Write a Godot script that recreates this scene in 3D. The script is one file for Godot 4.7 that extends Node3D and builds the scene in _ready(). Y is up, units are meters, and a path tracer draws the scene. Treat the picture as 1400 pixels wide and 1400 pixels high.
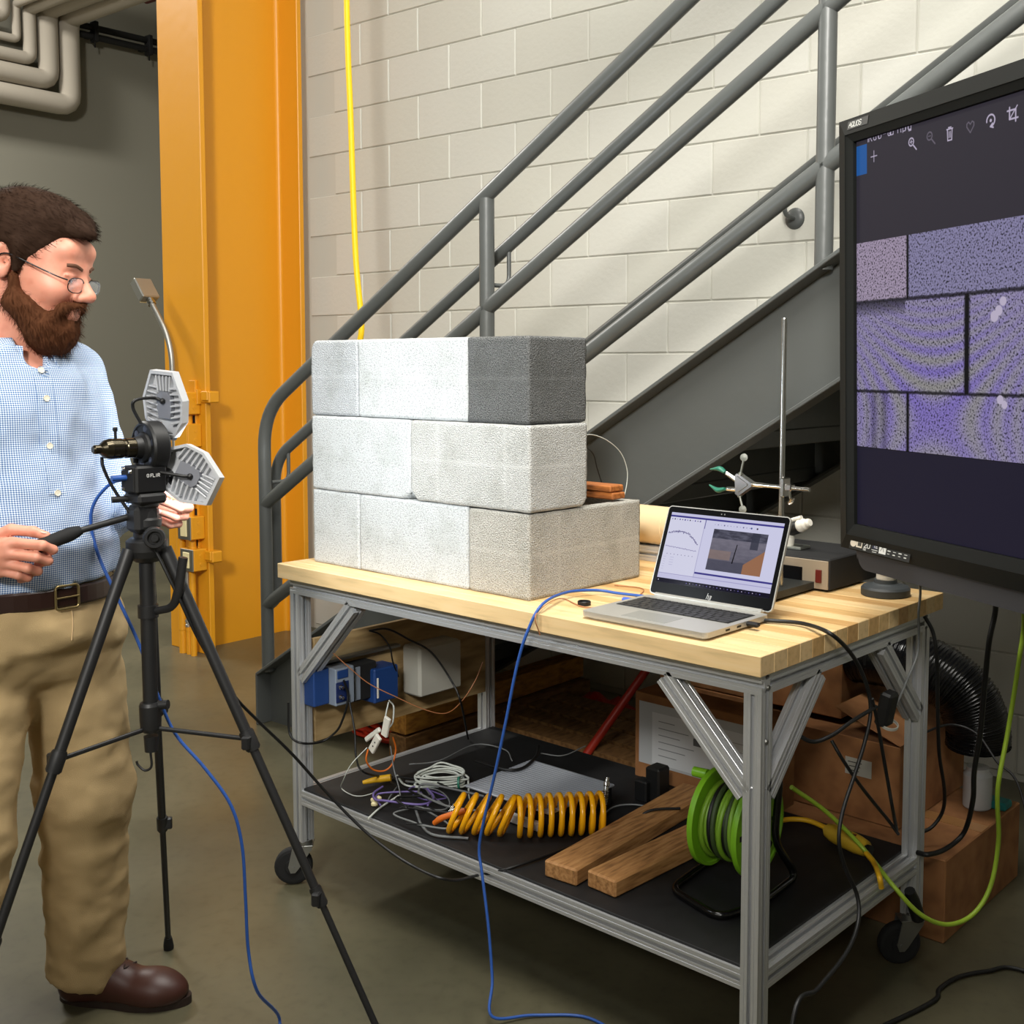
extends Node3D
# Frames: the room's world has y up, the floor at y = 0 and the workbench along x; the block wall with
# the stairs stands in a frame of its own (u along the wall, y up, n out of the wall), turned 2.9 degrees.

const WALL_TURN := 0.0502
const WALL_AT := Vector3(-3.0787, 0.0, -1.8043)
const COURSE := 0.2032
const TOP := 0.867        # workbench top
const SHELF := 0.268      # workbench lower shelf
var WALL := Transform3D(Basis(Vector3.UP, WALL_TURN), WALL_AT)
var used := {}
var M := {}
var rng := RandomNumberGenerator.new()

# ---------------------------------------------------------------- mesh builder
class MB:
	var v := PackedVector3Array()
	var n := PackedVector3Array()
	var t := PackedVector2Array()
	var ix := PackedInt32Array()

	func vert(p: Vector3, nn: Vector3, uv := Vector2.ZERO) -> int:
		v.append(p); n.append(nn); t.append(uv)
		return v.size() - 1

	func tri_i(a: int, b: int, c: int) -> void:
		var g := (v[b] - v[a]).cross(v[c] - v[a])
		if g.dot(n[a] + n[b] + n[c]) > 0.0:
			ix.append(a); ix.append(c); ix.append(b)
		else:
			ix.append(a); ix.append(b); ix.append(c)

	func tri(a: Vector3, b: Vector3, c: Vector3, nn: Vector3) -> void:
		tri_i(vert(a, nn), vert(b, nn), vert(c, nn))

	func quad(a: Vector3, b: Vector3, c: Vector3, d: Vector3, out: Vector3, uvs := []) -> void:
		var nn := (b - a).cross(d - a)
		if nn.length_squared() < 1e-16: nn = (c - b).cross(d - b)
		nn = nn.normalized()
		if nn.dot(out) < 0.0: nn = -nn
		var w := (b - a).length()
		var h := (d - a).length()
		var q := uvs if uvs.size() == 4 else [Vector2(0, h), Vector2(w, h), Vector2(w, 0), Vector2(0, 0)]
		var i := vert(a, nn, q[0])
		vert(b, nn, q[1]); vert(c, nn, q[2]); vert(d, nn, q[3])
		tri_i(i, i + 1, i + 2); tri_i(i, i + 2, i + 3)

	func box(c: Vector3, s: Vector3, bev := 0.0, b := Basis()) -> void:
		var h := s * 0.5
		bev = minf(bev, minf(h.x, minf(h.y, h.z)) * 0.95)
		var ax := [Vector3.RIGHT, Vector3.UP, Vector3.BACK]
		for k in 3:
			var u: int = (k + 1) % 3
			var w: int = (k + 2) % 3
			for sg in [-1.0, 1.0]:
				var o: Vector3 = ax[k] * sg * h[k]
				var du: Vector3 = ax[u] * (h[u] - bev)
				var dw: Vector3 = ax[w] * (h[w] - bev)
				quad(c + b * (o - du - dw), c + b * (o + du - dw), c + b * (o + du + dw), c + b * (o - du + dw), b * (ax[k] * sg))
		if bev <= 0.0: return
		for k in 3:
			var u: int = (k + 1) % 3
			var w: int = (k + 2) % 3
			for su in [-1.0, 1.0]:
				for sw in [-1.0, 1.0]:
					var l: Vector3 = ax[k] * (h[k] - bev)
					var p1: Vector3 = ax[u] * su * h[u] + ax[w] * sw * (h[w] - bev)
					var p2: Vector3 = ax[u] * su * (h[u] - bev) + ax[w] * sw * h[w]
					quad(c + b * (p1 - l), c + b * (p1 + l), c + b * (p2 + l), c + b * (p2 - l), b * (ax[u] * su + ax[w] * sw))
		for sx in [-1.0, 1.0]:
			for sy in [-1.0, 1.0]:
				for sz in [-1.0, 1.0]:
					var sg := Vector3(sx, sy, sz)
					var i := h - Vector3(bev, bev, bev)
					tri(c + b * (Vector3(h.x, i.y, i.z) * sg), c + b * (Vector3(i.x, h.y, i.z) * sg), c + b * (Vector3(i.x, i.y, h.z) * sg), (b * sg).normalized())

	# a round bar swept along points; r is a number or one per point
	func tube(p: PackedVector3Array, r, sides := 10, caps := true, flat := 1.0, up := Vector3.ZERO) -> void:
		var m := p.size()
		if m < 2: return
		var tang := []
		for i in m:
			var d := p[mini(i + 1, m - 1)] - p[maxi(i - 1, 0)]
			tang.append(d.normalized() if d.length() > 1e-9 else Vector3.UP)
		var ref: Vector3 = up if up != Vector3.ZERO else (Vector3.UP if absf(tang[0].y) < 0.9 else Vector3.RIGHT)
		var x: Vector3 = (ref - tang[0] * ref.dot(tang[0])).normalized()
		var rings := []
		var dist := 0.0
		for i in m:
			var tn: Vector3 = tang[i]
			x = (x - tn * x.dot(tn))
			if x.length() < 1e-6: x = tn.cross(Vector3(0.3, 0.5, 0.8))
			x = x.normalized()
			var y := tn.cross(x)
			var rr: float = r if not (r is Array or r is PackedFloat32Array) else r[i]
			if i > 0: dist += p[i].distance_to(p[i - 1])
			var row := []
			for k in sides + 1:
				var a := TAU * k / sides
				var d := x * cos(a) + y * sin(a) * flat
				var nn2 := (x * cos(a) * flat + y * sin(a)).normalized()
				if r is Array and m > 2 and i > 0 and i < m - 1:
					nn2 = (nn2 - tn * (float(r[i + 1]) - float(r[i - 1])) / maxf(p[i + 1].distance_to(p[i - 1]), 0.0001)).normalized()
				row.append(vert(p[i] + d * rr, nn2, Vector2(float(k) / sides, dist)))
			rings.append(row)
			if caps and (i == 0 or i == m - 1):
				var nn: Vector3 = -tn if i == 0 else tn
				var cc := vert(p[i], nn)
				var ring := []
				for k in sides + 1: ring.append(vert(v[row[k]], nn))
				for k in sides: tri_i(cc, ring[k], ring[k + 1])
		for i in m - 1:
			for k in sides:
				tri_i(rings[i][k], rings[i][k + 1], rings[i + 1][k + 1])
				tri_i(rings[i][k], rings[i + 1][k + 1], rings[i + 1][k])

	func rod(a: Vector3, b: Vector3, r, sides := 12, r2 := -1.0) -> void:
		tube(PackedVector3Array([a, b]), [r, r if r2 < 0.0 else r2], sides)

	# profile of Vector2(radius, height along axis), turned round the axis from `at`
	func lathe(prof: Array, at: Vector3, axis := Vector3.UP, seg := 24, smooth := false, arc := TAU) -> void:
		var y := axis.normalized()
		var x := y.cross(Vector3.RIGHT if absf(y.x) < 0.8 else Vector3.UP).normalized()
		var z := x.cross(y)
		var m := prof.size()
		var nrm := []
		for i in m - 1:
			var d: Vector2 = prof[i + 1] - prof[i]
			nrm.append(Vector2(d.y, -d.x).normalized())
		for i in m - 1:
			var na: Vector2 = nrm[i]
			var nb: Vector2 = nrm[i]
			if smooth:
				if i > 0: na = (nrm[i] + nrm[i - 1]).normalized()
				if i < m - 2: nb = (nrm[i] + nrm[i + 1]).normalized()
			var ra := []
			var rb := []
			for k in seg + 1:
				var a := arc * k / seg
				var d := x * cos(a) + z * sin(a)
				ra.append(vert(at + d * prof[i].x + y * prof[i].y, (d * na.x + y * na.y).normalized(), Vector2(float(k) / seg, prof[i].y)))
				rb.append(vert(at + d * prof[i + 1].x + y * prof[i + 1].y, (d * nb.x + y * nb.y).normalized(), Vector2(float(k) / seg, prof[i + 1].y)))
			for k in seg:
				if prof[i].x > 1e-7: tri_i(ra[k], ra[k + 1], rb[k + 1])
				if prof[i + 1].x > 1e-7: tri_i(ra[k], rb[k + 1], rb[k])

	# flat outline (Vector2 x, y in b's x and y), pushed through from z = 0 to depth along b's z
	func prism(poly: PackedVector2Array, depth: float, at: Vector3, b := Basis(), taper := 0.0) -> void:
		var m := poly.size()
		var ccw := not Geometry2D.is_polygon_clockwise(poly)
		var top := poly
		if taper > 0.0:
			var o := Geometry2D.offset_polygon(poly, -taper, Geometry2D.JOIN_MITER)
			if o.size() == 1 and o[0].size() == m:
				top = o[0]
		var f := func(q: Vector2, z: float) -> Vector3: return at + b * Vector3(q.x, q.y, z)
		var ids := Geometry2D.triangulate_polygon(poly)
		for s in 2:
			var nn: Vector3 = b.z.normalized() * (1.0 if s == 1 else -1.0) * (1.0 if depth > 0 else -1.0)
			var src := top if s == 1 and top.size() == m and taper <= 0.0 else poly
			var i0 := v.size()
			for q in src: vert(f.call(q, depth if s == 1 else 0.0), nn, q)
			for k in range(0, ids.size(), 3): tri_i(i0 + ids[k], i0 + ids[k + 1], i0 + ids[k + 2])
		for k in m:
			var a := poly[k]
			var c := poly[(k + 1) % m]
			var d := c - a
			var o2 := Vector2(d.y, -d.x) * (1.0 if ccw else -1.0)
			quad(f.call(a, 0.0), f.call(c, 0.0), f.call(c, depth), f.call(a, depth), b * Vector3(o2.x, o2.y, 0))

	func ball(c: Vector3, r: Vector3, seg := 14, b := Basis()) -> void:
		var rows := []
		for i in seg / 2 + 1:
			var a := PI * i / (seg / 2)
			var row := []
			for k in seg + 1:
				var p := TAU * k / seg
				var d := Vector3(sin(a) * cos(p), cos(a), sin(a) * sin(p))
				row.append(vert(c + b * (d * r), (b * (d / r)).normalized(), Vector2(float(k) / seg, float(i) / seg)))
			rows.append(row)
		for i in seg / 2:
			for k in seg:
				if i > 0: tri_i(rows[i][k], rows[i][k + 1], rows[i + 1][k + 1])
				if i < seg / 2 - 1 or true: tri_i(rows[i][k], rows[i + 1][k + 1], rows[i + 1][k])

	func mesh(origin := Vector3.ZERO) -> ArrayMesh:
		var arr := []
		arr.resize(Mesh.ARRAY_MAX)
		var vv := v.duplicate()
		if origin != Vector3.ZERO:
			for i in vv.size(): vv[i] -= origin
		arr[Mesh.ARRAY_VERTEX] = vv
		arr[Mesh.ARRAY_NORMAL] = n
		arr[Mesh.ARRAY_TEX_UV] = t
		arr[Mesh.ARRAY_INDEX] = ix
		var m := ArrayMesh.new()
		m.add_surface_from_arrays(Mesh.PRIMITIVE_TRIANGLES, arr)
		return m

# ---------------------------------------------------------------- objects
func numbered(called: String) -> String:
	if not used.has(called):
		used[called] = 0
		return called
	used[called] += 1
	return "%s_%03d" % [called, used[called]]

func tag(o: Node, label: String, category: String, group := "") -> Node:
	o.set_meta("label", label)
	o.set_meta("category", category)
	if group: o.set_meta("group", group)
	return o

# a thing: a Node3D at `at` (in the frame `frame`), whose parts are given in that frame's coordinates
func thing(called: String, label: String, category: String, at: Vector3, group := "", frame := Transform3D()) -> Node3D:
	var o := Node3D.new()
	o.name = numbered(called)
	add_child(o)
	o.transform = frame * Transform3D(Basis(), at)
	o.set_meta("at", at)
	tag(o, label, category, group)
	return o

func put(called: String, mb: MB, mat: Material, root: Node3D, own := Vector3.ZERO) -> MeshInstance3D:
	var o := MeshInstance3D.new()
	o.name = called
	var at: Vector3 = root.get_meta("at", Vector3.ZERO)
	o.mesh = mb.mesh(at + own)
	o.position = own
	o.material_override = null
	o.mesh.surface_set_material(0, mat)
	root.add_child(o, true)
	if own != Vector3.ZERO or root is MeshInstance3D: o.set_meta("at", at + own)
	else: o.set_meta("at", at)
	return o

func single(called: String, label: String, category: String, mb: MB, mat: Material, at: Vector3, group := "", frame := Transform3D()) -> MeshInstance3D:
	var o := MeshInstance3D.new()
	o.name = numbered(called)
	o.mesh = mb.mesh(at)
	o.mesh.surface_set_material(0, mat)
	add_child(o)
	o.transform = frame * Transform3D(Basis(), at)
	o.set_meta("at", at)
	tag(o, label, category, group)
	return o

func struct(called: String, mb: MB, mat: Material, frame := Transform3D()) -> MeshInstance3D:
	var o := MeshInstance3D.new()
	o.name = numbered(called)
	o.mesh = mb.mesh()
	o.mesh.surface_set_material(0, mat)
	add_child(o)
	o.transform = frame
	o.set_meta("kind", "structure")
	return o

func smooth(p: Array, per := 8, closed := false) -> PackedVector3Array:
	var out := PackedVector3Array()
	var m := p.size()
	var last := m if closed else m - 1
	for i in last:
		var a: Vector3 = p[(i - 1 + m) % m] if closed or i > 0 else p[0] * 2.0 - p[1]
		var b: Vector3 = p[i]
		var c: Vector3 = p[(i + 1) % m]
		var d: Vector3 = p[(i + 2) % m] if closed or i + 2 < m else c * 2.0 - b
		for k in per: out.append(b.cubic_interpolate(c, a, d, float(k) / per))
	out.append(p[0] if closed else p[m - 1])
	return out

# straight runs with rounded corners of radius r
func bent(p: Array, r := 0.05, per := 6) -> PackedVector3Array:
	var out := PackedVector3Array([p[0]])
	for i in range(1, p.size() - 1):
		var a: Vector3 = p[i - 1]
		var b: Vector3 = p[i]
		var c: Vector3 = p[i + 1]
		var rr := minf(r, minf(a.distance_to(b), b.distance_to(c)) * 0.49)
		var s := b + (a - b).normalized() * rr
		var e := b + (c - b).normalized() * rr
		for k in per + 1:
			var f := float(k) / per
			out.append(s.lerp(b, f).lerp(b.lerp(e, f), f))
	out.append(p[p.size() - 1])
	return out

func cable(called: String, label: String, pts: Array, r: float, mat: Material, group := "", category := "cable", sides := 8) -> MeshInstance3D:
	var mb := MB.new()
	mb.tube(smooth(pts, 8), r, sides)
	return single(called, label, category, mb, mat, pts[0], group)

func round_rect(w: float, h: float, r: float, k := 5) -> PackedVector2Array:
	var out := PackedVector2Array()
	for c in [[1, 1, 0], [-1, 1, 1], [-1, -1, 2], [1, -1, 3]]:
		for i in k + 1:
			var a: float = PI / 2 * (c[2] + float(i) / k)
			out.append(Vector2(c[0] * (w / 2 - r) + r * cos(a), c[1] * (h / 2 - r) + r * sin(a)))
	return out

# a basis whose z points along `z` and whose y is as near `up` as can be
func aim(z: Vector3, up := Vector3.UP) -> Basis:
	z = z.normalized()
	var x := up.cross(z).normalized()
	return Basis(x, z.cross(x), z)

# ---------------------------------------------------------------- materials
func noise_tex(freq: float, octaves := 4, size := 256, seed_ := 1, kind := FastNoiseLite.TYPE_SIMPLEX_SMOOTH, ramp: Gradient = null, bump := false, strength := 4.0) -> NoiseTexture2D:
	var f := FastNoiseLite.new()
	f.seed = seed_
	f.noise_type = kind
	f.frequency = freq
	f.fractal_octaves = octaves
	var t := NoiseTexture2D.new()
	t.width = size; t.height = size
	t.seamless = true
	t.noise = f
	if ramp: t.color_ramp = ramp
	if bump:
		t.as_normal_map = true
		t.bump_strength = strength
	return t

func ramp(stops: Array) -> Gradient:
	var g := Gradient.new()
	var o := PackedFloat32Array()
	var c := PackedColorArray()
	for s in stops:
		o.append(s[0]); c.append(s[1])
	g.offsets = o
	g.colors = c
	return g

func mat(color: Color, rough := 0.6, metal := 0.0, spec := 0.5) -> StandardMaterial3D:
	var m := StandardMaterial3D.new()
	m.albedo_color = color
	m.roughness = rough
	m.metallic = metal
	m.metallic_specular = spec
	return m

func tri_map(m: StandardMaterial3D, scale: Vector3, world := false) -> StandardMaterial3D:
	m.uv1_triplanar = true
	m.uv1_world_triplanar = world
	m.uv1_scale = scale
	m.uv1_triplanar_sharpness = 8.0
	return m

func c8(r: int, g: int, b: int) -> Color:
	return Color(r / 255.0, g / 255.0, b / 255.0)

func _ready() -> void:
	rng.seed = 7
	# ---------------- camera
	var cam := Camera3D.new()
	cam.name = "camera"
	cam.projection = Camera3D.PROJECTION_FRUSTUM
	cam.near = 0.05
	cam.far = 60.0
	cam.size = 0.0450717
	cam.frustum_offset = Vector2(-0.00349916, -0.00253448)
	cam.transform = Transform3D(Basis(Vector3(0.760292, 0.00361, -0.649571), Vector3(-0.050772, 0.997256, -0.053885), Vector3(0.647594, 0.073948, 0.758389)), Vector3(1.707309, 1.375144, 1.789861))
	add_child(cam)
	cam.current = true
	# ---------------- air and exposure
	var env := Environment.new()
	env.background_mode = Environment.BG_COLOR
	env.background_color = Color(0.0, 0.0, 0.0)
	env.tonemap_mode = Environment.TONE_MAPPER_LINEAR
	env.tonemap_exposure = 1.0
	env.sdfgi_enabled = true
	env.ssao_enabled = true
	env.ssil_enabled = true
	var we := WorldEnvironment.new()
	we.name = "world_environment"
	we.environment = env
	add_child(we)
	make_materials()
	room_lights()
	# ---------------- structure
	room()
	column()
	stairs()
	# ---------------- objects
	workbench()
	concrete_blocks()
	screen_on_stand()
	bench_things()
	shelf_things()
	back_things()
	cables()
	pipes()
	column_fittings()
	tripod()
	work_lamp()
	person()

func make_materials() -> void:
	var paint := mat(Color(0.80, 0.795, 0.755), 0.55)
	paint.normal_enabled = true
	paint.normal_texture = noise_tex(0.05, 4, 256, 3, FastNoiseLite.TYPE_SIMPLEX_SMOOTH, null, true, 3.0)
	paint.normal_scale = 0.12
	M.wall = tri_map(paint, Vector3.ONE * 2.5)
	M.wall_gap = mat(Color(0.77, 0.765, 0.725), 0.7)
	var w2 := paint.duplicate()
	w2.albedo_color = Color(0.792, 0.785, 0.745)
	M.wall_b = w2
	var w3 := paint.duplicate()
	w3.albedo_color = Color(0.81, 0.805, 0.77)
	M.wall_c = w3
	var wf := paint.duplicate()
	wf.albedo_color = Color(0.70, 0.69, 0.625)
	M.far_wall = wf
	var fl := mat(Color.WHITE, 0.42)
	fl.albedo_texture = noise_tex(0.006, 5, 512, 11, FastNoiseLite.TYPE_SIMPLEX_SMOOTH, ramp([[0.0, c8(74, 71, 55)], [0.45, c8(88, 84, 65)], [0.7, c8(95, 91, 71)], [1.0, c8(106, 100, 78)]]))
	fl.detail_enabled = true
	fl.detail_blend_mode = BaseMaterial3D.BLEND_MODE_MUL
	fl.detail_albedo = noise_tex(0.05, 5, 512, 12, FastNoiseLite.TYPE_SIMPLEX_SMOOTH, ramp([[0.0, Color(0.88, 0.88, 0.87)], [0.4, Color(0.97, 0.97, 0.97)], [1.0, Color(1, 1, 1)]]))
	fl.roughness_texture = noise_tex(0.012, 4, 256, 13, FastNoiseLite.TYPE_SIMPLEX_SMOOTH, ramp([[0.0, Color(0.7, 0.7, 0.7)], [1.0, Color(1, 1, 1)]]))
	fl.uv1_triplanar = true
	fl.uv1_world_triplanar = true
	fl.uv1_scale = Vector3.ONE * 0.35
	fl.uv2_triplanar = true
	fl.uv2_world_triplanar = true
	fl.uv2_scale = Vector3.ONE * 0.9
	fl.detail_uv_layer = BaseMaterial3D.DETAIL_UV_2
	M.floor = fl
	M.ceiling = mat(Color(0.6, 0.6, 0.58), 0.9)
	var ye := mat(Color(0.84, 0.575, 0.10), 0.42)
	ye.normal_enabled = true
	ye.normal_texture = noise_tex(0.03, 3, 256, 21, FastNoiseLite.TYPE_SIMPLEX_SMOOTH, null, true, 2.0)
	ye.normal_scale = 0.08
	M.yellow = tri_map(ye, Vector3.ONE * 1.2)
	var gr := mat(Color(0.335, 0.345, 0.34), 0.38)
	gr.normal_enabled = true
	gr.normal_texture = noise_tex(0.02, 3, 256, 22, FastNoiseLite.TYPE_SIMPLEX_SMOOTH, null, true, 2.0)
	gr.normal_scale = 0.2
	M.grey_steel = tri_map(gr, Vector3.ONE * 2.0)
	var al := mat(Color(0.80, 0.805, 0.81), 0.38, 0.6)
	M.alu = al
	M.black = mat(Color(0.045, 0.045, 0.048), 0.5)
	M.black_matte = mat(Color(0.06, 0.06, 0.062), 0.8)
	M.black_gloss = mat(Color(0.03, 0.03, 0.032), 0.2)
	M.bezel = mat(Color(0.085, 0.09, 0.083), 0.6, 0.0, 0.3)
	M.speaker = mat(Color(0.2, 0.2, 0.215), 0.6)
	M.steel = mat(Color(0.72, 0.72, 0.71), 0.25, 1.0)
	M.dull_steel = mat(Color(0.55, 0.55, 0.53), 0.45, 0.9)
	for k in 4:
		var wood := mat(Color.WHITE, 0.5)
		var tone: Color = [c8(214, 178, 122), c8(222, 190, 138), c8(203, 163, 105), c8(190, 148, 92)][k]
		wood.albedo_texture = noise_tex(0.02, 4, 256, 31 + k, FastNoiseLite.TYPE_SIMPLEX_SMOOTH, ramp([[0.0, tone.darkened(0.10)], [0.5, tone], [1.0, tone.lightened(0.1)]]))
		M["maple%d" % k] = tri_map(wood, Vector3(0.9, 9.0, 9.0))
	var lum := mat(Color.WHITE, 0.7)
	lum.albedo_texture = noise_tex(0.025, 4, 256, 41, FastNoiseLite.TYPE_SIMPLEX_SMOOTH, ramp([[0.0, c8(120, 82, 45)], [0.5, c8(164, 117, 68)], [1.0, c8(186, 140, 90)]]))
	M.lumber = tri_map(lum, Vector3(12.0, 12.0, 1.5))
	var mts := mat(Color(0.075, 0.075, 0.08), 0.6)
	mts.albedo_texture = noise_tex(0.02, 4, 256, 42, FastNoiseLite.TYPE_SIMPLEX_SMOOTH, ramp([[0.0, Color(0.7, 0.7, 0.7)], [0.6, Color(1, 1, 1)], [0.9, Color(1.0, 1.0, 1.0)]]))
	M.shelf = tri_map(mts, Vector3.ONE * 3.0)
	M.blue = mat(c8(42, 84, 160), 0.4)
	M.blue_clear = mat(c8(70, 100, 200), 0.3)
	M.greycable = mat(c8(110, 112, 112), 0.5)
	M.whitewire = mat(c8(196, 200, 192), 0.45)
	M.purple = mat(c8(108, 92, 150), 0.5)
	M.lime = mat(c8(150, 180, 50), 0.45)
	M.lime_cable = mat(c8(118, 160, 42), 0.45)
	M.lime_plastic = mat(c8(120, 178, 34), 0.38)
	M.dark_green = mat(c8(54, 72, 34), 0.6)
	M.cordyellow = mat(c8(214, 164, 24), 0.45)
	M.plug_yellow = mat(c8(196, 160, 42), 0.5)
	M.copper = mat(c8(170, 110, 70), 0.4)
	M.orange = mat(c8(206, 104, 24), 0.5)
	M.ropeyellow = mat(c8(250, 206, 16), 0.5)
	M.pipe_wrap = mat(c8(168, 160, 146), 0.8)
	M.cream = mat(c8(222, 208, 160), 0.5)
	M.steel_rough = mat(Color(0.66, 0.66, 0.64), 0.42, 0.8)
	M.laptop = mat(Color(0.73, 0.725, 0.70), 0.36, 0.55)
	M.touchpad = mat(Color(0.60, 0.60, 0.58), 0.4, 0.4)
	M.key = mat(c8(42, 42, 42), 0.45)
	M.glass_black = mat(c8(10, 10, 11), 0.3, 0.0, 0.22)
	M.logo = mat(c8(215, 215, 215), 0.35, 0.6)
	M.stand_black = mat(c8(34, 36, 33), 0.5)
	M.chrome = mat(Color(0.84, 0.83, 0.81), 0.16, 1.0)
	M.dull_chrome = mat(Color(0.62, 0.63, 0.60), 0.4, 0.9)
	M.green_rubber = mat(c8(34, 110, 88), 0.45)
	M.taupe = mat(c8(150, 136, 116), 0.45)
	M.red_dark = mat(c8(92, 26, 18), 0.4)
	M.white_plastic = mat(c8(222, 218, 206), 0.45)
	M.grey_white = mat(c8(168, 166, 156), 0.5)
	M.puck = mat(c8(62, 66, 68), 0.55)
	M.beige = mat(c8(214, 188, 146), 0.75)
	M.orange_wood = tri_map(M.lumber.duplicate(), Vector3(2.0, 14.0, 14.0))
	M.orange_wood.albedo_color = Color(1.0, 0.82, 0.62)
	M.plywood = mat(Color.WHITE, 0.7)
	M.plywood.albedo_texture = noise_tex(0.012, 4, 256, 44, FastNoiseLite.TYPE_SIMPLEX_SMOOTH, ramp([[0.0, c8(128, 104, 66)], [0.5, c8(160, 134, 92)], [1.0, c8(184, 158, 114)]]))
	tri_map(M.plywood, Vector3(3.0, 8.0, 1.5))
	M.blue_plastic = mat(c8(26, 60, 118), 0.45)
	M.navy = mat(c8(18, 36, 84), 0.45)
	M.grey_plastic = mat(c8(126, 136, 150), 0.5)
	M.silver_paint = mat(c8(164, 168, 176), 0.4, 0.3)
	M.white_paper = mat(c8(205, 205, 200), 0.8)
	M.hose_yellow = mat(c8(228, 160, 12), 0.25)
	M.cardboard = mat(Color.WHITE, 0.85)
	M.cardboard.albedo_texture = noise_tex(0.02, 3, 256, 45, FastNoiseLite.TYPE_SIMPLEX_SMOOTH, ramp([[0.0, c8(120, 78, 44)], [0.5, c8(142, 96, 56)], [1.0, c8(156, 108, 66)]]))
	tri_map(M.cardboard, Vector3.ONE * 2.0)
	M.tape = mat(c8(150, 108, 66), 0.3)
	M.pouch = mat(c8(176, 178, 180), 0.25)
	M.duct = mat(c8(20, 20, 22), 0.14)
	M.red_cord = mat(c8(176, 44, 20), 0.5)
	M.red_tarp = mat(c8(170, 30, 14), 0.45)
	M.red_pole = mat(c8(170, 44, 26), 0.45)
	M.timber = tri_map(M.lumber.duplicate(), Vector3(6.0, 6.0, 2.0))
	M.timber.albedo_color = Color(0.75, 0.75, 0.72)
	M.timber_yellow = tri_map(M.lumber.duplicate(), Vector3(6.0, 6.0, 2.0))
	M.timber_yellow.albedo_color = Color(1.0, 0.95, 0.6)
	M.teal = mat(c8(20, 110, 108), 0.5)
	M.tripod = mat(c8(30, 30, 31), 0.45)
	M.lamp_silver = mat(c8(196, 198, 202), 0.42, 0.25)
	M.lamp_grey = mat(c8(128, 130, 138), 0.45, 0.2)
	M.bluegrey = mat(c8(52, 56, 70), 0.3)
	M.socket_metal = mat(c8(70, 64, 52), 0.22, 0.9)
	M.led = mat(c8(240, 240, 240), 0.5)
	M.led.emission_enabled = true
	M.led.emission = Color(0.93, 0.97, 1.0)
	M.led.emission_energy_multiplier = 4.0
	M.skin = mat(c8(222, 154, 130), 0.5)
	M.skin.subsurf_scatter_enabled = true
	M.skin.subsurf_scatter_strength = 0.08
	M.skin.albedo_texture = noise_tex(0.03, 4, 256, 46, FastNoiseLite.TYPE_SIMPLEX_SMOOTH, ramp([[0.0, Color(0.93, 0.84, 0.81)], [0.5, Color(1, 0.98, 0.97)], [1.0, Color(1, 1, 1)]]))
	tri_map(M.skin, Vector3.ONE * 3.0)
	M.eye_white = mat(c8(225, 218, 210), 0.2)
	M.iris = mat(c8(60, 70, 90), 0.2)
	M.brow = mat(c8(92, 58, 38), 0.7)
	M.nail = mat(c8(236, 190, 176), 0.3)
	M.hair = mat(c8(46, 30, 20), 0.8, 0.0, 0.25)
	M.beard = mat(c8(92, 56, 35), 0.85, 0.0, 0.25)
	M.lens_glass = mat(Color(0.95, 0.97, 1.0, 0.06), 0.03)
	M.lens_glass.transparency = BaseMaterial3D.TRANSPARENCY_ALPHA
	M.button = mat(c8(226, 220, 200), 0.35)
	var gi := Image.create(64, 64, false, Image.FORMAT_RGB8)
	for j in 64:
		for i in 64:
			var a := fposmod(i / 16.0, 1.0) < 0.5
			var b := fposmod(j / 16.0, 1.0) < 0.5
			gi.set_pixel(i, j, c8(46, 84, 142) if a and b else (c8(148, 172, 205) if a or b else c8(226, 232, 238)))
	M.gingham = mat(Color.WHITE, 0.8)
	M.gingham.albedo_texture = ImageTexture.create_from_image(gi)
	M.gingham.rim_enabled = true
	M.gingham.rim = 0.2
	tri_map(M.gingham, Vector3.ONE * 62.0)
	M.khaki = mat(c8(184, 158, 114), 0.85)
	M.khaki.normal_enabled = true
	M.khaki.normal_texture = noise_tex(0.25, 2, 256, 47, FastNoiseLite.TYPE_SIMPLEX, null, true, 4.0)
	M.khaki.normal_scale = 0.3
	tri_map(M.khaki, Vector3.ONE * 9.0)
	M.khaki_light = mat(c8(192, 164, 122), 0.8)
	M.belt = mat(c8(44, 24, 18), 0.4)
	M.brass = mat(c8(168, 150, 104), 0.3, 0.9)
	M.shoe = mat(c8(60, 30, 22), 0.45)
	M.sole = mat(c8(38, 24, 18), 0.6)
	# concrete of the loose blocks: three casts, pale to dark
	var casts := [[c8(192, 195, 195), c8(166, 168, 168)], [c8(190, 193, 195), c8(152, 155, 158)], [c8(112, 113, 112), c8(58, 59, 59)], [c8(196, 196, 192), c8(150, 150, 146)], [c8(188, 185, 176), c8(132, 128, 120)]]
	for k in casts.size():
		var cm := mat(Color.WHITE, 0.95, 0.0, 0.2)
		cm.albedo_texture = noise_tex([0.12, 0.22, 0.25, 0.22, 0.2][k], 3, 256, 50 + k, FastNoiseLite.TYPE_SIMPLEX, ramp([[0.0, casts[k][1].darkened(0.35)], [0.18, casts[k][1]], [0.42, casts[k][0]], [1.0, casts[k][0].lightened(0.08)]]))
		cm.detail_enabled = true
		cm.detail_blend_mode = BaseMaterial3D.BLEND_MODE_MUL
		cm.detail_albedo = noise_tex(0.012, 4, 256, 60 + k, FastNoiseLite.TYPE_SIMPLEX_SMOOTH, ramp([[0.0, Color(0.93, 0.93, 0.92)], [0.5, Color(1, 1, 1)], [1.0, Color(1, 1, 1)]]))
		cm.normal_enabled = true
		cm.normal_texture = noise_tex(0.2, 3, 256, 70 + k, FastNoiseLite.TYPE_SIMPLEX, null, true, 10.0)
		cm.normal_scale = [0.25, 0.5, 0.6, 0.5, 0.5][k]
		cm.uv2_triplanar = true
		cm.uv2_scale = Vector3.ONE * 2.2
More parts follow.
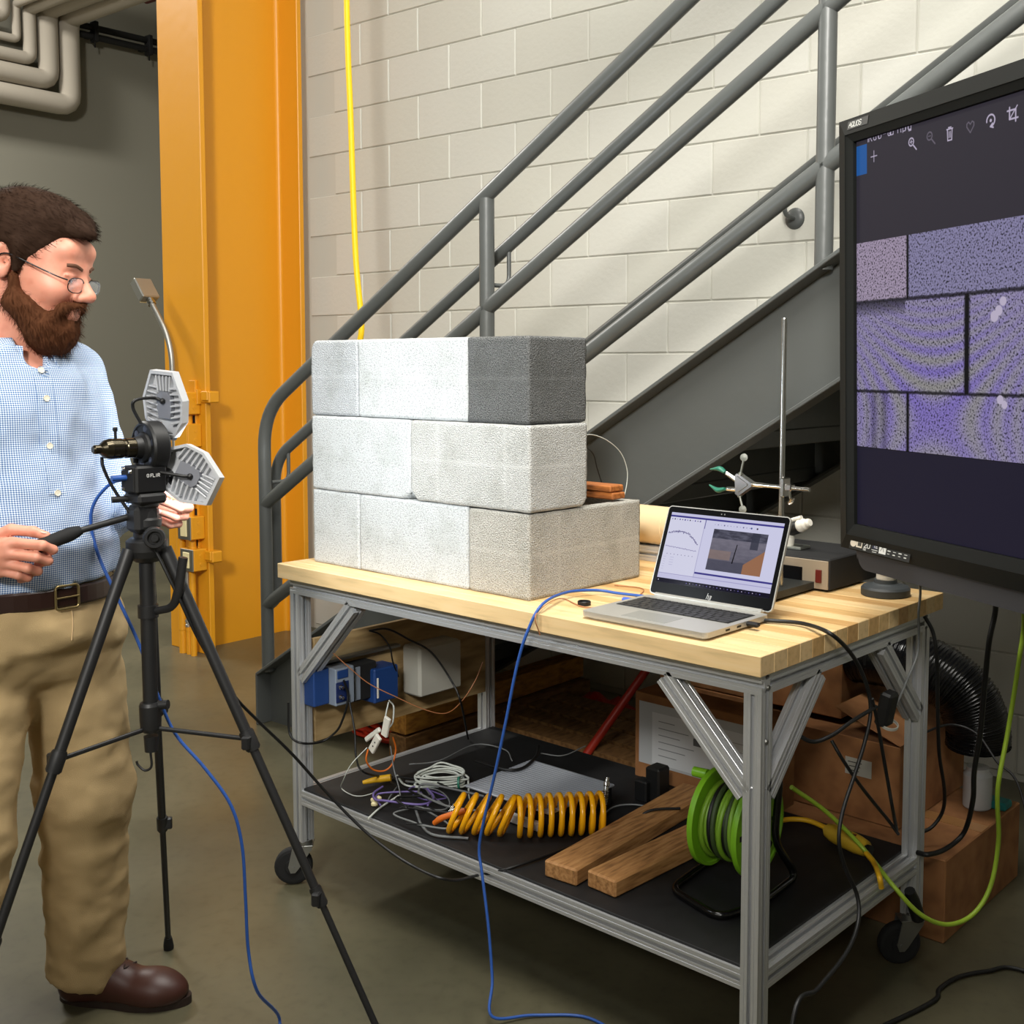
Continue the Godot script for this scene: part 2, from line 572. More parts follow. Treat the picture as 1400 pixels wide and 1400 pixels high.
		cm.detail_uv_layer = BaseMaterial3D.DETAIL_UV_2
		M["concrete%d" % k] = tri_map(cm, Vector3.ONE * 4.5)

# ---------------------------------------------------------------- light
func panel_light(called: String, at: Vector3, down: Vector3, size: Vector2, energy: float, color: Color) -> void:
	var root := thing("unseen_lamp", "unseen lamp panel with glowing diffuser, out of view " + called, "lamp", at, "unseen lamps")  # panels stand out of view, each placed for what it lights
	var b := aim(-down, Vector3.RIGHT if absf(down.y) > 0.9 else Vector3.UP)
	var mb := MB.new()
	mb.box(at + b.z * 0.06, Vector3(size.x + 0.06, size.y + 0.06, 0.1), 0.01, b)
	put("housing", mb, M.ceiling, root)
	var g := MB.new()
	g.box(at, Vector3(size.x, size.y, 0.02), 0.0, b)
	var gm := mat(Color(0.9, 0.9, 0.88), 0.6)
	gm.emission_enabled = true
	gm.emission = color
	gm.emission_energy_multiplier = 2.0
	put("diffuser", g, gm, root)
	var l := AreaLight3D.new()
	l.name = "unseen_lamp_light"
	l.area_size = size
	l.light_energy = energy
	l.light_color = color
	l.area_range = 20.0
	l.area_attenuation = 2.0
	l.shadow_enabled = true
	add_child(l, true)
	l.transform = Transform3D(b, at - b.z * 0.03)

func room_lights() -> void:
	var white := Color(1.0, 0.988, 0.96)
	panel_light("over the stairs", WALL * Vector3(3.0, 5.4, 2.2), Vector3(0, -1, -0.12).normalized(), Vector2(3.4, 0.7), 14.0, white)  # unseen overhead panel, placed to light the block wall and stairs
	panel_light("over the bench, above the picture", Vector3(0.7, 3.15, 0.45), Vector3.DOWN, Vector2(1.3, 0.5), 5.0, white)  # unseen, placed to light the bench top and block ends
	panel_light("as soft fill high behind the camera", WALL * Vector3(4.4, 3.9, 7.6), Vector3(-0.05, -0.12, -1.0).normalized(), Vector2(3.6, 1.8), 3.5, white)  # unseen fill panel, softens the scene from the front
	panel_light("over the recess past the yellow column", WALL * Vector3(-3.3, 5.0, 1.9), Vector3.DOWN, Vector2(1.6, 0.6), 31.0, white)  # unseen, placed to light the far wall and the floor beside it
	flood(WALL * Vector3(6.2, 4.0, 7.2), WALL * Vector3(1.0, 3.0, 0.0), 46.0, 30.0, white)  # unseen spot, aimed to light the wall and leave the floor dim

func flood(at: Vector3, to: Vector3, energy: float, half: float, color: Color) -> void:
	var t := thing("unseen_flood_lamp", "unseen flood lamp head out of view behind the camera, placed to light the block wall", "lamp", at)  # unseen lamp, its cone shaped to light the upper scene
	var d := (to - at).normalized()
	var mb := MB.new()
	mb.lathe([Vector2(0, -0.3), Vector2(0.1, -0.3), Vector2(0.12, -0.26), Vector2(0.19, -0.12), Vector2(0.2, -0.1), Vector2(0.0, -0.1)], at, d, 28)
	put("head", mb, M.black, t)
	mb = MB.new()
	mb.lathe([Vector2(0.0, 0.0), Vector2(0.18, 0.0), Vector2(0.18, -0.02), Vector2(0.0, -0.02)], at - d * 0.06, d, 28)
	put("lit_lens", mb, M.led, t)
	var l := SpotLight3D.new()
	l.name = "unseen_flood_light"
	l.spot_range = 25.0
	l.spot_attenuation = 2.0
	l.spot_angle = half
	l.spot_angle_attenuation = 0.8
	l.light_energy = energy
	l.light_color = color
	l.light_size = 0.45
	l.shadow_enabled = true
	add_child(l, true)
	l.transform = Transform3D(aim(-d), at + d * 0.18)

# ---------------------------------------------------------------- room
func block_wall(wall: MeshInstance3D, rows: Array, u0: float, u1: float, along: Vector3, out: Vector3, at: Vector3, mats: Array) -> void:
	var g := 0.005
	var half := COURSE
	var full := MB.new()
	full.box(Vector3.ZERO, Vector3(2.0 * half - g, half - g, 0.03), 0.0035)
	var shared := full.mesh()
	var b := Basis(along, Vector3.UP, out)
	for r in range(rows[0], rows[1]):
		var start := 0.0 if r % 2 != 0 else half
		var k := ceili((u0 - start) / (2.0 * half))
		while start + (k + 1) * 2.0 * half <= u1 + 0.001:
			var o := MeshInstance3D.new()
			o.name = "block"
			o.mesh = shared
			o.set_surface_override_material(0, mats[rng.randi() % mats.size()])
			o.transform = Transform3D(b, at + along * (start + (k + 0.5) * 2.0 * half) + Vector3.UP * (0.023 + (r + 0.5) * half) - out * 0.015)
			wall.add_child(o, true)
			k += 1

func room() -> void:
	var mb := MB.new()
	mb.box(Vector3(2.0, -0.1, 3.0), Vector3(20, 0.2, 16))
	struct("floor", mb, M.floor, WALL)
	mb = MB.new()
	mb.box(Vector3(2.0, 6.1, 3.0), Vector3(20, 0.2, 16))
	struct("ceiling", mb, M.ceiling, WALL)
	mb = MB.new()
	mb.box(Vector3(4.3, 3.0, -0.106), Vector3(9.4, 6.0, 0.2))
	var w := struct("wall_back", mb, M.wall_gap, WALL)
	block_wall(w, [0, 18], -0.4, 5.3, Vector3.RIGHT, Vector3.BACK, Vector3.ZERO, [M.wall, M.wall_b, M.wall_c])
	mb = MB.new()
	mb.box(Vector3(-5.006, 3.0, 3.0), Vector3(0.2, 6.0, 13.0))
	w = struct("wall_left", mb, mat(Color(0.5, 0.49, 0.44), 0.8), WALL)
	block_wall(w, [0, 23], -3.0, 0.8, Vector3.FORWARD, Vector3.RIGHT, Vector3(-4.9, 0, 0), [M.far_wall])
	mb = MB.new()
	mb.box(Vector3(9.1, 3.0, 3.0), Vector3(0.2, 6.0, 13.0))
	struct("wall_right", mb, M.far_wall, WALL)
	mb = MB.new()
	mb.box(Vector3(2.0, 3.0, 9.1), Vector3(14.2, 6.0, 0.2))
	struct("wall_front", mb, M.far_wall, WALL)
	mb = MB.new()
	mb.box(Vector3(-2.7, 3.0, -3.1), Vector3(4.6, 6.0, 0.2))
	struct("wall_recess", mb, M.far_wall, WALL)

func column() -> void:
	var c := Vector3(-0.29, 0, 0.39)
	var t := thing("steel_column", "yellow painted wide-flange steel column standing against the block wall", "column", c, "", WALL)
	var w := 0.335
	var mb := MB.new()
	mb.box(Vector3(c.x, 2.5, 0.69 - 0.014), Vector3(w, 5.0, 0.028), 0.003)
	put("flange", mb, M.yellow, t)
	mb = MB.new()
	mb.box(Vector3(c.x, 2.5, 0.10 + 0.014), Vector3(w, 5.0, 0.028), 0.003)
	put("flange", mb, M.yellow, t)
	mb = MB.new()
	var pr := PackedVector2Array()
	# web with its rounded fillets: outline in (u, n)
	var tw := 0.009
	for s in [1, -1]:
		for e in [1, -1]:
			var cu: float = c.x + s * (tw + 0.022)
			var cn: float = 0.395 + s * e * (0.267 - 0.022)
			for i in 6:
				var f := float(i) / 5.0
				var a := PI / 2 * (f if e == 1 else 1.0 - f)
				# concave quarter circle between web and flange
				pr.append(Vector2(cu - s * 0.022 * sin(a), cn + s * e * 0.022 * cos(a)))
			if e == 1: pass
	var order := PackedVector2Array()
	for i in 12: order.append(pr[i])
	for i in 12: order.append(pr[12 + i])
	mb.prism(order, 5.0, Vector3(0, 5.0, 0), Basis(Vector3.RIGHT, Vector3.BACK, Vector3.DOWN))
	put("web", mb, M.yellow, t)

func stair_y(u: float) -> float:
	return 0.203 + 0.613 * (u - 0.939)

func stairs() -> void:
	var t := thing("staircase", "grey painted steel staircase climbing along the pale block wall", "staircase", Vector3(0.94, 0, 0.6), "", WALL)
	var top_u := 6.2
	for side in [[1.13, 1.0], [0.06, 1.0]]:
		var n: float = side[0]
		var mb := MB.new()
		mb.prism(PackedVector2Array([Vector2(0.939, 0), Vector2(1.154, 0), Vector2(top_u, stair_y(top_u) - 0.335), Vector2(top_u, stair_y(top_u)), Vector2(0.939, 0.203)]), 0.009, Vector3(0, 0, n))
		var dir := Vector3(1, 0.613, 0).normalized()
		var nrm := Vector3(-0.613, 1, 0).normalized()
		var l := Vector3(top_u - 0.939, 0.613 * (top_u - 0.939), 0).length()
		var b := Basis(dir, nrm, Vector3.BACK)
		mb.box(Vector3(0.939, 0.203, n + 0.037) + dir * l * 0.5 - nrm * 0.005, Vector3(l, 0.011, 0.074), 0.002, b)
		var l2 := Vector3(top_u - 1.154, 0.613 * (top_u - 1.154), 0).length()
		mb.box(Vector3(1.154, 0.0, n + 0.037) + dir * l2 * 0.5 + nrm * 0.005, Vector3(l2, 0.011, 0.074), 0.002, b)
		mb.box(Vector3(0.943, 0.1, n + 0.037), Vector3(0.009, 0.2, 0.074), 0.002)
		put("stringer", mb, M.grey_steel, t)
	for k in range(1, 18):
		var u := 1.035 + 0.2805 * (k - 1)
		var mb := MB.new()
		mb.box(Vector3(u + 0.15, 0.172 * k - 0.025, 0.605), Vector3(0.3, 0.05, 1.05), 0.004)
		put("tread", mb, M.grey_steel, t)
		mb = MB.new()
		mb.box(Vector3(u + 0.012, 0.172 * k - 0.125, 0.605), Vector3(0.006, 0.16, 1.05))
		put("riser", mb, M.grey_steel, t)
	# guard rail on the near stringer
	var g := thing("guardrail", "grey pipe guardrail of three sloping rails on the open side of the stairs", "railing", Vector3(0.96, 0.21, 1.16), "", WALL)
	var n := 1.16
	var r := 0.024
	var s := 0.613
	var ru := func(y0: float, u: float) -> Vector3: return Vector3(u, y0 + s * (u - 0.963), n)
	for p in [[2.122, 0.0], [3.285, 4.0]]:
		var mb := MB.new()
		var top: float = p[1] if p[1] > 0.0 else 1.213 + s * (p[0] - 0.963) - 0.01
		mb.rod(Vector3(p[0], stair_y(p[0]) - 0.01, n), Vector3(p[0], minf(top, 1.213 + s * (p[0] - 0.963)), n), r, 18)
		put("post", mb, M.grey_steel, g)
	var mb := MB.new()
	mb.tube(bent([Vector3(0.963, stair_y(0.963) - 0.01, n), ru.call(1.213, 0.963), ru.call(1.213, 5.6)], 0.14, 8), r, 18)
	put("top_rail", mb, M.grey_steel, g)
	mb = MB.new()
	mb.rod(ru.call(0.858, 0.963), ru.call(0.858, 5.6), r, 18)
	put("middle_rail", mb, M.grey_steel, g)
	mb = MB.new()
	mb.rod(ru.call(0.468, 0.963), ru.call(0.468, 5.6), r, 18)
	put("lower_rail", mb, M.grey_steel, g)
	# hand rail held inside the guard on bent rods
	var h := thing("handrail", "grey pipe handrail held beside the guardrail on bent rods", "railing", Vector3(0.9, 0.5, 1.07), "", WALL)
	mb = MB.new()
	var hn := 1.07
	mb.tube(bent([Vector3(0.95, 0.46, n - 0.02), Vector3(0.905, 0.47, hn), Vector3(0.905, 1.02, hn), Vector3(0.905 + 4.7, 1.02 + s * 4.7, hn)], 0.1, 8), 0.021, 16)
	put("rail", mb, M.grey_steel, h)
	for u in [0.99, 2.135, 3.30]:
		var y: float = 1.02 + s * (u - 0.905)
		mb = MB.new()
		mb.tube(bent([Vector3(u - 0.012, y - 0.13, n - 0.02), Vector3(u, y - 0.13, hn), Vector3(u, y - 0.01, hn)], 0.035, 5), 0.007, 10)
		put("bracket", mb, M.grey_steel, h)
	var wr := thing("wall_handrail", "grey pipe handrail fixed to the block wall above the stairs", "railing", Vector3(2.6, 2.0, 0.06), "", WALL)
	mb = MB.new()
	mb.rod(Vector3(0.9, 1.003, 0.085), Vector3(5.6, 1.003 + s * 4.7, 0.085), 0.021, 16)
	put("rail", mb, M.grey_steel, wr)
	for u in [1.2, 2.595, 4.0]:
		var y: float = 1.003 + s * (u - 0.9)
		mb = MB.new()
		mb.lathe([Vector2(0, 0.012), Vector2(0.02, 0.012), Vector2(0.036, 0.007), Vector2(0.04, 0.0)], Vector3(u, y - 0.105, 0.001), Vector3.BACK, 24, true)
		mb.tube(bent([Vector3(u, y - 0.105, 0.008), Vector3(u, y - 0.10, 0.085), Vector3(u, y - 0.015, 0.085)], 0.05, 6), 0.009, 10)
		put("bracket", mb, M.grey_steel, wr)

# ---------------------------------------------------------------- workbench
func slot_profile(a: float) -> PackedVector2Array:
	var out := PackedVector2Array()
	var h := a / 2.0
	var q := [Vector2(-h, h), Vector2(-0.0115, h), Vector2(-0.0105, h - 0.0012), Vector2(-0.0095, h), Vector2(-0.0042, h), Vector2(-0.0042, h - 0.0035), Vector2(-0.0075, h - 0.0035), Vector2(-0.0055, h - 0.010), Vector2(0.0055, h - 0.010), Vector2(0.0075, h - 0.0035), Vector2(0.0042, h - 0.0035), Vector2(0.0042, h), Vector2(0.0095, h), Vector2(0.0105, h - 0.0012), Vector2(0.0115, h)]
	for k in 4:
		for p in q: out.append(p.rotated(-PI / 2 * k))
	return out

func extrusion(called: String, a: Vector3, b: Vector3, root: Node3D, up := Vector3.UP, size := 0.038) -> MeshInstance3D:
	var mb := MB.new()
	var d := b - a
	if absf(d.normalized().dot(up)) > 0.95: up = Vector3.RIGHT
	mb.prism(slot_profile(size), d.length(), a, aim(d, up))
	return put(called, mb, M.alu, root)

func workbench() -> void:
	var x0 := -0.836
	var x1 := 0.645
	var z0 := -0.705
	var z1 := 0.08
	var t := thing("workbench", "wheeled workbench with butcher block top on a slotted aluminium frame", "workbench", Vector3(-0.1, 0, -0.3))
	var core := MB.new()
	core.box(Vector3((x0 + x1) / 2, TOP - 0.021, (z0 + z1) / 2), Vector3(x1 - x0 - 0.004, 0.032, z1 - z0 - 0.004))
	var top := put("tabletop", core, M.maple3, t)
	var cnt := 17
	var w := (z1 - z0) / cnt
	for i in cnt:
		var mb := MB.new()
		var h := 0.001 * rng.randf() * 0.25
		mb.box(Vector3((x0 + x1) / 2, TOP - 0.019, z0 + (i + 0.5) * w), Vector3(x1 - x0, 0.038, w - 0.0003), 0.0011 + h)
		var k: int = [0, 1, 2, 0, 3, 1, 0, 2, 1, 3, 0, 1, 2, 1, 0, 1, 1][i]
		put("stave", mb, M["maple%d" % k], top)
	# frame
	var lx := [-0.796, 0.615]
	var lz := [0.038, -0.641]
	var ry := TOP - 0.038 - 0.019 - 0.003
	for x in lx:
		for z in lz:
			extrusion("leg", Vector3(x, 0.12, z), Vector3(x, ry - 0.019, z), t)
	for z in lz: extrusion("top_rail", Vector3(-0.815, ry, z), Vector3(0.634, ry, z), t)
	for x in lx: extrusion("top_rail", Vector3(x, ry, lz[1] + 0.019), Vector3(x, ry, lz[0] - 0.019), t)
	var sy := 0.243
	for z in lz: extrusion("shelf_rail", Vector3(lx[0] + 0.019, sy, z), Vector3(lx[1] - 0.019, sy, z), t)
	for x in lx: extrusion("shelf_rail", Vector3(x, sy, lz[1] + 0.019), Vector3(x, sy, lz[0] - 0.019), t)
	var mb := MB.new()
	mb.box(Vector3(-0.09, SHELF - 0.0035, -0.3), Vector3(1.372, 0.007, 0.7), 0.001)
	put("shelf_board", mb, M.shelf, t)
	# corner braces
	extrusion("brace", Vector3(0.41, ry - 0.022, lz[0]), Vector3(0.598, ry - 0.21, lz[0]), t)
	extrusion("brace", Vector3(-0.56, ry - 0.022, lz[0]), Vector3(-0.779, ry - 0.24, lz[0]), t)
	extrusion("brace", Vector3(lx[1], ry - 0.022, -0.165), Vector3(lx[1], ry - 0.21, 0.021), t)
	extrusion("brace", Vector3(lx[1], ry - 0.022, -0.44), Vector3(lx[1], ry - 0.21, -0.624), t)
	# plates and bolts at the near corner
	for p in [Vector3(0.6345, 0.80, 0.036), Vector3(0.6345, 0.70, 0.04)]:
		mb = MB.new()
		mb.lathe([Vector2(0.0, 0.003), Vector2(0.004, 0.003), Vector2(0.005, 0.0)], p, Vector3.RIGHT, 12)
		put("bolt", mb, M.dull_steel, t)
	# casters
	for x in lx:
		for z in lz:
			caster(t, Vector3(x, 0, z), 0.85 if x < 0.0 else 0.8)

func caster(t: Node3D, at: Vector3, turn: float) -> void:
	var b := Basis(Vector3.UP, turn)
	var off := b * Vector3(-0.028, 0, 0)
	var c := at + off + Vector3(0, 0.05, 0)
	var mb := MB.new()
	mb.lathe([Vector2(0.0, -0.016), Vector2(0.02, -0.016), Vector2(0.022, -0.013), Vector2(0.04, -0.013), Vector2(0.047, -0.011), Vector2(0.05, -0.006), Vector2(0.05, 0.006), Vector2(0.047, 0.011), Vector2(0.04, 0.013), Vector2(0.022, 0.013), Vector2(0.02, 0.016), Vector2(0.0, 0.016)], c, b * Vector3.BACK, 28)
	var wheel := put("wheel", mb, M.black_matte, t)
	mb = MB.new()
	for s in [-1.0, 1.0]:
		var poly := PackedVector2Array([Vector2(-0.006, -0.013), Vector2(0.006, -0.013), Vector2(0.014, -0.004), Vector2(0.05, 0.05), Vector2(0.05, 0.058), Vector2(0.0, 0.058), Vector2(-0.012, 0.003)])
		mb.prism(poly, 0.003, c + b * Vector3(0, 0, s * 0.021 - 0.0015), b)
	mb.box(c + b * Vector3(0.025, 0.0575, 0), Vector3(0.055, 0.004, 0.045), 0.001, b)
	mb.rod(c + b * Vector3(0, 0, -0.025), c + b * Vector3(0, 0, 0.025), 0.005, 12)
	mb.lathe([Vector2(0.0, 0.0), Vector2(0.022, 0.0), Vector2(0.022, 0.012), Vector2(0.0, 0.012)], at + Vector3(0, 0.109, 0), Vector3.UP, 20)
	put("fork", mb, M.dull_steel, t)

# ---------------------------------------------------------------- loose concrete blocks
func rough_block(c: Vector3, s: Vector3, seed_: int, chips := [], open_top := false, step := 0.0085) -> MB:
	var mb := MB.new()
	var fn := FastNoiseLite.new()
	fn.seed = seed_
	fn.frequency = 22.0
	fn.fractal_octaves = 3
	var big := FastNoiseLite.new()
	big.seed = seed_ + 9
	big.frequency = 9.0
	var h := s * 0.5
	var ax := [Vector3.RIGHT, Vector3.UP, Vector3.BACK]
	for k in 3:
		var u: int = (k + 1) % 3
		var w: int = (k + 2) % 3
		var nu := maxi(2, int(s[u] / step))
		var nw := maxi(2, int(s[w] / step))
		for sg in [-1.0, 1.0]:
			if open_top and k == 1 and sg > 0: continue
			var rows := []
			for i in nu + 1:
				var row := []
				for j in nw + 1:
					var q: Vector3 = ax[k] * sg * h[k] + ax[u] * (2.0 * i / nu - 1.0) * h[u] + ax[w] * (2.0 * j / nw - 1.0) * h[w]
					var e := fn.get_noise_3dv(q + c)
					var r := 0.0055 + 0.004 * big.get_noise_3dv(q + c)
					for ch in chips:
						var d: float = (q - ch[0]).length()
						if d < ch[1]: r += ch[1] * (1.0 - d / ch[1]) * 0.95
					var lim := h - Vector3(r, r, r)
					var inner := q.clamp(-lim, lim)
					var d2 := q - inner
					var l := d2.length()
					var nn: Vector3 = d2 / l
					var edge := 1.0 - absf(nn[k])
					row.append(mb.vert(c + inner + nn * (r + e * (0.0006 + 0.004 * edge)), nn, Vector2.ZERO))
				rows.append(row)
			for i in nu:
				for j in nw:
					mb.tri_i(rows[i][j], rows[i + 1][j], rows[i + 1][j + 1])
					mb.tri_i(rows[i][j], rows[i + 1][j + 1], rows[i][j + 1])
	if open_top:
		# two hollow cells seen from above
		var wall := 0.032
		var y := c.y + h.y - 0.003
		var long := 2 if s.z > s.x else 0
		var cells := []
		for k in 2:
			var lo := -h[long] + wall + k * (h[long] - wall * 0.5)
			cells.append([lo, lo + h[long] - wall * 1.5])
		var f := func(a: float, bb: float, yy: float) -> Vector3: return Vector3(c.x + (bb if long == 2 else a), yy, c.z + (a if long == 2 else bb))
		var cross := (h.x if long == 2 else h.z)
		var inn := cross - wall
		var hl: float = h[long]
		var e := 0.004
		for strip in [[-hl + e, hl - e, -cross + e, -inn], [-hl + e, hl - e, inn, cross - e], [-hl + e, cells[0][0], -inn, inn], [cells[0][1], cells[1][0], -inn, inn], [cells[1][1], hl - e, -inn, inn]]:
			mb.quad(f.call(strip[0], strip[2], y), f.call(strip[1], strip[2], y), f.call(strip[1], strip[3], y), f.call(strip[0], strip[3], y), Vector3.UP)
		for cl in cells:
			var cs := [[cl[0], -inn], [cl[1], -inn], [cl[1], inn], [cl[0], inn]]
			var mid := f.call((cl[0] + cl[1]) * 0.5, 0.0, y) as Vector3
			for i in 4:
				var a: Array = cs[i]
				var b: Array = cs[(i + 1) % 4]
				var pa: Vector3 = f.call(a[0], a[1], y)
				var pb: Vector3 = f.call(b[0], b[1], y)
				var dn := Vector3(0, -s.y + 0.01, 0)
				mb.quad(pa, pb, pb + dn, pa + dn, mid - (pa + pb) * 0.5)
	return mb

func concrete_blocks() -> void:
	var h := 0.1937
	var l := 0.397
	var w := 0.1937
	var g := 0.002
	var xl := -(2.0 * w + l + 2.0 * g)
	var grp := "loose concrete blocks stacked on the workbench"
	# label, left x, course, length along x, depth, material, chips
	var rows := [
		["pale concrete block end at the bottom of the stack, far from the laptop", xl, 0, w, l, 0, []],
		["pale stretcher block in the middle of the bottom course, on the tabletop", xl + w + g, 0, l, w, 0, []],
		["brown-sided hollow concrete block at the bottom corner, jutting back beside the laptop", -w, 0, w, l, 4, []],
		["pale stretcher block of the middle course, above the far bottom end, with chipped corner", xl, 1, l, w, 0, [[Vector3(l / 2, -h / 2, w / 2), 0.035]]],
		["speckled stretcher block of the middle course, directly above the brown-sided corner block", -l + 0.004, 1, l, w, 3, [[Vector3(-l / 2, -h / 2, w / 2), 0.03], [Vector3(l / 2, -h / 2, -w / 2), 0.02]]],
		["pale half block at the top end of the stack nearest the yellow column", xl, 2, w, w, 1, [[Vector3(-w / 2, h / 2, w / 2), 0.022]]],
		["smooth pale block in the centre of the top course, yellowish mark near its edge", xl + w + g, 2, l, w, 0, []],
		["dark grey coarse half block on the top corner of the stack", -w, 2, w, w, 2, []],
	]
	for i in rows.size():
		var r: Array = rows[i]
		var c := Vector3(r[1] + r[3] / 2, TOP + h * (r[2] + 0.5) + 0.0008 * r[2], -r[4] / 2 + [0.0, 0.0, 0.0, 0.001, 0.002, 0.0, 0.0, 0.001][i])
		var mb := rough_block(c, Vector3(r[3], h, r[4]), 100 + i, r[6], i == 2)
		single("concrete_block", r[0], "concrete block", mb, M["concrete%d" % r[5]], c - Vector3(0, h / 2, 0), grp)

# ---------------------------------------------------------------- drawing on pictures that screens show
func dot(im: Image, x: float, y: float, r: float, c: Color) -> void:
	for j in range(maxi(0, int(y - r - 1)), mini(im.get_height(), int(y + r + 2))):
		for i in range(maxi(0, int(x - r - 1)), mini(im.get_width(), int(x + r + 2))):
			var d := Vector2(i + 0.5 - x, j + 0.5 - y).length()
			var a := clampf(r + 0.5 - d, 0.0, 1.0)
			if a > 0.0: im.set_pixel(i, j, im.get_pixel(i, j).lerp(c, a))

func stroke(im: Image, p: Array, w: float, c: Color) -> void:
	for k in p.size() - 1:
		var a: Vector2 = p[k]
		var b: Vector2 = p[k + 1]
		var m := maxi(1, int(a.distance_to(b) * 1.2))
		for i in m + 1:
			var q := a.lerp(b, float(i) / m)
			dot(im, q.x, q.y, w * 0.5, c)

func arc_pts(c: Vector2, r: float, a0: float, a1: float, k := 20) -> Array:
	var out := []
	for i in k + 1:
		var a := a0 + (a1 - a0) * i / k
		out.append(c + Vector2(cos(a), sin(a)) * r)
	return out

# strokes of plain capital letters and digits on a 4 x 6 grid
const GLYPH := {
	"A": "0604 0420 2044 4446 0343", "C": "4130 3010 1001 0105 0516 1636 3645", "D": "0006 0626 2644 4442 4220 2000", "E": "4000 0006 0646 0333", "F": "4000 0006 0333",
	"G": "4130 3010 1001 0105 0516 1636 3645 4543 4323", "H": "0006 4046 0343", "I": "2026", "L": "0006 0646", "M": "0600 0023 2340 4046", "N": "0600 0046 4640", "O": "1030 3041 4145 4536 3616 1605 0501 0110",
	"P": "0600 0030 3041 4142 4233 3303", "Q": "1030 3041 4145 4536 3616 1605 0501 0110 2446", "R": "0600 0030 3041 4142 4233 3303 2346", "S": "4130 3010 1001 0102 0213 1333 3344 4445 4536 3616 1605", "T": "0040 2026",
	"U": "0005 0516 1636 3645 4540", "K": "0006 4003 0346", "V": "0026 2640", "W": "0016 1623 2336 3640", "X": "0046 4006", "Y": "0023 4023 2326", "Z": "0040 4006 0646",
	"0": "1030 3041 4145 4536 3616 1605 0501 0110", "1": "1120 2026", "2": "0110 1030 3041 4142 4206 0646", "3": "0040 4023 2333 3344 4445 4536 3616 1605", "4": "3036 3004 0444", "5": "4000 0003 0333 3344 4445 4536 3606",
	".": "1616", "-": "0343", "o": "1232 3243 4345 4536 3616 1605 0503 0312", "p": "0207 0232 3243 4345 4536 3606", "n": "0206 0332 3243 4346", "g": "4247 4737 3717 4232 3212 1203 0305 0516 1646", "u": "0205 0516 1636 3645 4642", "d": "4046 4312 1203 0305 0516 1636", "r": "0206 0322 2232", "l": "2026",
}

func write(im: Image, s: String, at: Vector2, h: float, w: float, c: Color, gap := 1.35) -> void:
	var x := at.x
	for ch in s:
		if GLYPH.has(ch):
			for part in GLYPH[ch].split(" "):
				var a := Vector2(part.unicode_at(0) - 48, part.unicode_at(1) - 48) / 6.0 * h
				var b := Vector2(part.unicode_at(2) - 48, part.unicode_at(3) - 48) / 6.0 * h
				stroke(im, [Vector2(x, at.y) + a, Vector2(x, at.y) + b], w, c)
		x += h * 0.667 * gap

func picture_mat(im: Image, energy := 1.0, rough := 0.35) -> StandardMaterial3D:
	var m := mat(Color(0.01, 0.01, 0.011), rough, 0.0, 0.2)
	m.emission_enabled = true
	m.emission = Color.WHITE
	m.emission_operator = BaseMaterial3D.EMISSION_OP_MULTIPLY
	m.emission_texture = ImageTexture.create_from_image(im)
	m.emission_energy_multiplier = energy
	return m

func plate(mb: MB, x0: float, y0: float, x1: float, y1: float, z: float, at: Vector3, b: Basis) -> void:
	mb.quad(at + b * Vector3(x0, y0, z), at + b * Vector3(x1, y0, z), at + b * Vector3(x1, y1, z), at + b * Vector3(x0, y1, z), b.z, [Vector2(0, 1), Vector2(1, 1), Vector2(1, 0), Vector2(0, 0)])

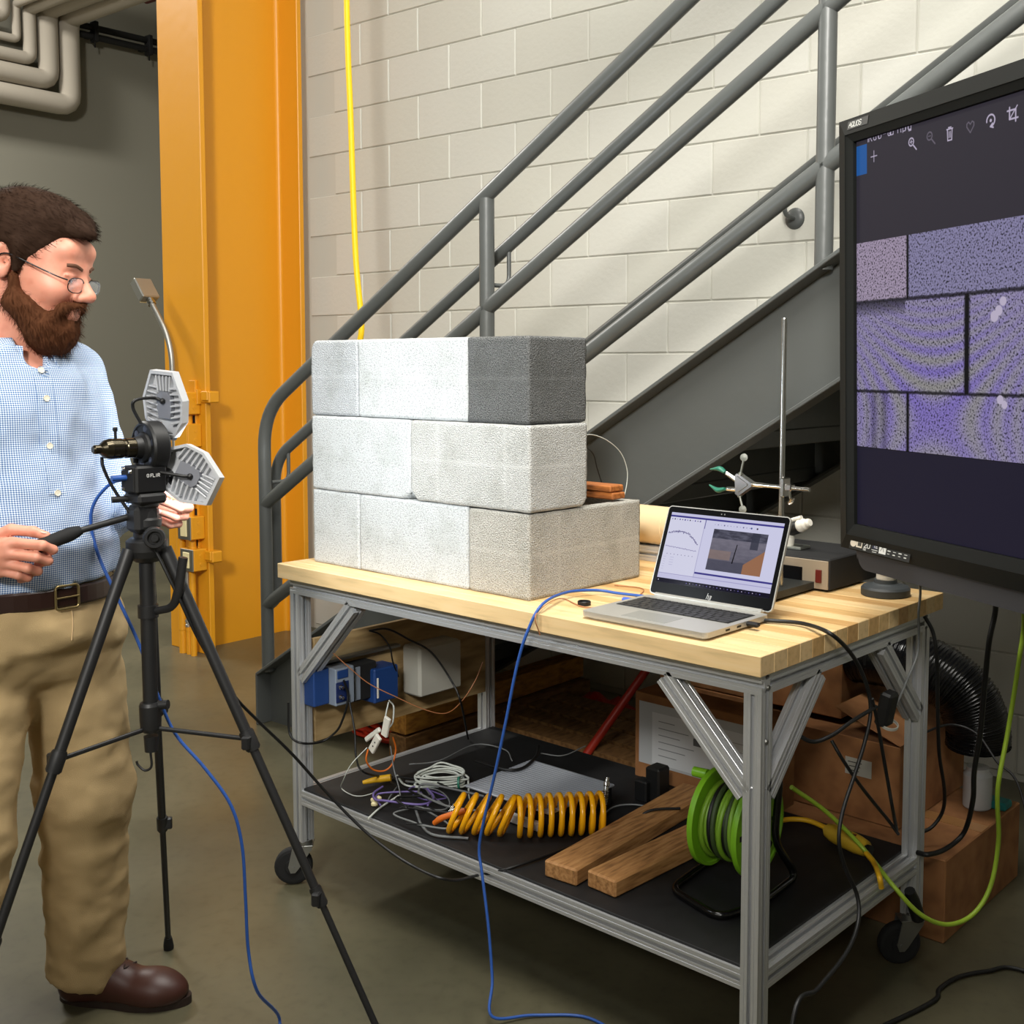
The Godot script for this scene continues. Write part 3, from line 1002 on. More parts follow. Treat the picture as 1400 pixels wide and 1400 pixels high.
func tv_picture() -> Image:
	var W := 1536
	var H := 864
	var k := W / 1.329
	var im := Image.create(W, H, false, Image.FORMAT_RGB8)
	var top := c8(58, 54, 64)
	var low := c8(36, 33, 52)
	var f := FastNoiseLite.new()
	f.seed = 5
	f.frequency = 0.16
	f.fractal_octaves = 2
	var py := func(y: float) -> float: return (0.748 - y) * k
	im.fill_rect(Rect2i(0, 0, W, int(py.call(0.551))), top)
	im.fill_rect(Rect2i(0, int(py.call(0.155)), W, H), low)
	# the photograph on show: block joints, grain and moire bands
	var y0 := int(py.call(0.553))
	var y1 := int(py.call(0.156))
	for j in range(y0, y1):
		for i in range(0, W):
			var x := i / k
			var y := 0.748 - j / k
			var e := f.get_noise_2d(i, j)
			var base := Color(0.60, 0.565, 0.72)
			if y > 0.44 and x < 0.157: base = Color(0.67, 0.61, 0.71)
			elif y > 0.44: base = Color(0.56, 0.54, 0.69)
			var cx := x - 0.235
			var band := sin(190.0 * (cx * cx * 1.2 - (y - 0.215) * (y - 0.215) * 2.4) * 1.7 + 1.3)
			var strong := exp(-pow((y - 0.27) / 0.13, 2.0)) * exp(-pow(cx / 0.22, 2.0))
			if y > 0.44: strong *= 0.15
			base = base.lerp(Color(0.50, 0.43, 0.80) if band > 0.0 else Color(0.61, 0.61, 0.55), strong * absf(band) * 0.75)
			var gr := 1.0 + 0.34 * minf(e, 0.25) - (0.5 if e < -0.42 else 0.0)
			var c := Color(base.r * gr, base.g * gr, base.b * gr)
			var seam := 1.0
			var wob := 0.0012 * f.get_noise_2d(i * 0.3, 7.0)
			var d1 := absf(y - 0.438 - wob)
			if d1 < 0.004: seam = minf(seam, 0.25 + d1 * 100.0)
			if x < 0.15 and y < 0.438 and y > 0.41: seam = minf(seam, 0.4 + (0.438 - y) * 20.0)
			var d2 := absf(y - 0.266 - wob)
			if d2 < 0.0035: seam = minf(seam, 0.2 + d2 * 150.0)
			var xs := [0.157, 0.318, 0.158]
			var row := 0 if y > 0.438 else (1 if y > 0.266 else 2)
			var d3 := absf(x - xs[row] - wob)
			var tw: float = [0.0022, 0.0045, 0.003][row]
			if d3 < tw: seam = minf(seam, 0.12)
			elif d3 < tw * 2.0: seam = minf(seam, 0.5 + 0.4 * (d3 - tw) / tw)
			if row == 2 and x > 0.03 and x < 0.10: seam *= 0.85 + 0.1 * sin(x * 200.0)
			c = Color(c.r * seam, c.g * seam, c.b * seam)
			im.set_pixel(i, j, c)
	var pt := func(x: float, y: float) -> Vector2: return Vector2(x * k, (0.748 - y) * k)
	# pale flecks
	for q in [[0.405, 0.42, 9.0], [0.395, 0.405, 10.0], [0.385, 0.396, 11.0], [0.40, 0.258, 9.0], [0.41, 0.25, 8.0]]:
		dot(im, q[0] * k, (0.748 - q[1]) * k, q[2], Color(0.82, 0.78, 0.88))
	# tool strip
	im.fill_rect(Rect2i(0, int(py.call(0.739)), int(0.034 * k), int(0.057 * k)), c8(40, 100, 175))
	var wh := Color(0.82, 0.78, 0.88)
	var dim := Color(0.45, 0.42, 0.48)
	var p: Vector2 = pt.call(0.056, 0.712)
	stroke(im, [p + Vector2(-11, 0), p + Vector2(11, 0)], 2.0, wh)
	stroke(im, [p + Vector2(0, -12), p + Vector2(0, 12)], 2.0, wh)
	for q in [[0.171, 0.715, wh], [0.222, 0.716, dim]]:
		p = pt.call(q[0], q[1])
		stroke(im, arc_pts(p + Vector2(-4, -4), 8.0, 0, TAU), 2.6, q[2])
		stroke(im, [p + Vector2(3, 4), p + Vector2(13, 14)], 3.0, q[2])
		stroke(im, [p + Vector2(-8, -4), p + Vector2(0, -4)], 2.0, q[2])
		if q[2] == wh: stroke(im, [p + Vector2(-4, -8), p + Vector2(-4, 0)], 2.0, q[2])
	p = pt.call(0.272, 0.714)
	stroke(im, [p + Vector2(-9, -9), p + Vector2(9, -9)], 2.6, wh)
	stroke(im, [p + Vector2(-4, -12), p + Vector2(4, -12)], 2.6, wh)
	stroke(im, [p + Vector2(-7, -9), p + Vector2(-6, 13), p + Vector2(6, 13), p + Vector2(7, -9)], 2.6, wh)
	stroke(im, [p + Vector2(-2, -4), p + Vector2(-2, 8)], 2.0, wh)
	stroke(im, [p + Vector2(2, -4), p + Vector2(2, 8)], 2.0, wh)
	p = pt.call(0.324, 0.716)
	stroke(im, [p + Vector2(0, 12), p + Vector2(-10, 0), p + Vector2(-10, -6), p + Vector2(-5, -9), p + Vector2(0, -4), p + Vector2(5, -9), p + Vector2(10, -6), p + Vector2(10, 0), p + Vector2(0, 12)], 2.4, dim)
	p = pt.call(0.373, 0.716)
	stroke(im, arc_pts(p, 11.0, PI * 0.95, PI * 2.45), 3.0, wh)
	dot(im, p.x, p.y, 3.2, wh)
	stroke(im, [p + Vector2(7, 14), p + Vector2(-1, 11), p + Vector2(5, 6)], 3.0, wh)
	p = pt.call(0.423, 0.716)
	stroke(im, [p + Vector2(-8, -14), p + Vector2(-8, 8), p + Vector2(14, 8)], 3.0, wh)
	stroke(im, [p + Vector2(-14, -8), p + Vector2(8, -8), p + Vector2(8, 14)], 3.0, wh)
	stroke(im, [p + Vector2(-8, 8), p + Vector2(12, -14)], 2.4, wh)
	write(im, "IR.CMU - Queen.png", Vector2(0.033 * k, -8.0), 15.0, 2.0, wh, 0.85)
	return im

func screen_on_stand() -> void:
	var bs := Basis(Vector3(0.8878, 0, 0.4602), Vector3.UP, Vector3(-0.4602, 0, 0.8878)) * Basis(Vector3.RIGHT, 0.0279)
	var fr := Transform3D(bs, Vector3(0.647, 1.071, -0.270))
	var t := thing("wall_display", "large black flat display screen showing a purple photo of concrete blocks", "display", Vector3(0.665, 0.0, 0.0), "", fr)
	var w := 1.329
	var h := 0.748
	var mb := MB.new()
	# casing
	mb.box(Vector3(w / 2, h / 2, -0.045), Vector3(w + 0.06, h + 0.06, 0.07), 0.012)
	put("casing", mb, M.black_matte, t)
	# bezel as a stepped frame: an outer sloping band and an inner flat one
	for side in 4:
		mb = MB.new()
		var lo := Vector2(-0.048, -0.053)
		var hi := Vector2(w + 0.048, h + 0.047)
		var mi := Vector2(-0.019, -0.022)
		var ma := Vector2(w + 0.019, h + 0.016)
		var si := Vector2(-0.001, -0.001)
		var sa := Vector2(w + 0.001, h + 0.001)
		var P := func(q: Vector2, z: float) -> Vector3: return Vector3(q.x, q.y, z)
		var rect := func(a: Vector2, b: Vector2, k: int) -> Vector2: return [Vector2(a.x, a.y), Vector2(b.x, a.y), Vector2(b.x, b.y), Vector2(a.x, b.y)][k % 4]
		var prof := [[lo, hi, -0.02], [lo, hi, 0.006], [mi, ma, 0.013], [mi, ma, 0.0115], [si, sa, 0.006], [si, sa, -0.002], [si, sa, -0.02]]
		for i in prof.size():
			var a: Array = prof[i]
			var c: Array = prof[(i + 1) % prof.size()]
			var o: Vector3 = Vector3(0, 0, 1)
			var a0: Vector2 = rect.call(a[0], a[1], side)
			var a1: Vector2 = rect.call(a[0], a[1], side + 1)
			var c0: Vector2 = rect.call(c[0], c[1], side)
			var c1: Vector2 = rect.call(c[0], c[1], side + 1)
			var outw := [Vector3.DOWN, Vector3.RIGHT, Vector3.UP, Vector3.LEFT][side] as Vector3
			if i == 0: o = outw
			elif i == 4 or i == 5: o = -outw + Vector3(0, 0, 0.3)
			elif i == 6: o = Vector3(0, 0, -1)
			elif i == 2: o = -outw
			mb.quad(P.call(a0, a[2]), P.call(a1, a[2]), P.call(c1, c[2]), P.call(c0, c[2]), o)
		put("bezel", mb, M.bezel, t)
	mb = MB.new()
	plate(mb, 0, 0, w, h, -0.001, Vector3.ZERO, Basis())
	put("screen", mb, picture_mat(tv_picture(), 0.7, 0.45), t)
	# speaker bar under the bezel
	mb = MB.new()
	var poly := PackedVector2Array()
	for q in [Vector2(-0.004, -0.05), Vector2(0.0, -0.072)]: poly.append(q)
	for i in 6:
		var a := PI + PI / 2 * i / 5.0
		poly.append(Vector2(0.03, -0.064) + Vector2(cos(a) * 0.027, sin(a) * 0.0265))
	for q in [Vector2(w - 0.02, -0.0905), Vector2(w, -0.05)]: poly.append(q)
	mb.prism(poly, 0.03, Vector3(0, 0, -0.03))
	put("speaker_bar", mb, M.speaker, t)
	# printed stickers on the lower bezel
	var im := Image.create(384, 64, false, Image.FORMAT_RGB8)
	im.fill(c8(22, 23, 21))
	var wh := c8(205, 205, 200)
	dot(im, 24, 32, 20, c8(196, 186, 168))
	im.fill_rect(Rect2i(44, 14, 40, 36), c8(196, 186, 168))
	im.fill_rect(Rect2i(54, 22, 24, 20), c8(60, 58, 52))
	write(im, "20", Vector2(96, 18), 24, 4, wh)
	write(im, "TEE", Vector2(92, 48), 8, 2, wh)
	stroke(im, [Vector2(92, 10), Vector2(140, 10)], 3, wh)
	im.fill_rect(Rect2i(152, 14, 30, 22), c8(30, 34, 62))
	write(im, "IE", Vector2(158, 16), 16, 3, wh)
	stroke(im, [Vector2(148, 44), Vector2(186, 44)], 3, wh)
	stroke(im, [Vector2(154, 54), Vector2(180, 54)], 3, wh)
	im.fill_rect(Rect2i(194, 8, 44, 46), wh)
	stroke(im, [Vector2(204, 40), Vector2(214, 18), Vector2(224, 42)], 3, c8(90, 90, 88))
	for j in 3:
		for i in 4:
			stroke(im, [Vector2(248 + i * 34, 16 + j * 15), Vector2(268 + i * 34 - j * 4, 16 + j * 15)], 5 if (i + j) % 2 else 3, wh)
	var sm := mat(Color.WHITE, 0.5)
	sm.albedo_texture = ImageTexture.create_from_image(im)
	mb = MB.new()
	var bb := Basis(Vector3.RIGHT, 0.22)
	plate(mb, 0.0, -0.0135, 0.19, 0.0105, 0.0012, Vector3(-0.008, -0.036, 0.0098), Basis(Vector3.RIGHT, -0.22))
	put("sticker_strip", mb, sm, t)
	# maker's lettering on the upper bezel
	mb = MB.new()
	var im2 := Image.create(256, 64, false, Image.FORMAT_RGB8)
	im2.fill(c8(22, 23, 21))
	write(im2, "AQUOS", Vector2(20, 12), 38, 5, c8(185, 186, 180), 1.25)
	var lm := mat(Color.WHITE, 0.5)
	lm.albedo_texture = ImageTexture.create_from_image(im2)
	plate(mb, 0.0, 0.0, 0.066, 0.0165, 0.0008, Vector3(-0.013, h + 0.0245, 0.0112), Basis(Vector3.RIGHT, -0.2))
	put("lettering", mb, lm, t)
	# wheeled stand: two posts to a floor frame, seen only as one foot
	var yaw := Basis(Vector3(0.8878, 0, 0.4602), Vector3.UP, Vector3(-0.4602, 0, 0.8878))
	var f2 := Transform3D(yaw, Vector3(0.647, 0.0, -0.270))
	var st := thing("display_stand", "black floor stand carrying the large display, its rounded foot on the concrete", "stand", Vector3(0.665, 0.0, -0.15), "", f2)
	for x in [0.42, 0.91]:
		mb = MB.new()
		mb.box(Vector3(x, 0.88, -0.125), Vector3(0.06, 1.6, 0.05), 0.006)
		put("post", mb, M.black_matte, st)
	mb = MB.new()
	mb.box(Vector3(0.665, 0.12, -0.125), Vector3(0.55, 0.06, 0.05), 0.006)
	put("crossbar", mb, M.black_matte, st)
	for x in [0.42, 0.91]:
		mb = MB.new()
		var pts := []
		mb.tube(smooth([Vector3(x, 0.075, -0.55), Vector3(x, 0.085, -0.3), Vector3(x, 0.1, -0.1), Vector3(x, 0.085, 0.2), Vector3(x, 0.07, 0.5)], 6), 0.055, 16, true, 0.7)
		put("foot", mb, M.black_matte, st)

# ---------------------------------------------------------------- fittings of the column and the far wall
func pipes() -> void:
	var specs := [[3.55, -1.15, 4.27, 0.085, "lowest and outermost of the pale insulated pipes bending along the far wall"], [3.72, -0.975, 4.29, 0.08, "second lowest pale insulated pipe bending along the far wall"], [3.862, -0.826, 4.26, 0.052, "middle pale insulated pipe, thinner, bending along the far wall"], [3.995, -0.722, 4.27, 0.033, "thin pale insulated pipe above the middle one on the far wall"], [4.15, -0.62, 4.4, 0.055, "topmost pale insulated pipe of the nest on the far wall"]]
	for s in specs:
		var mb := MB.new()
		var u := -4.72
		mb.tube(bent([Vector3(u, s[0], 3.2), Vector3(u, s[0], s[1]), Vector3(u, s[2], s[1]), Vector3(0.4, s[2], s[1])], s[3] * 1.15, 4), s[3], 20)
		single("insulated_pipe", s[4], "pipe", mb, M.pipe_wrap, Vector3(u, s[0], 0), "insulated pipes on the far wall", WALL)
	for k in 2:
		var mb := MB.new()
		var y: float = [4.25, 4.175][k]
		mb.tube(PackedVector3Array([Vector3(-4.77, y - 0.003, -1.1), Vector3(-4.77, y + 0.02, -2.6)]), 0.028, 14)
		single("black_pipe", ["upper black pipe clamped high on the far wall beside the yellow column", "lower black pipe clamped high on the far wall beside the yellow column"][k], "pipe", mb, M.black_matte, Vector3(-4.77, y, -1.6), "black pipes high on the far wall", WALL)
	for n in [-1.4, -1.9]:
		var mb := MB.new()
		mb.box(Vector3(-4.76, 4.215, n), Vector3(0.085, 0.17, 0.035), 0.004)
		mb.rod(Vector3(-4.74, 4.14, n + 0.01), Vector3(-4.74, 4.08, n + 0.01), 0.006, 8)
		mb.box(Vector3(-4.85, 4.2, n), Vector3(0.1, 0.04, 0.04))
		single("pipe_clamp", ["black clamp gripping the two black pipes near the insulated pipes", "black clamp gripping the two black pipes next to the yellow column"][0 if n > -1.6 else 1], "clamp", mb, M.black_matte, Vector3(-4.76, 4.2, n), "clamps on the black pipes", WALL)
	var mb := MB.new()
	mb.tube(PackedVector3Array([Vector3(-4.0, 4.36, -1.42), Vector3(0.5, 4.36, -1.42)]), 0.05, 16)
	single("red_pipe", "dark red pipe end showing at the top beside the yellow column", "pipe", mb, mat(Color(0.35, 0.04, 0.02), 0.5), Vector3(-4.0, 4.36, -1.42), "", WALL)

func device_box(label: String, u: float, y: float, h: float, grey: bool) -> void:
	var w := 0.105
	var n0 := 0.69
	var t := thing("electrical_box", label, "electrical box", Vector3(u, y, n0), "electrical boxes on the column", WALL)
	var mb := MB.new()
	mb.box(Vector3(u, y, n0 + 0.038), Vector3(w, h, 0.074), 0.004)
	put("box", mb, M.yellow, t)
	for k in 2:
		mb = MB.new()
		mb.lathe([Vector2(0, 0.0015), Vector2(0.008, 0.0015), Vector2(0.009, 0)], Vector3(u + w / 2, y + h * (0.2 if k == 0 else -0.2), n0 + 0.035), Vector3.RIGHT, 12)
		put("knockout", mb, M.yellow, t)
	mb = MB.new()
	mb.box(Vector3(u, y, n0 + 0.0775), Vector3(w, h, 0.005), 0.002)
	var plate_ := put("cover", mb, M.dull_steel if grey else M.yellow, t)
	if grey:
		mb = MB.new()
		mb.box(Vector3(u, y, n0 + 0.082), Vector3(0.05, h * 0.72, 0.006), 0.002)
		put("receptacle", mb, M.cream, plate_)

func column_fittings() -> void:
	device_box("yellow electrical box on the column, topmost, behind the upper lamp panel", -0.215, 1.212, 0.105, false)
	device_box("yellow electrical box on the column, below the topmost one", -0.21, 1.06, 0.11, false)
	device_box("yellow box with galvanised cover and cream outlet beside the hand", -0.20, 0.62, 0.11, true)
	device_box("lowest electrical box on the column, galvanised cover with cream outlet", -0.185, 0.468, 0.105, true)
	var g := "electrical conduits on the column"
	var list := [
		["thick yellow conduit rising from the floor, farthest along the column face", -0.285, 0.72, 0.02, 0.0, 0.9, "yellow"],
		["thin yellow conduit stub with galvanised pipe above, between two other conduits", -0.235, 0.72, 0.0135, 0.0, 0.14, "yellow"],
		["yellow conduit rising from the floor to the lowest electrical box", -0.19, 0.725, 0.0145, 0.0, 0.42, "yellow"],
		["short yellow conduit joining the two upper electrical boxes", -0.20, 0.72, 0.016, 1.1, 1.16, "yellow"],
		["yellow conduit between the upper boxes and the outlet boxes", -0.20, 0.72, 0.016, 0.67, 1.01, "yellow"],
		["yellow conduit between the two outlet boxes", -0.19, 0.72, 0.016, 0.52, 0.57, "yellow"],
	]
	for c in list:
		var mb := MB.new()
		mb.lathe([Vector2(0, c[4]), Vector2(c[3], c[4]), Vector2(c[3], maxf(c[4], minf(0.11, c[5] - 0.01))), Vector2(c[3] * 1.08, maxf(c[4], minf(0.115, c[5] - 0.008))), Vector2(c[3] * 1.08, c[5]), Vector2(0, c[5])], Vector3(c[1], 0, c[2] + 0.012), Vector3.UP, 18)
		single("conduit", c[0], "conduit", mb, M.yellow, Vector3(c[1], c[4], c[2]), g, WALL)
	var mb := MB.new()
	mb.rod(Vector3(-0.235, 0.17, 0.735), Vector3(-0.235, 0.42, 0.735), 0.0105, 14)
	mb.lathe([Vector2(0.0105, 0.0), Vector2(0.0145, 0.0), Vector2(0.0145, 0.012), Vector2(0.012, 0.014), Vector2(0.012, 0.02), Vector2(0.0145, 0.022), Vector2(0.0145, 0.034), Vector2(0.0105, 0.034)], Vector3(-0.235, 0.135, 0.735), Vector3.UP, 16)
	single("conduit", "galvanised steel conduit with bright coupling standing on a yellow stub", "conduit", mb, M.steel_rough, Vector3(-0.235, 0.14, 0.735), g, WALL)
	# bent galvanised conduit with an outlet box at its end
	var t := thing("bent_conduit", "bent galvanised conduit leaning off the column with an outlet box at its top", "conduit", Vector3(-0.3, 0.67, 0.75), "", WALL)
	mb = MB.new()
	mb.tube(bent([Vector3(-0.298, 0.66, 0.74), Vector3(-0.3, 1.50, 0.75), Vector3(-0.43, 1.69, 0.77)], 0.16, 10), 0.0135, 16)
	put("pipe", mb, M.steel_rough, t)
	var d := Vector3(-0.13, 0.19, 0.02).normalized()
	mb = MB.new()
	mb.lathe([Vector2(0.0135, 0), Vector2(0.02, 0), Vector2(0.02, 0.012), Vector2(0.017, 0.014), Vector2(0.02, 0.017), Vector2(0.02, 0.03), Vector2(0, 0.03)], Vector3(-0.43, 1.69, 0.77) - d * 0.01, d, 16)
	put("connector", mb, M.steel, t)
	mb = MB.new()
	var b := Basis(Vector3.FORWARD.cross(d).normalized(), d, Vector3.BACK)
	mb.box(Vector3(-0.43, 1.69, 0.77) + d * 0.075, Vector3(0.05, 0.11, 0.09), 0.005, b)
	put("outlet_box", mb, M.steel_rough, t)
	mb = MB.new()
	mb.box(Vector3(-0.43, 1.69, 0.77) + d * 0.078 + b.x * -0.028, Vector3(0.007, 0.115, 0.07), 0.002, b)
	put("cover", mb, M.cream, t)
	for y in [1.242, 0.482]:
		t = thing("beam_clamp", ["yellow strap clamp gripping the flange edge beside the topmost box", "yellow strap clamp gripping the flange edge beside the lowest box"][0 if y > 1.0 else 1], "clamp", Vector3(-0.12, y, 0.69), "strap clamps on the flange", WALL)
		mb = MB.new()
		mb.box(Vector3(-0.115, y, 0.672), Vector3(0.075, 0.056, 0.058), 0.006)
		put("body", mb, M.yellow, t)
		mb = MB.new()
		mb.box(Vector3(-0.105, y + 0.006, 0.704), Vector3(0.05, 0.045, 0.012), 0.004)
		put("lip", mb, M.yellow, t)
		mb = MB.new()
		mb.box(Vector3(-0.16, y, 0.702), Vector3(0.012, 0.07, 0.024), 0.002)
		put("strut", mb, M.yellow, t)
	t = thing("strut_channel", "yellow slotted strut channel standing on the column face behind the boxes", "channel", Vector3(-0.2, 0.4, 0.69), "", WALL)
	mb = MB.new()
	mb.box(Vector3(-0.21, 0.86, 0.697), Vector3(0.05, 0.92, 0.014), 0.002)
	put("rail", mb, M.yellow, t)
	for k in 6:
		mb = MB.new()
		mb.box(Vector3(-0.198, [1.135, 0.95, 0.86, 0.76, 0.69, 0.545][k], 0.7045), Vector3(0.016, 0.035, 0.002))
		put("slot", mb, M.black_matte, t)

# ---------------------------------------------------------------- things on the bench top
func laptop_picture() -> Image:
	var W := 720
	var H := 405
	var im := Image.create(W, H, false, Image.FORMAT_RGB8)
	im.fill(c8(206, 205, 236))
	var navy := c8(66, 62, 140)
	im.fill_rect(Rect2i(0, 16, W, 10), navy)
	im.fill_rect(Rect2i(0, 26, 232, 330), c8(222, 222, 244))
	im.fill_rect(Rect2i(236, 26, W - 236, 300), c8(214, 214, 242))
	im.fill_rect(Rect2i(236, 26, 3, 50), navy)
	im.fill_rect(Rect2i(232, 26, 4, 330), c8(180, 178, 214))
	im.fill_rect(Rect2i(0, 350, W, 4), c8(170, 166, 210))
	im.fill_rect(Rect2i(0, 380, W, 25), c8(26, 24, 40))
	im.fill_rect(Rect2i(236, 322, W - 236, 10), navy)
	for i in 12:
		dot(im, 14 + i * 17, 38, [3, 4, 2, 4, 3, 5][i % 6], [c8(90, 80, 160), c8(60, 60, 80), c8(120, 110, 170)][i % 3])
		dot(im, 300 + i * 20, 46, [2, 3, 2, 4, 3, 2][i % 6], [c8(150, 146, 190), c8(110, 106, 150)][i % 2])
	dot(im, 566, 46, 5, c8(60, 50, 70))
	dot(im, 530, 46, 5, c8(80, 90, 150))
	for i in 22: dot(im, 200 + i * 22, 392, 3, [c8(120, 110, 190), c8(190, 180, 210), c8(90, 80, 120)][i % 3])
	dot(im, 12, 392, 3, c8(230, 230, 240))
	# two plotted curves
	var f := FastNoiseLite.new()
	f.seed = 3
	f.frequency = 0.12
	var a := []
	var b := []
	for i in 100:
		var x := 8.0 + i * 2.1
		a.append(Vector2(x, 120.0 - 12.0 * sin(i / 75.0 * PI) + (40.0 * maxf(0, (i - 66) / 34.0)) + 14.0 * f.get_noise_1d(i * 3.0)))
		b.append(Vector2(x, 196.0 + 12.0 * i / 100.0 + 7.0 * f.get_noise_1d(400 + i * 3.0)))
	stroke(im, a, 3.0, c8(110, 106, 150))
	stroke(im, b, 2.4, c8(150, 146, 186))
	for i in 8: dot(im, 30 + i * 24, 240, 2.5, c8(130, 126, 160))
	for i in 6: stroke(im, [Vector2(12, 258 + i * 14), Vector2(26, 258 + i * 14)], 2, c8(190, 188, 220))
	for i in 4: stroke(im, [Vector2(56, 258 + i * 14), Vector2(80, 258 + i * 14)], 2, c8(180, 178, 214))
	# the camera picture: grey joint with a dark crack and an orange reflection painted in the corner
	for j in range(70, 300):
		for i in range(300, 640):
			var u := (i - 300) / 340.0
			var v := (j - 70) / 230.0
			var n := f.get_noise_2d(i * 0.12, j * 0.4)
			var c := c8(128, 124, 138).lerp(c8(92, 90, 104), clampf(v * 0.9 + 0.3 * n, 0, 1))
			if v < 0.22: c = c8(96, 96, 112).lerp(c8(60, 60, 74), clampf(0.5 + n, 0, 1))
			if u > 0.72 and u < 0.86 and v < 0.4: c = c.lerp(c8(58, 60, 74), 0.8)
			if v > 0.5 and v < 0.72 and u < 0.4: c = c.lerp(c8(150, 126, 116), 0.6)
			if v > 0.74: c = c.lerp(c8(76, 76, 92), 0.7)
			if v > 1.5 - u * 1.1 and u > 0.66: c = c8(158, 112, 84)
			var dx := absf(u - (0.47 - (v - 0.55) * 0.06))
			if v > 0.32 and v < 0.78 and dx < 0.006 + 0.006 * v: c = c.darkened(0.75)
			im.set_pixel(i, j, c)
	return im

func laptop() -> void:
	var x0 := 0.196
	var x1 := 0.508
	var zf := 0.053
	var zb := -0.172
	var xm := (x0 + x1) / 2
	var t := thing("laptop", "open silver laptop with a plotted graph and a picture on its display", "laptop", Vector3(xm, TOP, -0.06))
	var y := TOP + 0.0165
	var mb := MB.new()
	var poly := round_rect(x1 - x0, zf - zb, 0.012)
	mb.prism(poly, -0.011, Vector3(xm, y, (zf + zb) / 2), Basis(Vector3.RIGHT, Vector3.FORWARD, Vector3.UP))
	mb.prism(round_rect(x1 - x0 - 0.02, zf - zb - 0.02, 0.01), -0.0055, Vector3(xm, y - 0.011, (zf + zb) / 2), Basis(Vector3.RIGHT, Vector3.FORWARD, Vector3.UP))
	put("base", mb, M.laptop, t)
	mb = MB.new()
	mb.box(Vector3(xm, y + 0.0002, -0.093), Vector3(0.282, 0.0012, 0.098), 0.0003)
	var bed := put("keyboard", mb, M.black_matte, t)
	var pitch := 0.0186
	for r in 6:
		var z := -0.1345 + r * 0.0166
		var x := xm - 0.1395
		var widths := []
		if r == 5: widths = [1, 1, 1, 1.2, 5.0, 1.2, 1, 1, 1, 1.5]
		elif r == 0:
			for k in 15: widths.append(1)
		elif r == 1:
			for k in 13: widths.append(1)
			widths.append(2.0)
		elif r == 2:
			widths.append(1.5)
			for k in 12: widths.append(1)
			widths.append(1.5)
		elif r == 3:
			widths.append(1.75)
			for k in 11: widths.append(1)
			widths.append(2.25)
		else:
			widths.append(2.25)
			for k in 10: widths.append(1)
			widths.append(2.75)
		for w in widths:
			mb = MB.new()
			mb.box(Vector3(x + w * pitch / 2, y + 0.0013, z), Vector3(w * pitch - 0.0028, 0.0016, 0.0138 if r > 0 else 0.0085), 0.0004)
			put("key", mb, M.key, bed)
			x += w * pitch
	mb = MB.new()
	mb.box(Vector3(xm - 0.008, y + 0.0001, 0.006), Vector3(0.11, 0.0008, 0.062), 0.0003)
	put("touchpad", mb, M.touchpad, t)
	mb = MB.new()
	mb.rod(Vector3(x0 + 0.02, y + 0.001, zb - 0.004), Vector3(x1 - 0.02, y + 0.001, zb - 0.004), 0.006, 12)
	put("hinge", mb, M.laptop, t)
	# lid leaning back
	var up := Vector3(0, cos(0.372), -sin(0.372))
	var nrm := Vector3(0, sin(0.372), cos(0.372))
	var b := Basis(Vector3.RIGHT, up, nrm)
	var o := Vector3(xm, y + 0.002, zb - 0.006)
	mb = MB.new()
	mb.prism(round_rect(x1 - x0 + 0.002, 0.202, 0.01), 0.0055, o + b * Vector3(0, 0.101, -0.0055), b)
	put("lid", mb, M.laptop, t)
	mb = MB.new()
	mb.prism(round_rect(x1 - x0 - 0.003, 0.1975, 0.008), 0.0006, o + b * Vector3(0, 0.101, 0.0), b)
	var bez := put("display_frame", mb, M.glass_black, t)
	mb = MB.new()
	plate(mb, -0.1445, 0.028, 0.1445, 0.187, 0.0009, o, b)
	put("display", mb, picture_mat(laptop_picture(), 0.85, 0.12), t)
	# slanted maker's mark: four slim strokes
	mb = MB.new()
	for s in [[-0.006, 0.0095, 0.010], [0.0, 0.0055, 0.0085]]:
		pass
	var pts := [[-0.0055, 0.006, -0.0025, 0.019], [-0.0036, 0.0138, 0.0002, 0.0138], [0.0002, 0.0138, -0.0012, 0.006], [0.0012, 0.0038, 0.0046, 0.0138], [0.003, 0.0138, 0.0068, 0.0138], [0.0068, 0.0138, 0.0052, 0.006], [0.0052, 0.006, 0.0022, 0.006]]
	for s in pts:
		var a := o + b * Vector3(s[0], s[1], 0.0011)
		var c := o + b * Vector3(s[2], s[3], 0.0011)
		mb.tube(PackedVector3Array([a, c]), 0.0007, 5)
	put("logo", mb, M.logo, bez)
	for dx in [-0.004, 0.004]:
		mb = MB.new()
		mb.lathe([Vector2(0, 0.0003), Vector2(0.0016, 0.0003), Vector2(0.0018, 0)], o + b * Vector3(dx - 0.01, 0.193, 0.0006), nrm, 10)
		put("camera_eye", mb, M.dull_steel, bez)
	for q in [[x0 + 0.001, -0.06, -1], [x1 - 0.001, -0.06, 1], [x1 - 0.001, -0.02, 1]]:
		mb = MB.new()
		mb.box(Vector3(q[0], y - 0.006, q[1]), Vector3(0.003, 0.004, 0.014))
		put("port", mb, M.black, t)
	mb = MB.new()
	mb.box(Vector3(x1 + 0.012, y - 0.0055, -0.091), Vector3(0.028, 0.009, 0.014), 0.003)
	single("power_plug", "black plug of the power cable pushed into the laptop side", "plug", mb, M.black, Vector3(x1 + 0.012, y - 0.009, -0.091))
	mb = MB.new()
	mb.box(Vector3(x0 - 0.012, y - 0.006, -0.118), Vector3(0.028, 0.009, 0.013), 0.003, Basis(Vector3.UP, 0.1))
	single("network_plug", "blue plug of the network cable at the laptop's edge", "plug", mb, M.blue_clear, Vector3(x0 - 0.012, y - 0.011, -0.118))

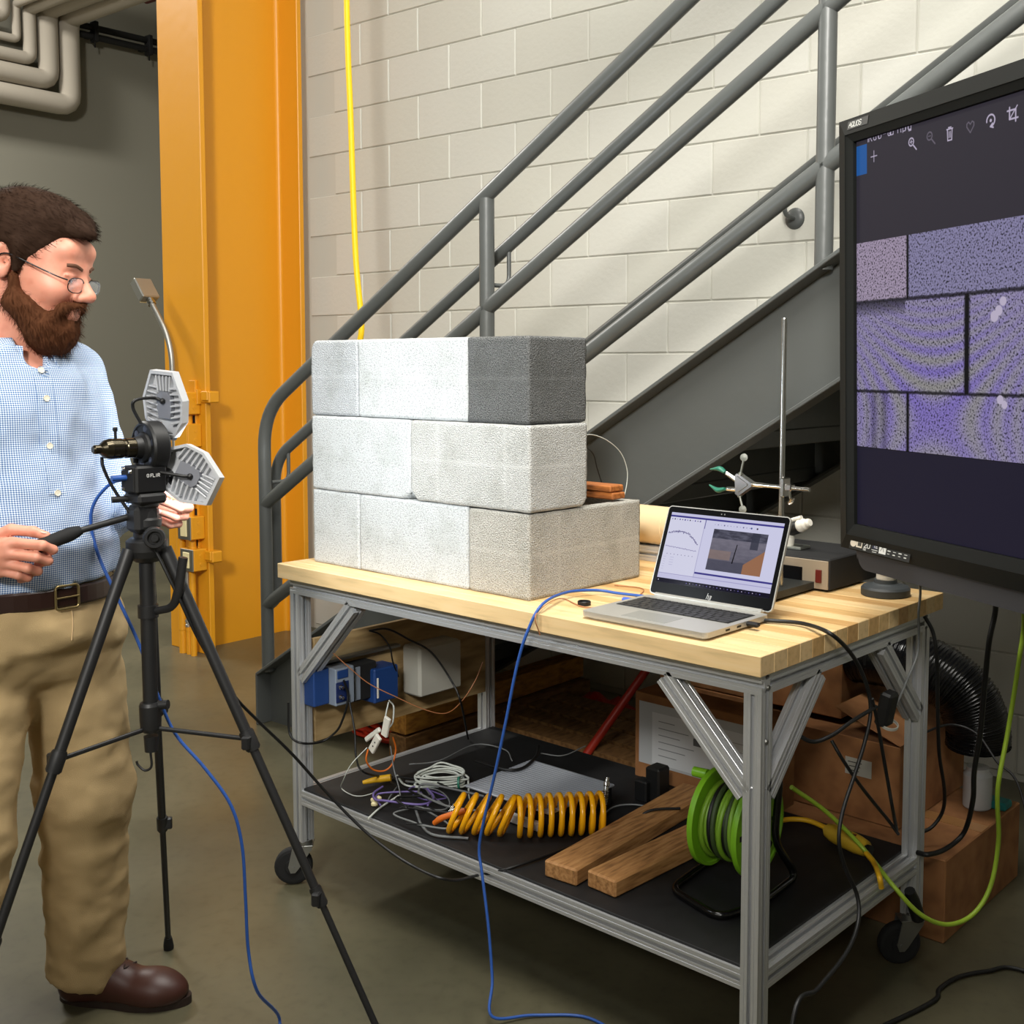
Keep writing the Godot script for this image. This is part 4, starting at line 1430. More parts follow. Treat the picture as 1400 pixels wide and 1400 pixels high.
func bench_things() -> void:
	laptop()
	# lens cap
	var mb := MB.new()
	mb.lathe([Vector2(0, 0.0), Vector2(0.0135, 0.0), Vector2(0.0145, 0.001), Vector2(0.0145, 0.0085), Vector2(0.0135, 0.0095), Vector2(0.0125, 0.0095), Vector2(0.0125, 0.005), Vector2(0, 0.005)], Vector3(0.117, TOP, -0.05), Vector3.UP, 28)
	single("lens_cap", "small round black lens cap lying on the bench top left of the laptop".replace(" left of", " beside"), "lens cap", mb, M.black, Vector3(0.117, TOP, -0.05))
	# ring stand
	var t := thing("ring_stand", "laboratory stand with tall steel rod on a black rectangular foot", "stand", Vector3(0.335, TOP, -0.455))
	mb = MB.new()
	mb.prism(round_rect(0.155, 0.27, 0.012), 0.016, Vector3(0.335, TOP + 0.006, -0.455), Basis(Vector3.RIGHT, Vector3.FORWARD, Vector3.UP))
	for q in [[-0.06, -0.115], [0.06, -0.115], [-0.06, 0.115], [0.06, 0.115]]:
		mb.lathe([Vector2(0.014, 0.007), Vector2(0.012, 0.0), Vector2(0.0, 0.0)], Vector3(0.335 + q[0], TOP, -0.455 + q[1]), Vector3.UP, 14)
	put("foot", mb, M.stand_black, t)
	mb = MB.new()
	mb.lathe([Vector2(0, 0.0), Vector2(0.0062, 0.0), Vector2(0.0062, 0.603), Vector2(0.0045, 0.606), Vector2(0, 0.606)], Vector3(0.383, TOP + 0.02, -0.42), Vector3.UP, 18)
	put("rod", mb, M.steel, t)
	# clamp
	t = thing("utility_clamp", "shiny two-pronged laboratory clamp with green tips fixed to the stand rod", "clamp", Vector3(0.383, 1.115, -0.42))
	var z := -0.405
	var zz := z
	mb = MB.new()
	mb.prism(PackedVector2Array([Vector2(0.273, 1.135), Vector2(0.279, 1.141), Vector2(0.318, 1.121), Vector2(0.318, 1.113), Vector2(0.283, 1.089), Vector2(0.275, 1.093)]), 0.02, Vector3(0, 0, z - 0.01))
	mb.prism(PackedVector2Array([Vector2(0.277, 1.130), Vector2(0.281, 1.134), Vector2(0.308, 1.119), Vector2(0.308, 1.115), Vector2(0.283, 1.097), Vector2(0.278, 1.10)]), 0.024, Vector3(0, 0, z - 0.012))
	put("head", mb, M.chrome, t)
	mb = MB.new()
	mb.rod(Vector3(0.312, 1.1175, z), Vector3(0.345, 1.117, z), 0.0055, 14, 0.0055)
	mb.rod(Vector3(0.345, 1.117, z), Vector3(0.462, 1.1155, z), 0.0045, 14)
	put("arm", mb, M.chrome, t)
	for s in [[[0.277, 1.122], [0.244, 1.139], [0.240, 1.1405], [0.226, 1.1475], [0.214, 1.147], [0.199, 1.145]], [[0.277, 1.103], [0.246, 1.1025], [0.240, 1.102], [0.224, 1.0975], [0.212, 1.101], [0.197, 1.108]]]:
		mb = MB.new()
		mb.tube(PackedVector3Array([Vector3(s[0][0], s[0][1], z), Vector3(s[1][0], s[1][1], z)]), [0.0055, 0.0045], 12)
		put("prong", mb, M.chrome, t)
		mb = MB.new()
		mb.tube(smooth([Vector3(s[2][0], s[2][1], z), Vector3(s[3][0], s[3][1], z), Vector3(s[4][0], s[4][1], z), Vector3(s[5][0], s[5][1], z)], 5), [0.0035, 0.0045, 0.005, 0.0055, 0.006, 0.006, 0.006, 0.0055, 0.005, 0.0045, 0.004, 0.0035, 0.003, 0.0025, 0.002, 0.0015], 10, true, 1.6)
		put("green_tip", mb, M.green_rubber, t)
	for s in [[0.283, 1.139, 0.2915, 1.1775, 1.0], [0.281, 1.089, 0.290, 1.058, -1.0]]:
		mb = MB.new()
		mb.rod(Vector3(s[0], s[1], z), Vector3(s[2] - 0.001, s[3] - 0.006 * s[4], z), 0.0028, 10)
		mb.lathe([Vector2(0, -0.005), Vector2(0.005, -0.005), Vector2(0.005, 0.003), Vector2(0, 0.003)], Vector3(s[0], s[1], z), Vector3(s[2] - s[0], s[3] - s[1], 0), 12)
		mb.lathe([Vector2(0, -0.0018), Vector2(0.0085, -0.0012), Vector2(0.0092, 0.0), Vector2(0.0085, 0.0012), Vector2(0, 0.0018)], Vector3(s[2], s[3], z), Vector3(0.35, 0.05, 0.93), 18)
		put("thumb_screw", mb, M.dull_chrome, t)
	mb = MB.new()
	mb.box(Vector3(0.396, 1.116, z - 0.007), Vector3(0.011, 0.043, 0.03), 0.002)
	mb.box(Vector3(0.411, 1.117, z - 0.002), Vector3(0.017, 0.015, 0.02), 0.002)
	mb.rod(Vector3(0.412, 1.11, z), Vector3(0.414, 1.092, z), 0.0027, 10)
	mb.lathe([Vector2(0, -0.0018), Vector2(0.009, -0.001), Vector2(0.0095, 0), Vector2(0.009, 0.001), Vector2(0, 0.0018)], Vector3(0.4165, 1.0865, z), Vector3(-0.35, 0.6, 0.7), 16)
	put("boss", mb, M.chrome, t)
	# box with a switch
	t = thing("power_supply", "low black metal box with grey front, dark window and red rocker switch", "power supply", Vector3(0.33, TOP, -0.64))
	mb = MB.new()
	mb.box(Vector3(0.327, TOP + 0.0405, -0.643), Vector3(0.246, 0.073, 0.236), 0.003)
	put("case", mb, M.black_matte, t)
	mb = MB.new()
	mb.box(Vector3(0.327, TOP + 0.0395, -0.5235), Vector3(0.24, 0.066, 0.005), 0.001)
	var fp := put("front_panel", mb, M.taupe, t)
	mb = MB.new()
	mb.box(Vector3(0.345, TOP + 0.037, -0.5205), Vector3(0.072, 0.032, 0.004), 0.001)
	put("window", mb, M.glass_black, fp)
	mb = MB.new()
	mb.box(Vector3(0.4245, TOP + 0.0365, -0.5195), Vector3(0.015, 0.03, 0.006), 0.001)
	put("switch", mb, M.red_dark, fp)
	for q in [[0.225, -0.54], [0.43, -0.54], [0.225, -0.69], [0.43, -0.69]]:
		mb = MB.new()
		mb.lathe([Vector2(0, 0), Vector2(0.008, 0), Vector2(0.009, 0.005), Vector2(0, 0.005)], Vector3(q[0], TOP, q[1]), Vector3.UP, 12)
		put("rubber_foot", mb, M.black, t)
	# jointed fitting on the box
	t = thing("angled_fitting", "white and black angled fitting on a small silver base atop the black box", "fitting", Vector3(0.285, TOP + 0.077, -0.62))
	mb = MB.new()
	mb.box(Vector3(0.29, TOP + 0.081, -0.62), Vector3(0.085, 0.008, 0.05), 0.002)
	put("base_plate", mb, M.dull_chrome, t)
	mb = MB.new()
	mb.lathe([Vector2(0, 0), Vector2(0.019, 0), Vector2(0.019, 0.018), Vector2(0.0185, 0.019), Vector2(0.016, 0.034), Vector2(0.012, 0.042), Vector2(0, 0.043)], Vector3(0.284, TOP + 0.085, -0.61), Vector3(0.1, 1, 0), 22)
	put("post", mb, M.white_plastic, t)
	var ax := Vector3(0.062, 0.025, 0.01).normalized()
	mb = MB.new()
	mb.lathe([Vector2(0, -0.02), Vector2(0.012, -0.02), Vector2(0.0165, -0.014), Vector2(0.0165, 0.03), Vector2(0.015, 0.032), Vector2(0, 0.032)], Vector3(0.294, TOP + 0.123, -0.61), ax, 22)
	put("barrel", mb, M.black, t)
	mb = MB.new()
	mb.lathe([Vector2(0, 0.03), Vector2(0.0155, 0.031), Vector2(0.0165, 0.036), Vector2(0.0145, 0.044), Vector2(0.014, 0.05), Vector2(0.011, 0.055), Vector2(0.0105, 0.062), Vector2(0.0085, 0.066), Vector2(0, 0.067)], Vector3(0.294, TOP + 0.123, -0.61), ax, 20)
	put("tip", mb, M.white_plastic, t)
	mb = MB.new()
	mb.rod(Vector3(0.285, TOP + 0.141, -0.606), Vector3(0.33, TOP + 0.156, -0.602), 0.006, 12)
	put("tube", mb, M.white_plastic, t)
	# magnetic puck
	t = thing("round_base", "dark round base with a white knob on the bench corner under the display", "base", Vector3(0.556, TOP, -0.592))
	mb = MB.new()
	mb.lathe([Vector2(0, 0), Vector2(0.053, 0), Vector2(0.055, 0.002), Vector2(0.055, 0.016), Vector2(0.051, 0.021), Vector2(0.032, 0.025), Vector2(0.026, 0.028), Vector2(0.025, 0.036), Vector2(0, 0.036)], Vector3(0.556, TOP, -0.592), Vector3.UP, 40)
	put("disc", mb, M.puck, t)
	mb = MB.new()
	mb.lathe([Vector2(0.021, 0.036), Vector2(0.022, 0.038), Vector2(0.022, 0.046), Vector2(0.0212, 0.0465), Vector2(0.0212, 0.0475), Vector2(0.022, 0.048), Vector2(0.0215, 0.057), Vector2(0.015, 0.062), Vector2(0, 0.063)], Vector3(0.556, TOP, -0.592), Vector3(0.03, 1, 0.02), 30)
	put("knob", mb, M.white_plastic, t)
	# roll lying on an aluminium rail behind the laptop
	mb = MB.new()
	var b2 := Basis(Vector3.UP, -0.02)
	mb.prism(slot_profile(0.04), 0.7, Vector3(-0.42, TOP + 0.0205, -0.615), aim(Vector3.RIGHT))
	single("aluminium_rail", "slotted aluminium rail lying on the bench top under the beige roll", "rail", mb, M.alu, Vector3(-0.07, TOP, -0.615))
	mb = MB.new()
	mb.lathe([Vector2(0, -0.34), Vector2(0.05, -0.34), Vector2(0.052, -0.338), Vector2(0.052, 0.05), Vector2(0.0505, 0.052), Vector2(0.052, 0.054), Vector2(0.052, 0.23), Vector2(0.047, 0.232), Vector2(0, 0.232)], Vector3(-0.13, TOP + 0.093, -0.63), Vector3.RIGHT, 36)
	single("paper_roll", "beige wrapped roll lying behind the corner block and the laptop", "roll", mb, M.beige, Vector3(-0.1, TOP + 0.041, -0.63))
	for k in 2:
		mb = MB.new()
		mb.box(Vector3(-0.115, TOP + 0.1955 + 0.0092 + 0.0178 * k, -0.335), Vector3(0.19 - 0.006 * k, 0.0165, 0.05), 0.003, Basis(Vector3.UP, 0.02 * (1 - 2 * k)))
		single("wooden_strip", ["lower of two orange-brown wooden strips lying on the corner block", "upper of two orange-brown wooden strips lying on the corner block"][k], "wood strip", mb, M.orange_wood, Vector3(-0.115, TOP + 0.196 + 0.0178 * k, -0.335), "wooden strips on the corner block")

# ---------------------------------------------------------------- the lower shelf and what stands behind
func helix(a: Vector3, b: Vector3, r: float, turns: int, per := 16, lean := 0.0) -> PackedVector3Array:
	var out := PackedVector3Array()
	var bs := aim(b - a)
	var l := (b - a).length()
	for i in turns * per + 1:
		var f := float(i) / (turns * per)
		var t := TAU * i / per
		out.append(a + bs * Vector3(cos(t) * r, sin(t) * r, l * f + lean * r * sin(t)))
	return out

func shelf_things() -> void:
	# board with the measuring modules at the end of the bench
	var mb := MB.new()
	mb.box(Vector3(-0.785, 0.523, -0.305), Vector3(0.016, 0.278, 0.63), 0.001)
	single("plywood_board", "plywood board fixed upright between the end legs of the bench", "board", mb, M.plywood, Vector3(-0.785, 0.384, -0.305))
	var t := thing("mounting_rail", "thin metal mounting rail on the plywood board above the measuring modules", "rail", Vector3(-0.77, 0.6, -0.12))
	mb = MB.new()
	mb.box(Vector3(-0.765, 0.598, -0.11), Vector3(0.022, 0.008, 0.31), 0.001)
	put("rail", mb, M.dull_steel, t)
	t = thing("measuring_module", "grey measuring module with blue side and two round sockets under the bench", "module", Vector3(-0.74, 0.49, 0.0))
	mb = MB.new()
	mb.box(Vector3(-0.755, 0.541, 0.02), Vector3(0.044, 0.098, 0.05), 0.003)
	put("housing", mb, M.blue_plastic, t)
	mb = MB.new()
	mb.box(Vector3(-0.742, 0.538, -0.036), Vector3(0.07, 0.1, 0.062), 0.003)
	var body := put("front", mb, M.grey_plastic, t)
	mb = MB.new()
	mb.box(Vector3(-0.7065, 0.572, -0.028), Vector3(0.003, 0.022, 0.034), 0.001)
	put("label_plate", mb, M.blue_plastic, body)
	mb = MB.new()
	mb.box(Vector3(-0.706, 0.525, -0.026), Vector3(0.004, 0.054, 0.04), 0.001)
	put("socket_plate", mb, M.navy, body)
	for y in [0.54, 0.513]:
		mb = MB.new()
		mb.lathe([Vector2(0.0, 0.012), Vector2(0.004, 0.012), Vector2(0.0045, 0.004), Vector2(0.006, 0.003), Vector2(0.006, 0.0)], Vector3(-0.704, y, -0.018), Vector3.RIGHT, 14)
		put("socket", mb, M.chrome, body)
	t = thing("measuring_module", "dark measuring module with open slots between the grey and blue modules", "module", Vector3(-0.745, 0.48, -0.11))
	mb = MB.new()
	mb.box(Vector3(-0.752, 0.53, -0.115), Vector3(0.05, 0.1, 0.085), 0.003)
	put("housing", mb, M.black_matte, t)
	mb = MB.new()
	mb.box(Vector3(-0.726, 0.53, -0.09), Vector3(0.004, 0.09, 0.02), 0.001)
	put("front", mb, M.grey_plastic, t)
	t = thing("measuring_module", "blue measuring module with white strip beside the copper wires", "module", Vector3(-0.735, 0.46, -0.18))
	mb = MB.new()
	mb.box(Vector3(-0.745, 0.513, -0.178), Vector3(0.07, 0.095, 0.085), 0.004)
	put("housing", mb, M.blue_plastic, t)
	mb = MB.new()
	mb.box(Vector3(-0.7085, 0.508, -0.146), Vector3(0.003, 0.056, 0.006), 0.001)
	put("strip", mb, M.white_plastic, t)
	t = thing("junction_box", "white plastic junction box on the plywood board under the bench", "box", Vector3(-0.74, 0.45, -0.37))
	mb = MB.new()
	mb.box(Vector3(-0.739, 0.522, -0.367), Vector3(0.074, 0.142, 0.158), 0.006)
	put("box", mb, M.grey_white, t)
	mb = MB.new()
	mb.box(Vector3(-0.7005, 0.522, -0.367), Vector3(0.006, 0.138, 0.154), 0.003)
	put("lid", mb, M.grey_white, t)
	# flat white connectors
	var cs := [["flat white connector hanging upright from the white cables", Vector3(-0.557, 0.456, -0.05), Vector3(0.013, 0.045, 0), 0.022], ["slanting white connector with thin lead, below the upright one", Vector3(-0.611, 0.424, -0.05), Vector3(0.05, 0.035, 0), 0.013], ["white connector with two dark holes, lowest of the three", Vector3(-0.59, 0.407, -0.04), Vector3(0.028, 0.04, 0), 0.022]]
	for c in cs:
		var d: Vector3 = c[2]
		t = thing("wire_connector", c[0], "connector", c[1], "white connectors")
		mb = MB.new()
		mb.box(c[1], Vector3(c[3], d.length() * 1.15, 0.009), 0.002, Basis(d.normalized().cross(Vector3.BACK), d.normalized(), Vector3.BACK))
		put("body", mb, M.white_plastic, t)
		if c[3] > 0.02 and d.x > 0.02:
			for k in [-0.008, 0.006]:
				mb = MB.new()
				mb.lathe([Vector2(0, 0.0006), Vector2(0.0022, 0.0006), Vector2(0.0024, 0)], c[1] + d.normalized() * k + Vector3(0.001, 0, 0.0045), Vector3.BACK, 10)
				put("hole", mb, M.black, t)
	mb = MB.new()
	mb.tube(smooth([Vector3(-0.655, 0.285, -0.05), Vector3(-0.63, 0.292, -0.075), Vector3(-0.60, 0.298, -0.10)], 4), [0.005, 0.006, 0.007, 0.0075, 0.008, 0.0095, 0.0095, 0.0095, 0.0095], 12)
	single("yellow_plug", "small yellow plug lying at the back of the cable tangle", "plug", mb, M.cordyellow, Vector3(-0.63, 0.275, -0.08))
	# coil of white cable
	t = thing("cable_coil", "coil of white cable lying on the shelf behind the yellow air hose", "cable coil", Vector3(-0.5, SHELF, -0.2))
	var rg := RandomNumberGenerator.new()
	rg.seed = 21
	mb = MB.new()
	var pts := []
	for i in 60:
		var a := TAU * i / 11.0
		var rx := 0.062 + rg.randf_range(-0.012, 0.012)
		var rz := 0.03 + rg.randf_range(-0.008, 0.008)
		var p := Vector3(cos(a) * rx, 0.008 + 0.03 * i / 60.0 + (0.018 * maxf(0.0, -sin(a))) + rg.randf_range(0, 0.004), sin(a) * rz)
		pts.append(Vector3(-0.505, SHELF, -0.19) + Basis(Vector3.UP, 0.66) * p)
	mb.tube(smooth(pts, 4), 0.0027, 8)
	put("windings", mb, M.whitewire, t)
	mb = MB.new()
	var tie := Vector3(-0.452, SHELF + 0.022, -0.208)
	mb.lathe([Vector2(0.0155, -0.003), Vector2(0.0165, -0.003), Vector2(0.0165, 0.003), Vector2(0.0155, 0.003)], tie, Vector3(1, 0.1, -0.7), 16)
	put("tie", mb, M.green_rubber, t)
	# white end plugs and purple threads
	for p in [Vector3(-0.548, 0.279, 0.0), Vector3(-0.53, 0.277, 0.012), Vector3(-0.552, 0.277, -0.02)]:
		mb = MB.new()
		mb.box(p, Vector3(0.016, 0.011, 0.011), 0.003, Basis(Vector3.UP, p.x * 40.0))
		single("wire_end", "small cream wire end in the purple tangle, %s of the three" % ("middle" if p.x == -0.548 else ("nearest the hose" if p.x > -0.54 else "nearest the plywood board")), "plug", mb, M.cream, p, "cream wire ends in the tangle")
	# flat silver box on a stack of paper
	t = thing("silver_box", "flat light grey ribbed metal box lying askew behind the yellow air hose", "box", Vector3(-0.23, SHELF, -0.275))
	var tb := Basis(Vector3.UP, 0.02)
	mb = MB.new()
	mb.box(Vector3(-0.225, 0.3185, -0.275), Vector3(0.29, 0.006, 0.25), 0.002, tb)
	put("cover", mb, M.silver_paint, t)
	mb = MB.new()
	mb.box(Vector3(-0.225, 0.292, -0.278), Vector3(0.28, 0.046, 0.236), 0.003, tb)
	put("body", mb, M.black_matte, t)
	for k in 22:
		mb = MB.new()
		mb.box(Vector3(-0.225, 0.3218, -0.275) + tb * Vector3(0, 0, -0.115 + k * 0.011), Vector3(0.284, 0.0012, 0.005), 0.0005, tb)
		put("rib", mb, M.silver_paint, t)
	mb = MB.new()
	mb.box(Vector3(-0.17, 0.282, -0.147), Vector3(0.13, 0.022, 0.012), 0.001, tb)
	single("paper_pad", "white printed paper edge showing under the silver box behind the coils", "paper", mb, M.white_paper, Vector3(-0.17, 0.271, -0.147))
	# spiral air hose
	t = thing("air_hose", "yellow spiral air hose with metal ends stretched along the shelf", "hose", Vector3(-0.12, SHELF, -0.12))
	mb = MB.new()
	var a0 := Vector3(-0.262, SHELF + 0.052, -0.005)
	var a1 := Vector3(-0.13, SHELF + 0.054, -0.085)
	var a2 := Vector3(0.02, SHELF + 0.0535, -0.245)
	var h1 := helix(a0, a1, 0.043, 5, 18, 0.55)
	var h2 := helix(a1, a2, 0.045, 9, 18, 0.12)
	var path := PackedVector3Array()
	for i in h1.size() - 4: path.append(h1[i])
	for i in range(4, h2.size()): path.append(h2[i])
	mb.tube(path, 0.0068, 10)
	put("coil", mb, M.hose_yellow, t)
	for e in [[path[0], path[0] - path[3]], [path[path.size() - 1], path[path.size() - 1] - path[path.size() - 4]]]:
		var d: Vector3 = e[1].normalized()
		mb = MB.new()
		mb.tube(helix(e[0], e[0] + d * 0.035, 0.0075, 9, 10), 0.0012, 6)
		put("spring_guard", mb, M.chrome, t)
		mb = MB.new()
		mb.lathe([Vector2(0, 0), Vector2(0.006, 0), Vector2(0.006, 0.01), Vector2(0.008, 0.012), Vector2(0.008, 0.022), Vector2(0.005, 0.024), Vector2(0.005, 0.032), Vector2(0, 0.032)], e[0] + d * 0.034, d, 12)
		put("coupling", mb, M.chrome, t)
	mb = MB.new()
	mb.tube(smooth([Vector3(-0.318, SHELF + 0.012, 0.0), Vector3(-0.295, SHELF + 0.03, -0.01), Vector3(-0.25, SHELF + 0.05, -0.04)], 4), [0.006, 0.007, 0.0075, 0.008, 0.0075, 0.007, 0.007, 0.0068, 0.0068], 10)
	single("orange_hose_end", "orange rubber hose end poking out beside the spiral hose", "hose", mb, M.orange, Vector3(-0.3, SHELF, 0.0))
	# two lengths of lumber
	for k in 2:
		var s := [[Vector3(0.062, 0, 0.018), Vector3(0.152, 0, 0.014), Vector3(0.02, 0, -0.56), Vector3(0.10, 0, -0.57)], [Vector3(0.168, 0, -0.004), Vector3(0.247, 0, 0.0), Vector3(0.19, 0, -0.5), Vector3(0.27, 0, -0.5)]][k] as Array
		var c: Vector3 = (s[0] + s[1] + s[2] + s[3]) / 4.0
		var dir: Vector3 = ((s[2] + s[3]) - (s[0] + s[1])).normalized()
		mb = MB.new()
		mb.box(Vector3(c.x, SHELF + 0.0195, c.z), Vector3(0.088 if k == 0 else 0.082, 0.038, ((s[2] + s[3]) - (s[0] + s[1])).length() / 2.0), 0.004, aim(dir))
		single("lumber", ["longer wooden board on the shelf, beside the air hose", "wooden board on the shelf next to the cable reel"][k], "lumber", mb, M.lumber, Vector3(c.x, SHELF, c.z), "wooden boards on the shelf")
	# black power brick
	t = thing("power_brick", "black power adapter standing on the shelf before the labelled box", "adapter", Vector3(-0.02, SHELF, -0.49))
	mb = MB.new()
	mb.box(Vector3(-0.02, SHELF + 0.045, -0.5), Vector3(0.045, 0.09, 0.05), 0.005)
	put("case", mb, M.black, t)
	mb = MB.new()
	mb.box(Vector3(-0.045, SHELF + 0.028, -0.475), Vector3(0.04, 0.056, 0.035), 0.004)
	put("plug", mb, M.black, t)
	# box with a shipping pouch
	t = thing("cardboard_box", "cardboard box with a clear document pouch, at the back of the shelf", "box", Vector3(0.06, SHELF, -0.64))
	mb = MB.new()
	mb.box(Vector3(0.045, SHELF + 0.118, -0.652), Vector3(0.44, 0.236, 0.1), 0.002)
	put("carton", mb, M.cardboard, t)
	mb = MB.new()
	mb.box(Vector3(0.04, SHELF + 0.128, -0.6015), Vector3(0.4, 0.17, 0.001))
	var pouch := put("pouch", mb, M.pouch, t)
	var im := Image.create(256, 128, false, Image.FORMAT_RGB8)
	im.fill(c8(196, 198, 200))
	for j in 6: stroke(im, [Vector2(18, 20 + j * 17), Vector2(60 + (j * 37) % 60, 20 + j * 17)], 2, c8(120, 122, 126))
	im.fill_rect(Rect2i(110, 40, 44, 18), c8(90, 90, 92))
	for j in 4: stroke(im, [Vector2(170, 26 + j * 20), Vector2(235, 26 + j * 20)], 2, c8(150, 150, 154))
	var lm := mat(Color.WHITE, 0.6)
	lm.albedo_texture = ImageTexture.create_from_image(im)
	mb = MB.new()
	plate(mb, -0.155, -0.07, 0.16, 0.07, 0.0, Vector3(0.04, SHELF + 0.12, -0.6005), Basis())
	put("shipping_label", mb, lm, pouch)
	reel()
	# inline plug box
	t = thing("plug_box", "yellow inline safety plug box on the yellow cord behind the reel", "plug", Vector3(0.49, SHELF, -0.54))
	var p0 := Vector3(0.43, 0.292, -0.565)
	var p1 := Vector3(0.565, 0.297, -0.515)
	mb = MB.new()
	mb.tube(PackedVector3Array([p0, p0.lerp(p1, 0.08), p0.lerp(p1, 0.25), p0.lerp(p1, 0.75), p0.lerp(p1, 0.95), p1]), [0.008, 0.017, 0.022, 0.022, 0.018, 0.012], 16, true, 1.0)
	put("body", mb, M.plug_yellow, t)
	mb = MB.new()
	mb.box(p0.lerp(p1, 0.55) + Vector3(0.004, 0.0215, 0.006), Vector3(0.012, 0.004, 0.008), 0.001)
	put("button", mb, M.black, t)
	mb = MB.new()
	mb.box(p0.lerp(p1, 0.68) + Vector3(0.004, 0.021, 0.006), Vector3(0.01, 0.004, 0.008), 0.001)
	put("reset_button", mb, M.red_dark, t)
	mb = MB.new()
	mb.tube(PackedVector3Array([p1 - Vector3(0.008, 0, 0), p1 + Vector3(0.008, 0, 0.003)]), 0.012, 14)
	put("gland", mb, M.black, t)
	mb = MB.new()
	mb.tube(PackedVector3Array([Vector3(0.66, 0.225, -0.53), Vector3(0.662, 0.195, -0.545), Vector3(0.664, 0.15, -0.57)]), [0.012, 0.016, 0.016], 12)
	single("black_plug", "black plug hanging from the yellow cord below the shelf edge", "plug", mb, M.black, Vector3(0.662, 0.15, -0.55))
	# adapter tangle below the bench end
	t = thing("power_adapter", "black power adapter with a white ring hanging below the bench end", "adapter", Vector3(0.655, 0.66, -0.40))
	mb = MB.new()
	mb.box(Vector3(0.655, 0.665, -0.405), Vector3(0.028, 0.075, 0.04), 0.005, Basis(Vector3.FORWARD, 0.2))
	put("case", mb, M.black, t)
	mb = MB.new()
	mb.lathe([Vector2(0.017, -0.003), Vector2(0.0195, -0.003), Vector2(0.0195, 0.003), Vector2(0.017, 0.003)], Vector3(0.662, 0.632, -0.405), Vector3(0.3, 1, 0.2), 18)
	put("ring", mb, M.grey_white, t)

func reel() -> void:
	var t := thing("cable_reel", "lime green cable reel wound with green and black cable on a black tube stand", "cable reel", Vector3(0.38, SHELF, -0.25))
	var l := Vector3(0.327, 0.394, -0.25)
	var ax := Vector3(1, 0, -0.06).normalized()
	var w := 0.108
	for k in 2:
		var mb := MB.new()
		var o := l + ax * w * k
		mb.lathe([Vector2(0.03, -0.003), Vector2(0.098, -0.003), Vector2(0.1, -0.006), Vector2(0.106, -0.006), Vector2(0.107, 0.0), Vector2(0.106, 0.007), Vector2(0.1, 0.007), Vector2(0.098, 0.003), Vector2(0.03, 0.003), Vector2(0.03, -0.003)], o, ax, 48)
		var fl := put("flange", mb, M.lime_plastic, t)
		for i in 8:
			var a := TAU * i / 8.0
			mb = MB.new()
			var r0 := aim(ax)
			mb.box(o + r0 * Vector3(cos(a) * 0.07, sin(a) * 0.07, 0.0032 if k == 1 else -0.0032), Vector3(0.026, 0.012, 0.0012), 0.0003, r0 * Basis(Vector3.BACK, a))
			put("opening", mb, M.black_matte, fl)
	var mb := MB.new()
	mb.lathe([Vector2(0, -0.03), Vector2(0.02, -0.03), Vector2(0.034, -0.008), Vector2(0.034, w + 0.008), Vector2(0.02, w + 0.03), Vector2(0, w + 0.03)], l, ax, 24)
	put("hub", mb, M.lime_plastic, t)
	mb = MB.new()
	mb.lathe([Vector2(0, 0), Vector2(0.012, 0), Vector2(0.011, 0.035), Vector2(0, 0.037)], l + Vector3(-0.006, 0.096, 0.02), -ax, 14)
	put("crank_knob", mb, M.lime_plastic, t)
	# windings: alternate green and dark turns
	var rg := RandomNumberGenerator.new()
	rg.seed = 5
	for i in 13:
		var pts := []
		var x := 0.011 + i * 0.0072
		for k in 18:
			var a := TAU * k / 18.0
			pts.append(l + aim(ax) * Vector3(cos(a) * (0.077 + 0.004 * sin(i * 2.1)), sin(a) * (0.077 + 0.004 * sin(i * 2.1)), x + 0.004 * sin(a * 1.0 + i)))
		mb = MB.new()
		mb.tube(smooth(pts, 3, true), 0.0056, 8, false)
		put("winding", mb, [M.lime_cable, M.lime_cable, M.dark_green, M.lime_cable, M.black][(i * 3) % 5], t)
	mb = MB.new()
	mb.lathe([Vector2(0.034, 0.004), Vector2(0.072, 0.004), Vector2(0.072, w - 0.004), Vector2(0.034, w - 0.004)], l, ax, 30)
	put("wound_core", mb, M.dark_green, t)
	# tube stand
	mb = MB.new()
	var y := SHELF + 0.009
	mb.tube(bent([l + ax * -0.02 + Vector3(0, 0.0, 0.0), Vector3(0.30, y, -0.29), Vector3(0.32, y, -0.10), Vector3(0.47, y, -0.06), Vector3(0.50, y, -0.16), Vector3(0.49, y, -0.33), l + ax * (w + 0.04) + Vector3(0, -0.02, 0), Vector3(0.475, 0.52, -0.28), Vector3(0.40, 0.545, -0.27)], 0.035, 6), 0.0085, 12)
	put("stand", mb, M.black_gloss, t)

